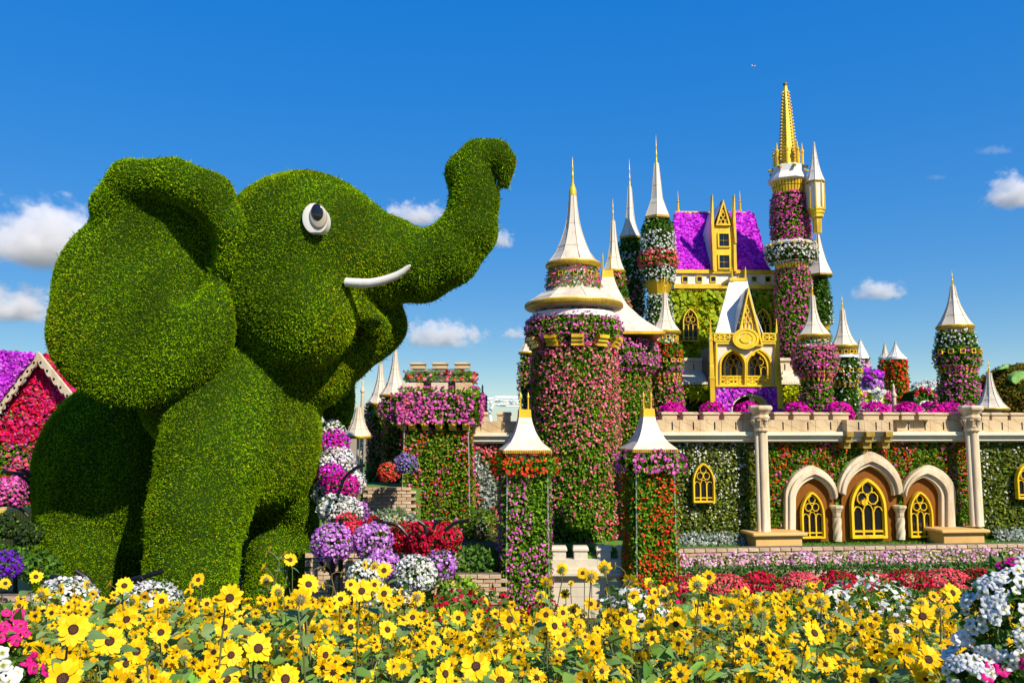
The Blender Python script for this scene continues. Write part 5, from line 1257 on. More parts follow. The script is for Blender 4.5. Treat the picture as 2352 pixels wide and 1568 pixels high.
baluster(832, 870, 940, 24.4, 'pale stone baluster rising left of the tent roofs, beside the elephant', .8)
baluster(1108, 882, 945, 24, 'pale stone baluster right of the square tower', .8)
baluster(2055, 880, 950, 22.5, 'pale stone baluster behind the right battlements', .95)
# left battlement between the square tower and the gate
LFm = Fr((at(1130, 980, 22).x, 22, 0), (1, -.03)); lp = lambda x, y, n=0: LFm.px(x, y, n)
lw = thing('castle_wall', LFm(0, TZ), 'short tan battlemented wall between the square tower and the big round tower', 'castle wall')
lm = merlon_mesh(.4, lp(1100, 947)[1] - lp(1100, 968)[1], .34, 'merlon', STONE)
for (a, b) in ((1086, 1124), (1139, 1177), (1190, 1228)): piece('merlon', lm, lw, LFm((lp(a, 960)[0] + lp(b, 960)[0]) / 2, lp(a, 967)[1], 0))
for (a, b) in ((1072, 1106), (1106, 1154), (1154, 1200), (1200, 1240)):
    MB().ext(LFm, [lp(a + .2, 993), lp(b - .2, 993), lp(b - .2, 967), lp(a + .2, 967)], -.2, .16).build('wall_panel', STONE, lw)
    MB().ext(LFm, [lp(b - 2, 988, .16), lp(b - .6, 988, .16), lp(b - .6, 970, .16), lp(b - 2, 970, .16)], .1, .165).build('arrow_slit', BLACK, lw)
for (y0, y1, n) in ((993, 1001, .28), (1001, 1004, .24), (1004, 1013, .18), (1013, 1018, .10)): MB().ext(LFm, [lp(1066, y1), lp(1240, y1), lp(1240, y0 + .1), lp(1066, y0 + .1)], -.3, n).build('cornice', CORNICE, lw)
b0, b1, t1, t0 = lp(1070, 1245), lp(1235, 1245), lp(1235, 1017), lp(1070, 1017)
MB().ext(LFm, [b0, b1, t1, t0], -.4, -.08).build('wall_core', CORE, lw)
def diag(P):   # silver swath running down the planted wall
    x = CX + F * P[:, 0] / P[:, 1]; y = 985 - F * (P[:, 2] - 4) / P[:, 1]
    c = np.interp(y, [1030, 1060, 1100, 1140, 1190], [1078, 1096, 1122, 1128, 1100]); return np.abs(x - c) < 18
LQ = S_quad(LFm(*b0, -.08), LFm(*b1, -.08), LFm(*t1, -.08), LFm(*t0, -.08), LFm.n)
cover('silver_swath', lw, masked(LQ, diag), (1100, .1, .07, SILVER), [], .1)
cover('planted_panel', lw, masked(LQ, lambda P: ~diag(P)), (800, .09, .065, GREEN + OLIVE), [(170, .08, ROSE, .9)], .08)
# sidewall fragment and railing left of the square tower
# ---------------------------------------------------------------- swirling white steel canopy behind
can = thing('steel_canopy', at(1160, 950, 60), 'white steel canopy of swirling rings far behind the left battlements', 'canopy')
for (cx, cy, rx, ry) in ((1175, 916, 62, 7), (1150, 925, 42, 6), (1190, 930, 50, 6), (1165, 912, 30, 3.5), (1205, 921, 36, 5)):
    s_ = scl(cy, 60); c = at(cx, cy, 60); MB().tube([(c.x + rx * s_ * math.cos(k * math.pi / 12), 60 + ry * 4 * s_ * math.sin(k * math.pi / 12), c.z + ry * s_ * math.sin(k * math.pi / 12) * .6) for k in range(25)], .045, 6).build('steel_ring', WSTEEL, can)
for k in range(14):
    a, b = at(1115 + k * 8, 913 + (k % 3) * 2, 59 + (k % 2) * 2), at(1130 + k * 8, 929 - (k % 4), 61); MB().tube([a, b], .03, 5).build('rib', WSTEEL, can)
for x in (1129, 1215):
    a = at(x, 990, 60); b = at(x - 3, 930, 60); MB().tube([(a.x, a.y, 0), a, at(x - 4, 945, 60), at(x + 6, 922, 60), at(x + 16, 914, 60)], .13, 8).build('curved_leg', WSTEEL, can)
far = thing('low_building', at(790, 1000, 70), 'low brown building with a yellow band, far off between the elephant and the tents', 'building')
bf = Fr((at(790, 985, 70).x, 70, 0), (1, 0)); q = lambda x, y: bf.px(x, y)
MB().ext(bf, [(q(700, 985)[0], 0), (q(850, 985)[0], 0), q(850, 971), q(700, 971)], -4, 0).build('wall', mat('brown cladding', (.3, .24, .18), .7), far)
for x in (783, 790, 797, 804): MB().ext(bf, [(q(x, 990)[0], 3.2), (q(x + 4, 990)[0], 3.2), q(x + 4, 976), q(x, 976)], 0, .1).build('window' if x % 2 else 'yellow_panel', GLASS if x % 2 else YELLOW, far)
MB().ext(bf, [q(698, 973), q(852, 973), q(852, 969), q(698, 969)], -4.2, .2).build('roof', OCHRE, far)
# ---------------------------------------------------------------- far right: lone tower, twin towers, tents, topiary
RT = Tower('round_tower', 2199, 850, 27, 'lone round tower with cream cone, white ring and bulging pink flower gallery, at the right')
RT.finial(620, 657, 2.6); RT.cone([(656, 4.8), (680, 8), (705, 15), (730, 26), (749, 38)], 8, .3); RT.rim(748, 757, 39)
RT.lathe('lantern', [(757, 31), (800, 31)], WHITEP, 24); RT.windows(763, 33, 5, 9)
RT.skin([(760, 34), (772, 42), (790, 44), (800, 42)], LF(27, DKGREEN, .9), [FL(27, WHITE, 1.7, .6)], .1)
RT.skin([(792, 42), (802, 47), (812, 49)], LF(27, DKGREEN, 1.1), [], .1); RT.windows(810, 50, 6, 11)
RT.skin([(808, 48), (820, 50), (834, 50), (848, 40)], LF(27), [FL(27, HOT + MAUVE, 1.5, .5)], .1)
RT.corbels(840, 858, 37, 13, 4, 6)
RT.skin([(845, 38), (870, 43), (920, 44), (950, 45)], LF(27), [FL(27, HOT + MAUVE, 1.3, .5)], .09, tozero=True)
SR = Tower('tent_pavilion', 2276, 930, 23.2, 'low cream tent roof with gold finial behind the right battlements', cat='pavilion')
SR.finial(824, 857, 2.4); SR.cone([(856, 4.6), (880, 8), (905, 15), (925, 25), (938, 37)], 10, .3); SR.rim(937, 943, 37); SR.lathe('post', [(943, 20), (960, 20)], WHITEP, 12, tozero=True)
for (px, lab, tip, c1, hw, m_) in ((2035, 'left and lower of the distant twin towers with red flowers and cream cone', 787, 826, 15, CREAM), (2060, 'right and wider of the distant twin towers with red flowers and white cone', 782, 826, 23, WHITEP)):
    t = Tower('twin_tower', px, 860, 50 if hw < 20 else 48, lab, 'distant twin towers')
    t.cone([(tip, .8), (tip + 12, 3.5), (tip + 26, hw * .45), (c1 - 4, hw * .95)], 12, .2, m_); t.lathe('roof_band', [(c1 - 5, hw), (c1, hw)], m_, 16)
    t.lathe('dark_gap', [(c1, hw * .8), (c1 + 5, hw * .8)], BLACK, 12)
    t.skin([(c1 + 3, hw * .93), (880, hw * .95), (940, hw * .97)], (160, .2, .15, OLIVE + GREEN), [(60, .2, RED, .4)], .1, tozero=True)
FP = Tower('flower_house', 1978, 830, 46, 'distant white tented tower draped in pink and violet flowers', cat='tower')
FP.cone([(778, 1), (795, 7), (810, 14), (824, 19)], 12, .2, WHITEP); FP.skin([(824, 15), (860, 17), (900, 17)], (160, .2, .15, GREEN), [(130, .22, LILAC + PALEPINK, .3)], .1, tozero=True)
for i, (px, py, r_, colr, lab) in enumerate(((1993, 866, 13, VIOLET, 'violet flower mound left of the distant twin towers'), (2012, 864, 9, PURPLE + VIOLET, 'deep purple flower mound touching the twin towers'), (2004, 882, 16, LILAC, 'lilac flower mound below the violet ones, far right'))):
    c = at(px, py, 44); s_ = scl(py, 44); t = thing('flower_mound', (c.x, 44, TZ), lab, 'flower mound', 'far flower mounds')
    MB().lathe([(.3, TZ), (r_ * s_ * .7, c.z)], (c.x, 44), 10).build('planter', CORE, t); cover('petunias', t, S_ell(c, (r_ * s_, .4, r_ * s_), -.8), (150, .2, .15, DKGREEN), [(260, .2, colr, .2)], .1)
# small planted fan garden wall below the twin towers
gdn = thing('garden_panel', at(2004, 915, 36), 'fan shaped green and white planted panel under the distant flower mounds', 'planted wall'); gfx = Fr((at(2004, 915, 36).x, 36, 0), (1, 0)); gq = lambda x, y: gfx.px(x, y)
MB().ext(gfx, [(gq(1972, 950)[0], TZ), (gq(2042, 950)[0], TZ), gq(2042, 896), gq(1972, 896)], -.5, 0).build('wall', WHITEP, gdn)
def tri_s(pts):
    a, b, c = [np.array(gfx(*gq(*p), .03)) for p in pts]
    def f(d):
        A_ = np.linalg.norm(np.cross(b - a, c - a)) / 2; n = int(A_ * d); u = np.sqrt(RN.uniform(0, 1, (n, 1))); v = RN.uniform(0, 1, (n, 1)); return a * (1 - u) + b * u * (1 - v) + c * u * v, np.repeat(np.array([[0, -1, 0.]]), n, 0)
    return f
cover('green_fan', gdn, S_many(tri_s(((1982, 898), (2006, 898), (2004, 940))), tri_s(((2016, 898), (2044, 898), (2018, 936)))), (160, .2, .15, LIMEG), [], .1)
cover('white_fan', gdn, tri_s(((1992, 896), (2028, 896), (2010, 945))), (160, .2, .15, SILVER), [(120, .2, WHITE, .1)], .12)
cover('pink_fan', gdn, S_many(tri_s(((2030, 900), (2050, 895), (2042, 950))), tri_s(((1974, 900), (1983, 905), (1976, 948)))), (120, .2, .15, GREEN), [(130, .2, HOT, .1)], .1)
# flowered bridge arch
br = thing('flower_arch', at(2120, 935, 34), 'flowered garden arch of red, purple and white blooms behind the right battlements', 'garden arch'); bfx = Fr((at(2120, 930, 34).x, 34, 0), (1, 0)); bq = lambda x, y: bfx.px(x, y)
oa = [(2096, 960), (2096, 912), (2104, 900), (2120, 894), (2138, 904), (2158, 924), (2176, 950)]; ia = [(2103, 960), (2108, 934), (2116, 924), (2126, 921), (2138, 925), (2152, 938), (2164, 955)]
MB().band(bfx, [bq(*p) for p in oa], [bq(*p) for p in ia], -1, 0, False).build('arch_frame', CORE, br)
fs = [S_quad(bfx(*bq(*oa[i]), .02), bfx(*bq(*oa[i + 1]), .02), bfx(*bq(*ia[i + 1]), .02), bfx(*bq(*ia[i]), .02), bfx.n) for i in range(6)]
cover('turf', br, S_many(*fs), (500, .13, .05, [(.12, .28, .03)]), [], .05)
cover('red_flowers', br, S_many(*[S_quad(bfx(*bq(oa[i][0], oa[i][1] - 7), .05), bfx(*bq(oa[i + 1][0], oa[i + 1][1] - 6), .05), bfx(*bq(oa[i + 1][0], oa[i + 1][1] + 5), .05), bfx(*bq(oa[i][0], oa[i][1] + 8), .05), bfx.n) for i in range(1, 5)]), (100, .13, .1, GREEN), [(130, .14, RED + CRIMSON, .4), (80, .14, PURPLE + LILAC, .9), (60, .14, WHITE, .8)], .1)
MB().tube([bfx(*bq(x, y - .2), .05) for x, y in ia], .05, 6).build('arch_edge', WSTEEL, br)
wc = thing('white_flower_cloud', at(2132, 915, 36), 'white flower mound curling over the garden arch', 'flower mound')
MB().tube([(at(2150, 950, 36).x, 36, TZ), at(2150, 905, 36)], .2, 8).build('planter', CORE, wc)
cover('petunias', wc, S_many(*[S_ell(at(x, y, 36), (r * .019, .3, r * .016), -.9) for x, y, r in ((2112, 893, 9), (2128, 890, 13), (2146, 893, 14), (2158, 905, 13), (2164, 920, 12))]), (200, .15, .11, SILVER + DKGREEN), [(260, .15, WHITE, .1)], .1)
# giant apple like topiary at the right edge
ap_ = thing('round_topiary', (at(2350, 950, 33).x, 33, TZ), 'giant round brown and olive topiary with pale green leaf shapes on top, far right', 'topiary')
ac = at(2352, 955, 33); MB().lathe([(.4, ac.z - 2.0), (1.7, ac.z - 1.2), (2.02, ac.z), (1.75, ac.z + 1.1), (1.0, ac.z + 1.78), (.3, ac.z + 1.9)], (ac.x, 33), 28).build('body', CORE, ap_, True)
cover('trimmed_foliage', ap_, S_ell(ac, (2.05, 2.05, 1.95), -.9), (420, .14, .08, [(.16, .17, .012), (.22, .17, .015), (.11, .14, .01), (.26, .14, .02), (.2, .08, .015)]), [], .12)
def _lg(t, b):
    a = noise(t, 5, 4); t.links.new(ramp(t, a, [(.35, (.16, .36, .08)), (.65, (.26, .50, .12))]), b.inputs['Base Color']); bump(t, b, noise(t, 30, 3), 1, .03)
LEAFG = mat('pale green turf', rough=.8, build=_lg)
for pts in (((2286, 851), (2296, 842), (2312, 836), (2318, 839), (2316, 846), (2300, 850)), ((2308, 872), (2312, 862), (2330, 852), (2352, 848), (2380, 852), (2384, 866), (2366, 876), (2340, 886), (2326, 892), (2314, 884))):
    n_ = len(pts); cx_, cy_ = sum(p[0] for p in pts) / n_, sum(p[1] for p in pts) / n_
    vs = [at(x, y, 31.9 + .25) for x, y in pts] + [at(cx_ + (x - cx_) * .55, cy_ + (y - cy_) * .55, 31.6) for x, y in pts] + [at(cx_ + (x - cx_) * .9, cy_ + (y - cy_) * .9, 32.8) for x, y in pts]
    fs = [(i, (i + 1) % n_, n_ + (i + 1) % n_, n_ + i) for i in range(n_)] + [tuple(range(n_, 2 * n_))] + [((i + 1) % n_, i, 2 * n_ + i, 2 * n_ + (i + 1) % n_) for i in range(n_)] + [tuple(range(2 * n_, 3 * n_))]
    MB().add(vs, fs).build('leaf', LEAFG, ap_, True)
# small cone peeping out left of the big tower
PT = Tower('round_tower', 1212, 880, 27, 'small coral flowered tower peeping out left of the big round tower')
PT.cone([(770, 3), (790, 8), (808, 20)], 8, .2); PT.rim(808, 814, 20); PT.skin([(812, 15), (830, 22), (870, 24), (900, 22), (915, 17)], LF(27), [FL(27, ROSE + HOT, 1.3, .5)], .1, tozero=True)
# ---------------------------------------------------------------- flowered house at the left
HF = Fr((at(100, 900, 26).x, 26, 0), (1, -.25)); hp = lambda x, y, n=0: HF.px(x, y, n)
hs_ = thing('flower_house', HF(0, 0), 'house at the left edge with violet flowered roof, white scalloped bargeboard and crimson flowered gable', 'flower house')
apx = hp(112, 815); el = hp(-20, 985); er = hp(250, 985)
MB().ext(HF, [(el[0], 0), (er[0], 0), er, apx, el], -5, -.05).build('wall', CORE, hs_)
cover('crimson_flowers', hs_, S_many(S_quad(HF(el[0], .5), HF(er[0], .5), HF(*er), HF(*el), HF.n), S_quad(HF(*el), HF(*er), HF(*apx), HF(apx[0] - .02, apx[1]), HF.n)), (420, .12, .09, GREEN), [(420, .13, CRIMSON + [(.78, .02, .22)], .35, lambda P: P[:, 2] > 3.6), (120, .12, HOT + CORAL, .5)], .1)
rA, rB = HF(*apx, .35), HF(*el, .35); rC, rD = rB - HF.n * 0 + Vector((-7, 1.5, .3)), rA + Vector((-7, 1.8, .55))
MB().add([rA, rB, rC, rD, rA - Vector((0, 0, .2)), rB - Vector((0, 0, .2)), rC - Vector((0, 0, .2)), rD - Vector((0, 0, .2))], [(0, 1, 2, 3), (7, 6, 5, 4), (0, 3, 7, 4), (1, 0, 4, 5), (2, 1, 5, 6), (3, 2, 6, 7)]).build('roof', CORE, hs_)
cover('violet_petunias', hs_, S_quad(rA, rB, rC, rD, (.2, -1, .6)), (260, .13, .1, DKGREEN), [(800, .12, VIOLET + [(.80, .25, .85)], .25)], .16)
for (q0, q1) in ((apx, el), (apx, er)):
    k = 9; up, dn = [], []
    for i in range(k * 6 + 1):
        f = i / (k * 6); x, z = q0[0] + (q1[0] - q0[0]) * f, q0[1] + (q1[1] - q0[1]) * f
        up.append((x, z + .06)); dn.append((x, z - .20 - .10 * abs(math.sin(f * k * math.pi))))
    bb = MB().band(HF, up, dn, .36, .44, False).build('bargeboard', STONE2, hs_)
    for i in range(k):
        f = (i + .5) / k; x, z = q0[0] + (q1[0] - q0[0]) * f, q0[1] + (q1[1] - q0[1]) * f - .15
        MB().ext(HF, [(x + .042 * math.cos(a), z + .042 * math.sin(a)) for a in [j * math.pi / 5 for j in range(10)]], .40, .45).build('round_hole', BLACK, bb)
cur = thing('yellow_screen', at(40, 1230, 22), 'ribbed yellow screen wall under the flowered house', 'screen'); cf = Fr((at(45, 1230, 21).x, 21, 0), (1, 0))
for i in range(16):
    a = cf.px(-6 + i * 6.4, 1230)[0]; MB().ext(cf, [(a, .6), (a + .055, .6), (a + .055, cf.px(0, 1172)[1]), (a, cf.px(0, 1172)[1])], -.05, .0).build('batten', mat('yellow board', (.62, .42, .05), .6), cur)
MB().ext(cf, [(cf.px(-40, 1200)[0], 0), (cf.px(110, 1200)[0], 0), (cf.px(110, 1200)[0], cf.px(0, 1166)[1]), (cf.px(-40, 1200)[0], cf.px(0, 1166)[1])], -.3, -.06).build('panel', mat('straw panel', (.5, .4, .16), .8), cur)
# ---------------------------------------------------------------- flower balls on iron stands
def ball(px, py, r, D, cols, lab, name='flower_basket', leaf=DKGREEN, patch=.25, fs=.055, dens=1100, ry=None, grp='round flower baskets on iron stands', pot=True, squash=.92):
    c = at(px, py, D); s_ = scl(py, D) * r; t = thing(name, (c.x, c.y, c.z - s_), lab, 'flower basket', grp)
    MB().lathe([(s_ * .35, c.z - s_ * .8), (s_ * .62, c.z - s_ * .2), (s_ * .66, c.z + s_ * .2), (s_ * .3, c.z + s_ * .55)], (c.x, c.y), 12).build('basket', CORE, t)
    rx = s_; rz = s_ * (ry / r if ry else squash)
    cover('blossoms', t, S_ell(c, (rx * .9, rx * .85, rz * .88), -.85), (dens * .55, .075, .05, leaf), [(dens, fs, cols, patch)], s_ * .13)
    return t, c, s_
BD = 15.2
for a in ((763, 992, 26, 18.5, [(.80, .76, .80)] + WHITE, 'white flower ball topmost on the stacked column beside the elephant'), (768, 1018, 31, 18.3, MAGENTA + VIOLET, 'magenta flower ball under the topmost white one, beside the elephant'),
          (775, 1062, 38, 18.1, [(.80, .72, .80), (.82, .78, .82)], 'large pale white flower ball mid column beside the elephant'), (762, 1092, 27, 17.7, MAGENTA + VIOLET, 'small violet magenta ball against the elephant leg'),
          (786, 1121, 35, 17.5, MAGENTA, 'bright magenta ball hanging above the white clusters'), (806, 1108, 30, 18.2, [(.8, .74, .8)], 'pale ball half hidden behind the bright magenta ball'), (748, 1130, 28, 18.0, WHITE, 'white ball squeezed between the elephant leg and bright magenta ball'),
          (766, 1168, 33, 16.6, WHITE, 'creamy white cluster against the elephant front, upper left of the pair'), (797, 1172, 30, 16.8, WHITE, 'creamy white cluster, right of the pair above the red ball'), (822, 1175, 22, 17.2, LILAC, 'small lilac ball behind the creamy white pair'),
          (793, 1213, 34, 16.4, CORAL + CRIMSON, 'coral red ball between white clusters and lilac balls'), (764, 1246, 43, 15.4, LILAC, 'lilac ball hanging closest to the elephant leg'), (856, 1242, 41, 15.6, LILAC, 'lilac ball hanging in the middle, left of the dark red clusters'),
          (930, 1236, 36, 16.2, DKRED + CRIMSON, 'dark red hanging cluster, leftmost of three'), (973, 1238, 40, 16.0, DKRED + CRIMSON, 'dark red hanging cluster, middle of three'), (1022, 1236, 36, 16.4, DKRED + CRIMSON, 'dark red hanging cluster, rightmost of three'),
          (955, 1318, 42, 14.6, WHITE, 'white ball hanging low over the sunflowers, right of centre'), (1011, 1298, 33, 15.0, LILAC, 'lilac ball hanging low beside the white one'), (880, 1302, 36, 15.2, LILAC, 'lilac ball half hidden behind sunflowers'), (840, 1325, 38, 14.4, WHITE, 'white ball half hidden behind tall sunflowers'),
          (932, 1065, 24, 20.3, [(.22, .14, .5), (.3, .2, .55)], 'dusky blue purple ball by the round tent towers'), (893, 1085, 22, 20.2, RED + CORAL, 'small red bush by the round tent towers'), (845, 1215, 30, 17.5, DKRED, 'small dark red ball behind the lilac ones'),
          (20, 1132, 36, 17.5, HOT + MAUVE, 'dusky pink ball at the left edge below the house'), (62, 1118, 38, 19.0, CORAL, 'coral ball at the left edge touching the elephant'), (6, 1118, 24, 18.5, RED, 'red ball cut off by the left edge'), (14, 1298, 30, 13.5, PURPLE, 'deep purple petunia basket at the left edge above the sunflowers'),
          (66, 1225, 27, 17.0, [(.03, .05, .02)], 'dark leafy basket without blooms at the left, touching the elephant'), (12, 1210, 30, 17.2, [(.03, .05, .02)], 'dark leafy basket without blooms at the left edge')):
    ball(a[0], a[1], a[2], a[3], a[4], a[5], patch=.3)
ball(150, 1385, 64, 10.6, WHITE, 'wide white flower basket low in front of the elephant rear leg', ry=50, fs=.05)
ball(345, 1392, 66, 10.6, WHITE, 'wide white flower basket low in front of the elephant front leg', ry=46, fs=.05)
def stand(lab, base, arms, D, posts):
    t = thing('iron_flower_stand', (at(base, 1400, D).x, D, 0), lab, 'flower stand', 'black iron flower stands')
    for x in posts:
        a = at(x, 1400, D); MB().tube([(a.x, D, 0), at(x, (1190 if x < 900 else 1290) if D > 12 else 1385, D)], .045, 8).build('post', BLACK, t)
    for pts in arms:
        pts = [Vector((p[0], p[1], 0)) for p in pts]; q = []
        for i in range(13):
            f = i / 12; k = len(pts) - 1; j = min(int(f * k), k - 1); q.append(pts[j].lerp(pts[j + 1], f * k - j))
        for _ in range(2): q = [q[0]] + [(q[i - 1] + q[i] * 2 + q[i + 1]) / 4 for i in range(1, len(q) - 1)] + [q[-1]]
        MB().tube([at(p.x, p.y, D) for p in q], .032, 8).build('arched_arm', BLACK, t)
stand('black iron stand with arched arms beside the elephant front leg', 790, [[(775, 1140), (790, 1095), (822, 1070), (838, 1068)], [(818, 1245), (850, 1200), (880, 1195)], [(878, 1198), (915, 1205), (945, 1240)], [(735, 1290), (760, 1315), (790, 1318)], [(806, 1318), (830, 1285), (880, 1275)], [(800, 1330), (830, 1330), (850, 1350)], [(760, 1320), (775, 1260), (780, 1225)]], 15.9, [765, 783, 862, 868])
stand('black iron stand with arched arms under the dark red clusters', 960, [[(925, 1275), (955, 1300), (965, 1330)], [(930, 1310), (960, 1285), (1005, 1276)], [(985, 1300), (1010, 1275), (1045, 1270)], [(1020, 1218), (1045, 1200), (1078, 1193)], [(960, 1196), (975, 1205), (978, 1225)], [(935, 1390), (965, 1376), (990, 1378)], [(995, 1215), (1000, 1200), (1012, 1196)]], 15.5, [962])
stand('black iron stand with arched arms at the left edge', 30, [[(5, 1082), (40, 1086), (68, 1108)], [(50, 1078), (62, 1084), (70, 1095)], [(10, 1156), (45, 1166), (66, 1186)]], 18, [36])
stand('black iron stand with arched arms over the white baskets in front of the elephant', 230, [[(116, 1324), (165, 1330), (205, 1360), (222, 1400)], [(174, 1310), (205, 1330), (222, 1375), (224, 1410)], [(300, 1352), (325, 1325), (374, 1311)], [(302, 1331), (325, 1324), (330, 1328)]], 10.9, [228, 305])
# brick terraces between elephant and gate
BF = [Fr((at(1000, 1300, 18.6).x, 18.6, 0), (1, 0)), Fr((at(1000, 1300, 17.2).x, 17.2, 0), (1, 0)), Fr((at(820, 1330, 16.8).x, 16.8, 0), (1, 0)), Fr((at(900, 1100, 21).x, 21.2, 0), (1, 0)), Fr((at(20, 1360, 14.5).x, 14.5, 0), (1, 0))]
brick_wall(BF[0], BF[0].px(1000, 1270)[0], BF[0].px(1150, 1270)[0], BF[0].px(1000, 1259)[1], 9, 'shaded brick terrace wall below the square tower')
brick_wall(BF[1], BF[1].px(930, 1300)[0], BF[1].px(1150, 1300)[0], BF[1].px(1000, 1318)[1], 7, 'lower shaded brick terrace wall beside the left gate tower')
brick_wall(BF[2], BF[2].px(700, 1300)[0], BF[2].px(925, 1300)[0], BF[2].px(800, 1270)[1], 10, 'sunlit brick terrace wall behind the lilac balls')
brick_wall(BF[3], BF[3].px(830, 1300)[0], BF[3].px(935, 1300)[0], BF[3].px(880, 1118)[1], 18, 'shaded brick wall left of the square tower')
brick_wall(BF[4], BF[4].px(-60, 1360)[0], BF[4].px(80, 1360)[0], BF[4].px(20, 1369)[1], 6, 'low brick wall at the left edge behind the sunflowers')
MB().box((BF[0](-3, 0).x, 18.62, 0), (BF[0](2.0, 0).x, 23.4, BF[0].px(1000, 1262)[1])).build('terrace_step', SOIL)['kind'] = 'structure'
MB().box((BF[3].o.x - 2.2, 21.3, 0), (BF[3].o.x + .7, 23.5, BF[3].px(880, 1121)[1])).build('terrace_step', GRASS)['kind'] = 'structure'
for i, (px, py, rx, rz, D, cols, fl, lab) in enumerate(((1075, 1290, 70, 26, 17.9, DKGREEN, None, 'dark leafy shrub on the shaded brick terrace'), (1030, 1370, 60, 34, 15.8, GREEN, [(.85, .6, .02)], 'green shrub with a few yellow buds left of the gate tower'), (900, 1200, 45, 22, 19.5, SILVER + DKGREEN, None, 'silvery shrub in the shade behind the lilac balls'), (1110, 1220, 30, 40, 20.5, OLIVE + DKGREEN, None, 'olive shrub at the foot of the square tower'), (95, 1300, 26, 22, 16.5, DKGREEN, None, 'dark shrub in the shade left of the elephant'), (30, 1275, 40, 12, 16.9, DKGREEN, None, 'dark undergrowth shrub beneath the yellow screen'))):
    c = at(px, py, D); s_ = scl(py, D); t = thing('leafy_shrub', (c.x, D, max(0, c.z - rz * s_)), lab, 'shrub', 'leafy shrubs')
    MB().tube([(c.x, D, max(0, c.z - rz * s_ * 1.5)), c], .03, 6).build('stem', SFSTEM, t)
    cover('foliage', t, S_ell(c, (rx * s_, .35, rz * s_), -.95), (700, .11, .07, cols), [(30, .06, fl, .2)] if fl else [], .15)
# ---------------------------------------------------------------- sunflower field
def canopy(y): return 2.98 - .122 * (y - 2.5)
def heart(P, d, s, k, L, W, fold=.12):
    """seven point leaf: base, two left, tip, two right, sunk midrib"""
    l = L[:, None]; w_ = W[:, None]
    V = np.stack([P, P + d * l * .22 + s * w_ * .5 + k * l * fold, P + d * l * .62 + s * w_ * .36 + k * l * fold * .8, P + d * l - k * l * .12, P + d * l * .62 - s * w_ * .36 + k * l * fold * .8, P + d * l * .22 - s * w_ * .5 + k * l * fold, P + d * l * .4], 1)
    return V, np.array([[6, i, (i + 1) % 6] for i in range(6)])
def leaf_cloud(P, L, W, cols, up=.15):
    n = len(P); a = RN.uniform(0, 6.283, n); d = unit(np.stack([np.cos(a), np.sin(a), RN.normal(-.1, .45, n)], 1))
    k = unit(np.array([0, 0, 1.]) + RN.normal(0, .4, (n, 3)) + np.array([.25, -.5, 0]) * .6); s = unit(np.cross(d, k)); k = np.cross(s, d)
    V, Ft = heart(P, d, s, k, L * RN.uniform(.6, 1.3, n), W * RN.uniform(.6, 1.3, n)); return (V, Ft, pal(cols, n, .2))
SFG = [(.15, .27, .06), (.20, .31, .10), (.11, .22, .04), (.25, .36, .14), (.17, .30, .05)]
def field_points(n, y0=2.3, y1=8.5):
    y = RN.uniform(y0 ** 1.4, y1 ** 1.4, n) ** (1 / 1.4); x = RN.uniform(-1, 1, n) * (.68 * y + .6); return x, y
x, y = field_points(12500); gz_ = np.array([ground_h(0, q) for q in y])
top = canopy(y) + .10 * pn(np.stack([x, y, y * 0], 1), 1.1)
z = top - np.abs(RN.normal(0, .26, len(x))) - .14 * (y < 4.5); z = np.maximum(z, gz_ + .05); LP = np.stack([x, y, z], 1)
np_obj('sunflower_leaves', None, [leaf_cloud(LP, .105, .075, SFG)])
x, y = field_points(4200, 2.9); gz_ = np.array([ground_h(0, q) for q in y]); top = canopy(y)
P = np.stack([x, y, top - RN.uniform(.25, .7, len(x))], 1); d = np.repeat(np.array([[0, 0, 1.]]), len(x), 0)
np_obj('sunflower_stems', None, [leafs(P, d, .36, .006, [(.22, .27, .07), (.28, .26, .10), (.18, .24, .06)], .16, 0, .25, .0)])
def np_sunflowers(P, Dr, r, k=13):
    n = len(P); s = unit(np.cross(Dr, unit(RN.normal(0, 1, (n, 3))))); t = np.cross(s, Dr); ch = []
    for i in range(k):
        a = 2 * math.pi * i / k + RN.normal(0, .07, n); d = s * np.cos(a)[:, None] + t * np.sin(a)[:, None]; sd = np.cross(Dr, d)
        rr = r * RN.uniform(.85, 1.1, n); d = unit(d + Dr * RN.normal(.05, .16, (n, 1)))
        w_ = rr[:, None] * .23; l = rr[:, None]; V = np.stack([P + d * l * .26, P + d * l * .62 + sd * w_ + Dr * l * .03, P + d * l, P + d * l * .62 - sd * w_ + Dr * l * .03], 1)
        ch.append((V, np.array([[0, 1, 2], [0, 2, 3]]), pal([(.92, .56, .005), (.95, .64, .008), (.88, .48, .004)], n, .06)))
    V = np.stack([P + (s * math.cos(j) + t * math.sin(j)) * r[:, None] * .27 for j in [i * math.pi / 3 for i in range(6)]] + [P + Dr * r[:, None] * .12], 1)
    C = np.where((Dr[:, 1] > 0)[:, None], np.array([.12, .2, .05]), np.array([.06, .025, .008])) * RN.uniform(.7, 1.2, (n, 1)); ch.append((V, HEX, C)); return ch
x, y = field_points(2500); top = canopy(y) + .10 * pn(np.stack([x, y, y * 0], 1), 1.1)
P = np.stack([x, y, top + .1 - np.abs(RN.normal(.0, .2, len(x)))], 1)
Dr = unit(np.array([.15, -.75, .35]) + RN.normal(0, .65, (len(x), 3)))
np_obj('lower_sunflowers', None, np_sunflowers(P, Dr,   .056 * RN.uniform(.6, 1.15, len(x))))
x, y = field_points(500); P = np.stack([x, y, canopy(y) + RN.normal(0, .1, len(x))], 1)
bud = unit(np.array([0, -.3, .8]) + RN.normal(0, .5, (len(x), 3)))
np_obj('sunflower_buds', None, [blooms(P, bud, .035, [(.14, .24, .06), (.3, .3, .04)], True, .5), leafs(P, -bud, .12, .006, SFG, .3, .5, .25, .02)])
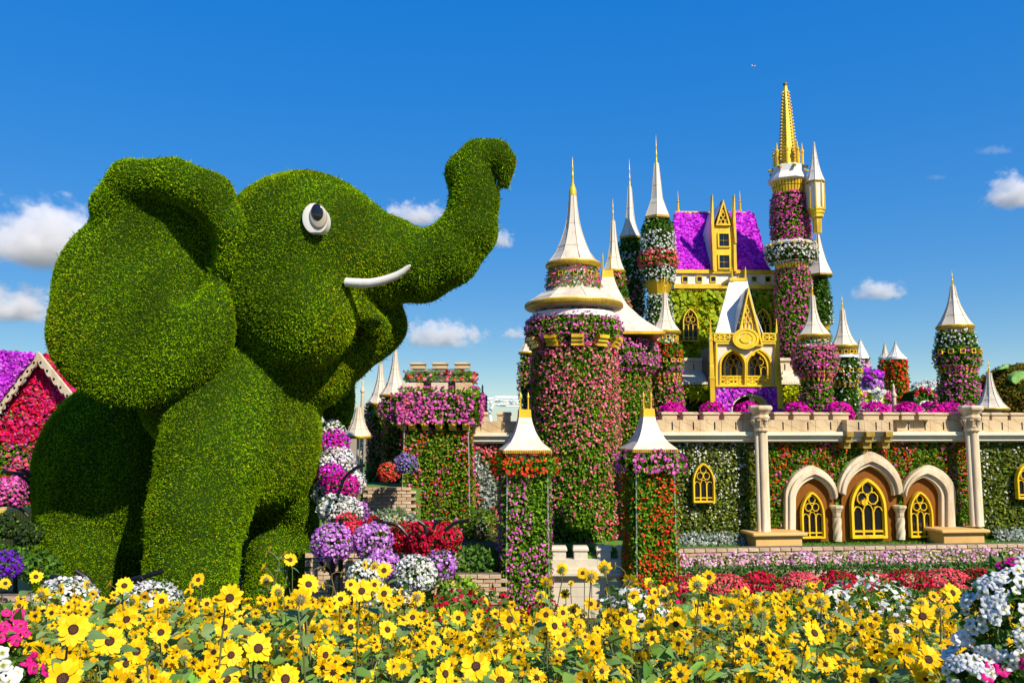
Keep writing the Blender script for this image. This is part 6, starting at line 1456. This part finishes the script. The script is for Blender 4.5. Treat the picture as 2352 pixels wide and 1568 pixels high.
# --- single plants
RAD = .06
def petal_mesh(seed):
    r_ = random.Random(seed); L = RAD * r_.uniform(.66, .80); w_ = RAD * r_.uniform(.175, .225); z = r_.uniform(-.05, .22); rows = ((0, .35, 0), (.3, .9, .1), (.6, 1, .14), (.85, .62, .10), (1, .04, .02))
    vs = []; fs = []; cu = r_.uniform(-.16, .1)
    for t, ww, _ in rows:
        x_ = RAD * .27 + L * t; zz_ = L * (z * t + cu * t * t)
        for q, dz in ((-1, .0), (0, -.10), (1, 0)): vs.append((x_, q * w_ * ww, zz_ + dz * w_ * (1 if ww > .1 else 0)))
    for i in range(4):
        for j in range(2): fs.append((i * 3 + j, i * 3 + j + 1, i * 3 + 4 + j, i * 3 + 3 + j))
    return vs, fs
PETS = []
for i in range(6):
    v, f = petal_mesh(i); PETS.append(MB().add(v, f).mesh('petal', PETAL, smooth=True))
def ring_mesh(seed):
    r_ = random.Random(seed); mb = MB(); n = r_.choice((13, 15, 17, 19)); lift = r_.choice((-.22, -.1, 0, .12, .3, .5))
    for i in range(n):
        v, f = petal_mesh(seed * 50 + i); a = 2 * math.pi * i / n + r_.uniform(-.1, .1); tw = r_.uniform(-.35, .35); k = r_.uniform(.88, 1.08)
        o = []
        for x_, y_, z_ in v:
            y2, z2 = y_ * math.cos(tw) - z_ * math.sin(tw), y_ * math.sin(tw) + z_ * math.cos(tw); x_ *= k; z2 += lift * (x_ - RAD * .27); o.append((x_ * math.cos(a) - y2 * math.sin(a), x_ * math.sin(a) + y2 * math.cos(a), z2 + (i % 2) * .0016))
        mb.add(o, f)
    return mb.mesh('petals', PETAL, smooth=True)
RINGS = [ring_mesh(i + 1) for i in range(18)]
def disc_mesh():
    pr = [(RAD * .33, -.004), (RAD * .335, .002), (RAD * .27, .006), (RAD * .17, .0065), (RAD * .07, .0045)]
    return MB().lathe(pr, (0, 0), 16).mesh('disc', DISC, smooth=True)
DME = disc_mesh()
def calyx_mesh():
    mb = MB().lathe([(RAD * .07, -.020), (RAD * .2, -.016), (RAD * .33, -.006), (RAD * .33, -.001)], (0, 0), 10)
    for i in range(11):
        a = 2 * math.pi * i / 11; c, s_ = math.cos(a), math.sin(a); p = lambda r_, q, z: (r_ * c - q * s_, r_ * s_ + q * c, z)
        mb.add([p(RAD * .2, -.006, -.0135), p(RAD * .2, .006, -.0135), p(RAD * .62, 0, -.008 - .006 * (i % 2)), p(RAD * .35, 0, -.0155)], [(0, 3, 2), (3, 1, 2), (0, 1, 3)])
    return mb.mesh('flower_head', SFSTEM)
CME = calyx_mesh()
def leaf_mesh(i):
    r_ = random.Random(i); L, W_ = .12 * r_.uniform(.8, 1.2), .085 * r_.uniform(.8, 1.2); rows = ((0, .1), (.12, .75), (.3, 1), (.55, .8), (.8, .4), (1, .03)); vs = []; fs = []; dr = r_.uniform(.2, .5)
    for t, q in rows:
        zb = -L * dr * t * t
        for k, e in ((-1, .10), (0, 0), (1, .10)): vs.append((.03 + L * t, k * W_ / 2 * q, zb + e * W_ * q))
    for a in range(5):
        for j in range(2): fs.append((a * 3 + j, a * 3 + j + 1, a * 3 + 4 + j, a * 3 + 3 + j))
    mb = MB().add(vs, fs); mb.add([(0, -.002, 0), (0, .002, 0), (.035, .002, .002), (.035, -.002, .002)], [(0, 1, 2, 3)]); return mb.mesh('leaf', SFLEAF, smooth=True)
LME = [leaf_mesh(i) for i in range(4)]
Z2 = [(245,385,95,0),(130,585,90,0),(500,745,205,0),(415,475,90,'p'),(410,620,90,'p'),(850,447,120,0),(865,675,140,0),(690,675,90,0),(610,790,100,0),(750,825,185,0),(660,805,90,'p'),(935,895,170,0),(865,980,150,0),(1105,550,110,0),(1045,625,70,0),(1100,765,140,0),(1140,620,90,'b'),(1355,405,90,0),(1415,570,90,0),(1570,530,175,0),(1535,730,130,0),(1540,800,110,0),(1645,660,100,0),(1380,670,80,0),(1765,875,195,0),(2110,437,140,0),(2065,545,135,'b'),(1985,270,90,0),(1830,210,90,'p'),(1935,235,70,'p'),(1805,325,80,'p'),(1820,410,90,'b'),(1900,490,110,'b'),(2290,565,90,0),(2335,530,75,0),(2310,665,80,0),(2225,735,105,'b'),(2225,920,140,0),(1250,950,130,'b'),(950,790,120,'b'),(530,850,130,0),(670,910,80,0),(1100,1100,140,0),(1550,1085,170,0),(1575,1000,150,0),(1845,575,100,'p'),(225,820,80,0),(190,870,120,'p'),(1955,870,115,'b'),(2085,1020,130,'b'),(300,620,90,0),(600,580,70,'b'),(430,1085,250,0),(1950,1085,200,0),(910,550,95,'b'),(750,440,70,'p'),(765,545,80,'p'),(1270,580,80,'p'),(400,870,75,0),(1580,920,150,0),(595,440,70,'p'),(1310,440,60,'p'),(110,1080,120,'b'),(1330,830,110,0),(1400,720,100,'b'),(1700,760,110,'b'),(2130,620,80,'p')]
Z5 = [(210,325,150,0),(155,430,155,'b'),(600,372,155,0),(520,325,90,0),(695,325,100,0),(765,220,115,0),(765,390,130,0),(445,430,120,0),(403,458,100,0),(330,635,120,'b'),(425,570,80,0),(520,635,125,0),(790,655,135,0),(335,845,150,0),(485,900,125,0),(850,930,150,0),(955,945,130,0),(1215,980,170,0),(1440,925,210,0),(1310,570,110,0),(1460,545,100,0),(1690,580,150,0),(1955,545,120,0),(2080,530,110,0),(2018,628,145,0),(2095,395,80,0),(2225,240,90,0),(2290,265,105,'b'),(2285,465,95,0),(2140,315,45,0),(1815,350,100,'p'),(1960,310,95,'b'),(1920,410,95,'b'),(1395,720,125,0),(1128,755,120,0),(975,565,120,0),(1010,420,115,'b'),(1070,590,90,0),(2075,210,95,'b'),(75,145,95,0),(320,335,60,'p'),(610,730,110,0),(885,765,90,0),(1600,870,130,'b'),(1715,970,100,0),(1620,1030,190,0),(40,1020,185,0),(165,930,140,'b'),(880,650,100,'b'),(2200,630,110,0),(325,200,70,'p'),(455,240,70,'p'),(620,180,80,'p'),(690,190,70,'b'),(180,540,80,'p'),(30,740,130,'b'),(250,1000,110,0),(700,560,100,'b'),(900,380,70,'b'),(1240,690,110,'b'),(1530,620,120,'b'),(1480,770,120,0),(1850,600,70,0),(2040,800,110,'b'),(2300,760,130,0)]
Z6 = [(1460,360,140,'f'),(1350,435,185,'b'),(690,400,155,'b'),(715,550,145,0),(905,600,150,0),(675,800,185,0),(475,735,140,0),(605,715,150,0),(1135,820,180,0),(910,880,175,'b'),(1350,755,175,'b'),(1545,750,170,0),(1735,745,110,0),(1680,640,175,'b'),(1985,720,130,'b'),(2025,550,105,0),(1920,600,155,'b'),(1740,530,120,'b'),(1605,870,130,0),(1840,1015,170,0),(1970,1010,130,'b'),(2225,945,145,0),(2190,1255,185,0),(500,1000,125,0),(680,1100,115,'p'),(755,1255,125,0),(1055,1250,110,0),(1315,1140,130,0),(1455,1230,145,'b'),(1815,1370,210,0),(1990,1370,160,'b'),(915,1390,185,0),(300,620,110,0),(165,850,110,'b'),(720,970,120,0),(825,915,90,0),(1060,930,125,0),(1335,915,120,0),(2330,620,100,0),(2145,630,90,'p'),(450,510,110,'p'),(630,1255,125,'b'),(930,1310,105,0),(1620,1040,120,'b'),(1500,930,110,'p'),(1865,920,110,0),(2065,1170,150,0),(835,1040,110,0),(440,270,145,'b'),(540,250,80,'p'),(1015,495,115,'b'),(1095,460,120,'b'),(880,415,110,'b'),(930,510,105,0),(2230,760,130,'b'),(380,1040,140,'b'),(1200,1260,90,'p')]
Z4 = [(590,520,80,0),(565,640,115,'b'),(895,550,110,0),(960,560,135,'b'),(805,570,80,0),(920,770,155,0),(1120,675,105,0),(1305,715,105,0),(1480,755,115,0),(1120,600,105,'b'),(735,800,95,0),(460,845,125,0),(550,840,115,'b'),(705,1010,145,0),(975,985,135,'b'),(1360,945,105,0),(1660,655,155,0),(1865,495,125,0),(1810,495,80,0),(1785,620,125,'b'),(1650,565,95,'b'),(1520,550,70,0),(1700,950,165,0),(1590,950,115,'b'),(1325,1100,175,0),(1405,480,80,'p'),(680,580,60,'p'),(385,655,90,0),(300,745,90,0),(480,775,90,0),(1060,1060,105,0),(1660,1100,95,0),(1550,930,80,'p'),(1735,520,80,0),(870,870,70,0),(1280,1000,95,'p'),(750,650,95,'b'),(1000,710,70,0),(1540,890,80,'p'),(1815,800,95,'b'),(575,1070,120,'b'),(330,990,110,0),(640,900,90,'b'),(1190,880,110,'b'),(1210,1010,100,0),(840,960,110,'b'),(1440,860,90,0),(1740,820,90,0),(1850,900,100,'b'),(1780,1050,90,0)]
FLW = []
for L_, ox, oy, k in ((Z2, 0, 1194.4, .3359), (Z5, 643.1, 1240.3, .3125), (Z6, 1286.3, 1240.3, .2344), (Z4, 1561.9, 1194.4, .3359)):
    for (a, b, d, f) in L_: FLW.append((ox + a * k, oy + b * k, d * k, f))
while len(FLW) < 300:
    px = R.uniform(10, 2330); py = R.triangular(1330, 1560, 1500)
    if px > 2180 and py > 1400: continue
    if all((px - q[0]) ** 2 + ((py - q[1]) * 1.3) ** 2 > 26 ** 2 for q in FLW): FLW.append((px, py, R.uniform(22, 36), R.choice((0, 0, 0, 'b', 'b', 'p'))))
FLW.sort(key=lambda q: -q[2])
COLS = ((60, 'at left edge'), (190, 'before elephant rear leg'), (300, 'between the elephant legs'), (380, 'before near front leg edge'), (480, 'before near front leg middle'), (570, 'right of near front leg'), (650, 'before far front leg'), (720, 'beside far front leg'), (790, 'under left lilac ball'), (850, 'under middle lilac ball'), (960, 'under low white ball'), (1050, 'under right lilac ball'), (1130, 'before shaded brick terrace'),
        (1200, 'before left gate tower'), (1265, 'right of left gate tower'), (1350, 'before gate wall left half'), (1440, 'before gate wall right half'), (1500, 'before right gate tower'), (1570, 'right of right gate tower'), (1630, 'below small arched window'), (1700, 'left of left stone column'), (1800, 'below left stone column'), (1870, 'below left arch window'), (1930, 'below left twisted column'), (2000, 'below middle arch window'), (2060, 'below right twisted column'), (2170, 'below right arch'), (9999, 'beside white petunia basket'))
def sf_label(px, py, d, f):
    col = next(n for x, n in COLS if px < x)
    row = 'field top' if py < 1345 else 'back row' if py < 1390 else 'third row' if py < 1435 else 'second row' if py < 1490 else 'nearest row'
    size = 'large ' if d > 44 else 'small ' if d < 28 else ''
    face = {0: 'facing us', 'f': 'facing us', 'b': 'showing its green back', 'p': 'seen edge on'}[f]
    return f'{size}sunflower {face}, {row}, {col}'
lab = {}
for i, q in enumerate(FLW): lab.setdefault(sf_label(*q), []).append(i)
LBL = {}
for s, idx in lab.items():
    idx.sort(key=lambda i: FLW[i][0])
    if len(idx) == 1: LBL[idx[0]] = s
    elif len(idx) == 2: LBL[idx[0]] = 'left ' + s; LBL[idx[1]] = 'right ' + s
    else:
        for j, i in enumerate(idx): LBL[i] = ('leftmost ' if j == 0 else 'rightmost ' if j == len(idx) - 1 else 'inner ') + s
CAMV = Vector((0, 0, CAMH))
for i, (px, py, d, f) in enumerate(FLW):
    D = min(8.3, max(2.45, 2 * RAD * F / d * (1.0 if f != 'p' else .95))); c = at(px, py, D); g0 = ground_h(c.x, D)
    if f == 'b': D *= 1.0
    size = 1.03 * d * scl(py, D) / (2 * RAD)
    base = Vector((c.x + R.uniform(-.12, .12), D + R.uniform(.0, .2), 0)); base.z = ground_h(base.x, base.y)
    t = thing('sunflower', base, LBL[i], 'sunflower', 'sunflowers in the foreground field')
    tocam = (CAMV - c).normalized()
    if f in (0, 'f'): fc = tocam + Vector((R.gauss(.12, .28), 0, R.gauss(.18, .25)))
    elif f == 'b': fc = -tocam + Vector((R.gauss(0, .35), 0, R.gauss(.1, .3)))
    else: fc = Vector((R.choice((-1, 1)), 0, R.gauss(.1, .3))) + tocam * R.gauss(.12, .2)
    fc.normalize(); q = fc.to_track_quat('Z', 'Y') @ Matrix.Rotation(R.uniform(0, 6.28), 4, 'Z').to_quaternion()
    hd = link('flower_head', CME, t, c - base); hd.rotation_mode = 'QUATERNION'; hd.rotation_quaternion = q; hd.scale = (size,) * 3
    link('disc', DME, hd)
    if i < 50:
        n = R.choice((15, 16, 17, 18))
        for k in range(n):
            p = link('petal', R.choice(PETS), hd, (0, 0, (k % 2) * .0015)); p.rotation_euler = (R.uniform(-.3, .3), R.uniform(-.12, .12), 2 * math.pi * k / n + R.uniform(-.08, .08)); p.scale = (R.uniform(.92, 1.1), R.uniform(.95, 1.2), 1)
    else: link('petals', R.choice(RINGS), hd)
    back = c - fc * .018 * size; k1 = back - fc * .10 + Vector((0, 0, -.05)); k2 = Vector((base.x * .55 + k1.x * .45, base.y * .6 + k1.y * .4, max(base.z + .2, k1.z - .35)))
    pts = [back, back - fc * .035, k1 * .75 + back * .25 + Vector((0, 0, .005)), k1, k2, base]
    cur = []
    for j in range(9):
        u = j / 8 * (len(pts) - 1); a = min(int(u), len(pts) - 2); cur.append(pts[a].lerp(pts[a + 1], u - a))
    MB().tube(cur, [.0042 * (.8 + .06 * j) for j in range(9)], 6).build('stem', SFSTEM, t, True)
    if i < 190:
        for k in range(R.choice((2, 3, 3))):
            u = R.uniform(.45, .85); a = min(int(u * 8), 7); p = cur[a].lerp(cur[a + 1], u * 8 - a)
            o = link('leaf', R.choice(LME), t, p - base); o.rotation_euler = (R.uniform(-.3, .3), R.uniform(-.5, .3), R.uniform(0, 6.28)); s_ = R.uniform(.7, 1.25); o.scale = (s_, s_, s_)
# ---------------------------------------------------------------- bedding flowers among and behind the sunflowers
def bed(px, py, rx, ry, D, cols, lab, name, cat, grp, leaf=DKGREEN, fs=.06, dens=500, patch=.35, star=True):
    c = at(px, py, D); s_ = scl(py, D); g0 = ground_h(c.x, D); t = thing(name, (c.x, D, g0), lab, cat, grp)
    MB().lathe([(.05, g0), (.09, max(g0 + .1, c.z - ry * s_ * .5))], (c.x, D), 8).build('stem', SFSTEM, t)
    smp = S_ell(c, (rx * s_, min(.4, rx * s_), ry * s_), -.8)
    cover('leaves', t, smp, (600, .08, .05, leaf), [], .1); cover('blossoms', t, smp, (5, .05, .03, leaf), [(dens, fs, cols, patch)], .06, star)
for a in ((2000, 1390, 72, 42, 7.6, 'white petunia mound among the sunflowers, below the middle arch'), (1895, 1400, 45, 36, 7.4, 'white petunia mound among the sunflowers, below the left arch'), (1450, 1405, 50, 30, 7.9, 'white petunia mound before the cream gate wall'), (1490, 1440, 40, 24, 7.2, 'white petunia mound before the right gate tower'), (2040, 1440, 40, 30, 6.8, 'lower white petunia mound among sunflowers near the petunia basket'), (905, 1400, 45, 26, 8.2, 'white petunia mound under the lilac balls, among sunflowers'), (700, 1425, 40, 22, 8.0, 'white petunia mound before the far elephant front leg')):
    bed(*a[:5], WHITE, a[5], 'white_petunia_mound', 'flower bush', 'white petunias among the sunflowers', fs=.062, dens=420)
for a in ((1050, 1420, 62, 40, 9.0, 'dark red dianthus patch before the shaded brick terrace'), (1120, 1395, 40, 24, 9.6, 'dark red dianthus patch at the foot of the left gate tower'), (1255, 1425, 42, 24, 9.4, 'dark red dianthus patch right of the left gate tower foot'), (1730, 1420, 55, 26, 9.2, 'dark red dianthus patch below the left stone column'), (2190, 1410, 60, 32, 9.0, 'dark red dianthus patch below the right column plinth'), (255, 1430, 60, 25, 9.2, 'dark red dianthus patch before the elephant legs'), (470, 1445, 55, 20, 9.0, 'dark red dianthus patch before the near elephant leg'), (1610, 1400, 45, 22, 9.6, 'dark red dianthus patch right of the right gate tower')):
    bed(*a[:5], DKRED + CRIMSON, a[5], 'dianthus_patch', 'flower patch', 'dark red dianthus patches', fs=.07, dens=260, patch=.5)
# ---------------------------------------------------------------- near petunia baskets with single blooms
def petunia_mesh(name, col, eye, seed):
    r_ = random.Random(seed); vs = [(0, 0, -.012)]; n = 20; C = [eye]
    for rr, zz_, cc in ((.006, -.004, eye), (.019, .002, col), (.031, .001, col)):
        for k in range(n):
            a = 2 * math.pi * k / n; lob = 1 + .13 * math.cos(5 * a) * (rr / .031) ** 2; vs.append((rr * lob * math.cos(a), rr * lob * math.sin(a), zz_ + (rr / .031) ** 2 * (.005 * math.sin(5 * a + 1) + r_.uniform(-.003, .003)) - (.006 if rr > .03 else 0))); C.append(cc)
    fs = [(0, 1 + k, 1 + (k + 1) % n) for k in range(n)] + [(1 + i * n + k, 1 + i * n + (k + 1) % n, 1 + (i + 1) * n + (k + 1) % n, 1 + (i + 1) * n + k) for i in range(2) for k in range(n)]
    b = len(vs)
    for rr, zz_ in ((.006, -.006), (.0035, -.035)):
        for k in range(6): vs.append((rr * math.cos(k * math.pi / 3), rr * math.sin(k * math.pi / 3), zz_)); C.append((.3, .4, .15))
    fs += [(b + k, b + (k + 1) % 6, b + 6 + (k + 1) % 6, b + 6 + k) for k in range(6)]
    me = bpy.data.meshes.new(name); me.from_pydata(vs, [], fs); a = me.color_attributes.new('Col', 'FLOAT_COLOR', 'POINT'); a.data.foreach_set('color', [q for c in C for q in (*c, 1)]); me.materials.append(PLANT)
    for p in me.polygons: p.use_smooth = True
    return me
WP = [petunia_mesh('petunia', (.80, .81, .84), (.55, .58, .15), i) for i in range(4)]; PP = [petunia_mesh('petunia', (.78, .015, .26), (.5, .1, .2), i + 9) for i in range(3)]; MP = [petunia_mesh('petunia', (.50, .01, .26), (.3, .02, .15), i + 20) for i in range(2)]
def near_bush(lab, blobs, D, flowers):
    c0 = at(blobs[0][0], blobs[0][1], D); t = thing('petunia_basket', (c0.x, D + .1, ground_h(c0.x, D)), lab, 'flower basket')
    fs = []; tops = []
    for (px, py, rx, ry) in blobs:
        c = at(px, py, D); s_ = scl(py, D); fs.append(S_ell(c, (rx * s_, rx * s_ * .75, ry * s_), -.95)); tops.append((c, s_ * rx, s_ * ry))
    MB().lathe([(.08, ground_h(c0.x, D)), (.1, c0.z - .25), (.1, c0.z - .15), (.05, c0.z - .1)], (c0.x, D + .1), 14).build('pot', CORE, t)
    smp = S_many(*fs); P, Nn = smp(2600); n = len(P); P = P - Nn * RN.uniform(-.01, .09, (n, 1))
    np_obj('leaves', t, [leafs(P, Nn, .05, .026, [(.07, .16, .02), (.10, .22, .03), (.05, .11, .015), (.14, .24, .05)], .9)])
    b = wloc(t)
    for (px, py, meshes) in flowers:
        d = ray(px, py).normalized(); best = None
        for (c, rx, ry) in tops:                                   # sight line against each ellipsoid
            S3 = Vector((1 / rx, 1 / (rx * .75), 1 / ry)); o = vmul(CAMV - c, S3); e = vmul(d, S3); A_, B_, C_ = e.dot(e), o.dot(e), o.dot(o) - 1; q = B_ * B_ - A_ * C_
            if q > 0:
                tt = (-B_ - math.sqrt(q)) / A_
                if best is None or tt < best[0]:
                    p = CAMV + d * tt; nn = Vector(((p - c).x / rx ** 2, (p - c).y / (rx * .75) ** 2, (p - c).z / ry ** 2)).normalized(); best = (tt, p, nn)
        if best is None: p, nn = at(px, py, D), Vector((0, -1, .2))
        else: _, p, nn = best
        nn = (nn + Vector((R.gauss(.1, .35), R.gauss(-.25, .25), R.gauss(.15, .3)))).normalized()
        o = link('petunia', R.choice(meshes), t, p + nn * .025 - b); o.rotation_mode = 'QUATERNION'; o.rotation_quaternion = nn.to_track_quat('Z', 'Y') @ Matrix.Rotation(R.uniform(0, 6.28), 4, 'Z').to_quaternion(); s_ = R.uniform(.55, .88); o.scale = (s_, s_, s_)
def vmul(a, b): return Vector((a.x * b.x, a.y * b.y, a.z * b.z))

fl = []
zc = lambda x, y: (2168.2 + x * .1916, 1267.9 + y * .2084 * .92)      # measured on an enlarged view of that corner
for (x, y) in ((720,310),(730,380),(690,350),(640,330),(510,380),(480,400),(540,420),(440,420),(400,450),(500,500),(590,430),(600,380),(620,420),(890,380),(940,420),(880,260),(920,180),(940,120),(780,280),(730,520),(700,560),(830,490),(640,570),(570,600),(520,630),(630,620),(740,640),(690,690),(880,670),(940,700),(540,730),(510,760),(580,750),(640,790),(600,820),(480,800),(360,880),(410,900),(460,890),(260,780),(330,700),(350,590),(300,630),(320,560),(240,970),(200,1010),(150,1050),(260,1040),(330,1090),(410,1000),(300,1000),(180,1060),(200,1180),(140,1210),(90,1250),(60,1290),(160,1310),(110,1350),(270,1290),(220,1330),(350,1320),(300,1370),(350,1400),(420,1300),(460,1160),(440,1220),(420,1140),(530,1150),(610,1190),(640,1260),(740,1240),(690,1250),(820,1230),(870,1200),(740,1320),(860,1310),(770,1400),(430,1380),(490,1420),(550,1450),(460,1480),(400,1420),(250,1400),(200,1400),(540,1330),(900,1000),(890,960),(940,840),(930,1060),(150,1530),(120,1550),(60,1420),(640,1230),(780,1270)):
    a, b = zc(x, y); fl.append((a, b, WP))
for (x, y) in ((665,205),(815,150),(800,190)): a, b = zc(x, y); fl.append((a, b, MP))
for (x, y) in ((670,1425),(930,1290),(540,1390),(500,1500)): a, b = zc(x, y); fl.append((a, b, PP))
near_bush('big white petunia basket with a few magenta blooms in the right front corner', [(2390, 1440, 165, 155), (2290, 1545, 110, 60), (2340, 1350, 60, 60)], 3.3, fl)
fl = [(x, y, PP) for x, y in ((12, 1415), (32, 1428), (45, 1440), (48, 1412), (8, 1438), (52, 1460), (30, 1470), (6, 1468), (62, 1508), (70, 1500), (58, 1525), (66, 1535), (90, 1545), (22, 1455))] + [(x, y, WP) for x, y in ((6, 1525), (18, 1540), (30, 1550), (42, 1545), (26, 1562), (8, 1555), (40, 1560), (2, 1500))]
near_bush('bright pink and white petunias in the left front corner', [(-20, 1490, 90, 85), (20, 1560, 70, 50)], 3.2, fl)
# ---------------------------------------------------------------- clouds and airliner
def cloud(px, py, w_, h_, lab, dens=.11, seed=0, D=800):
    c = at(px, py, D); s_ = scl(py, D); m = bpy.data.materials.new('cloud vapour'); m.use_nodes = True; t = m.node_tree; t.nodes.clear()
    tc = N(t, 'ShaderNodeTexCoord'); ln = N(t, 'ShaderNodeVectorMath', operation='LENGTH'); t.links.new(tc.outputs['Object'], ln.inputs[0])
    mp = N(t, 'ShaderNodeMapping'); mp.inputs['Location'].default_value = (seed * 3.7, seed * 1.3, 0); mp.inputs['Scale'].default_value = (2.0 * w_ / h_ * .6, 1, 1.5); t.links.new(tc.outputs['Object'], mp.inputs[0])
    n = N(t, 'ShaderNodeTexNoise', Scale=1.5, Detail=9, Roughness=.66); t.links.new(mp.outputs[0], n.inputs['Vector'])
    sx = N(t, 'ShaderNodeSeparateXYZ'); t.links.new(tc.outputs['Object'], sx.inputs[0])
    def M(op, a, b=None):
        q = N(t, 'ShaderNodeMath', operation=op)
        for i, v in enumerate((a, b)):
            if v is None: continue
            if hasattr(v, 'is_output'): t.links.new(v, q.inputs[i])
            else: q.inputs[i].default_value = v
        return q.outputs[0]
    fall = M('SUBTRACT', 1.0, ln.outputs['Value'])
    base = M('MULTIPLY', M('MINIMUM', M('ADD', sx.outputs[2], .42), .25), 4.0)          # flattish underside
    v = M('SUBTRACT', M('ADD', M('MULTIPLY', fall, 1.15), M('MULTIPLY', M('SUBTRACT', n.outputs['Fac'], .5), 2.3)), .38)
    v = M('MULTIPLY', M('MAXIMUM', M('MINIMUM', M('MULTIPLY', v, 1.9), 1.0), 0.0), M('MAXIMUM', M('MINIMUM', base, 1.0), 0.0))
    pv = N(t, 'ShaderNodeVolumePrincipled'); pv.inputs['Color'].default_value = (.97, .96, .96, 1); pv.inputs['Anisotropy'].default_value = 0
    t.links.new(M('MULTIPLY', v, dens), pv.inputs['Density']); o_ = N(t, 'ShaderNodeOutputMaterial'); t.links.new(pv.outputs[0], o_.inputs['Volume'])
    bm = bmesh.new(); bmesh.ops.create_icosphere(bm, subdivisions=3, radius=1.0); me = bpy.data.meshes.new('cloud'); bm.to_mesh(me); bm.free(); me.materials.append(m)
    o = link('cloud', me, None, c); o.scale = (w_ * s_ / 2 * 1.25, min(w_, h_ * 1.5) * s_ / 2 * 1.2, h_ * s_ / 2 * 1.5); tag(o, lab, 'cloud', 'small cumulus clouds')
for i, a in enumerate(((100, 558, 330, 185, 'largest white cloud, left of the elephant ear'), (40, 710, 215, 108, 'white cloud at the left edge below the largest one'), (955, 498, 190, 70, 'white cloud behind the elephant trunk'), (1152, 552, 70, 54, 'little white cloud right of the elephant trunk bend'), (1015, 774, 225, 84, 'white cloud above the square tower, right of the elephant chin'), (1182, 768, 70, 34, 'tiny cloud just left of the big round tower'), (2018, 672, 135, 58, 'lone oval cloud between the spire tower and the lone right tower'), (2335, 448, 160, 92, 'white cloud at the right edge'), (2285, 347, 110, 26, 'thin faint cloud near the upper right edge'), (2152, 408, 60, 16, 'faint wisp of cloud right of the hanging turret'))):
    cloud(*a, dens=.09 if i < 8 else .02, seed=i + 1)
pl = at(1731, 152, 2500); pk = thing('airplane', pl, 'tiny white airplane high in the blue sky', 'airplane')
sp = scl(152, 2500)
MB().tube([pl + Vector((q * 4.6 * sp, 0, q * .3)) for q in (-1, -.9, -.5, .5, .85, 1)], [.3, 1.2, 1.7, 1.7, 1.2, .2], 10).build('fuselage', WHITEP, pk)
MB().add([pl + Vector(v) for v in ((1.5, 0, -.6), (-1.6, -15, .2), (-3.2, -15, .2), (-1.5, 0, -.6), (-1.6, 15, .2), (-3.2, 15, .2), (1.5, 0, -.2), (-1.6, -15, .4), (-3.2, -15, .4), (-1.5, 0, -.2), (-1.6, 15, .4), (-3.2, 15, .4))], [(0, 1, 2, 3), (0, 3, 5, 4), (6, 9, 8, 7), (6, 10, 11, 9), (0, 6, 7, 1), (1, 7, 8, 2), (2, 8, 9, 3), (3, 9, 11, 5), (5, 11, 10, 4), (4, 10, 6, 0)]).build('wing', WHITEP, pk)
MB().box((pl.x - 5.6, pl.y - .15, pl.z + .8), (pl.x - 4.2, pl.y + .15, pl.z + 4.5)).build('tail_fin', WHITEP, pk)
print('TRIS', TRI)
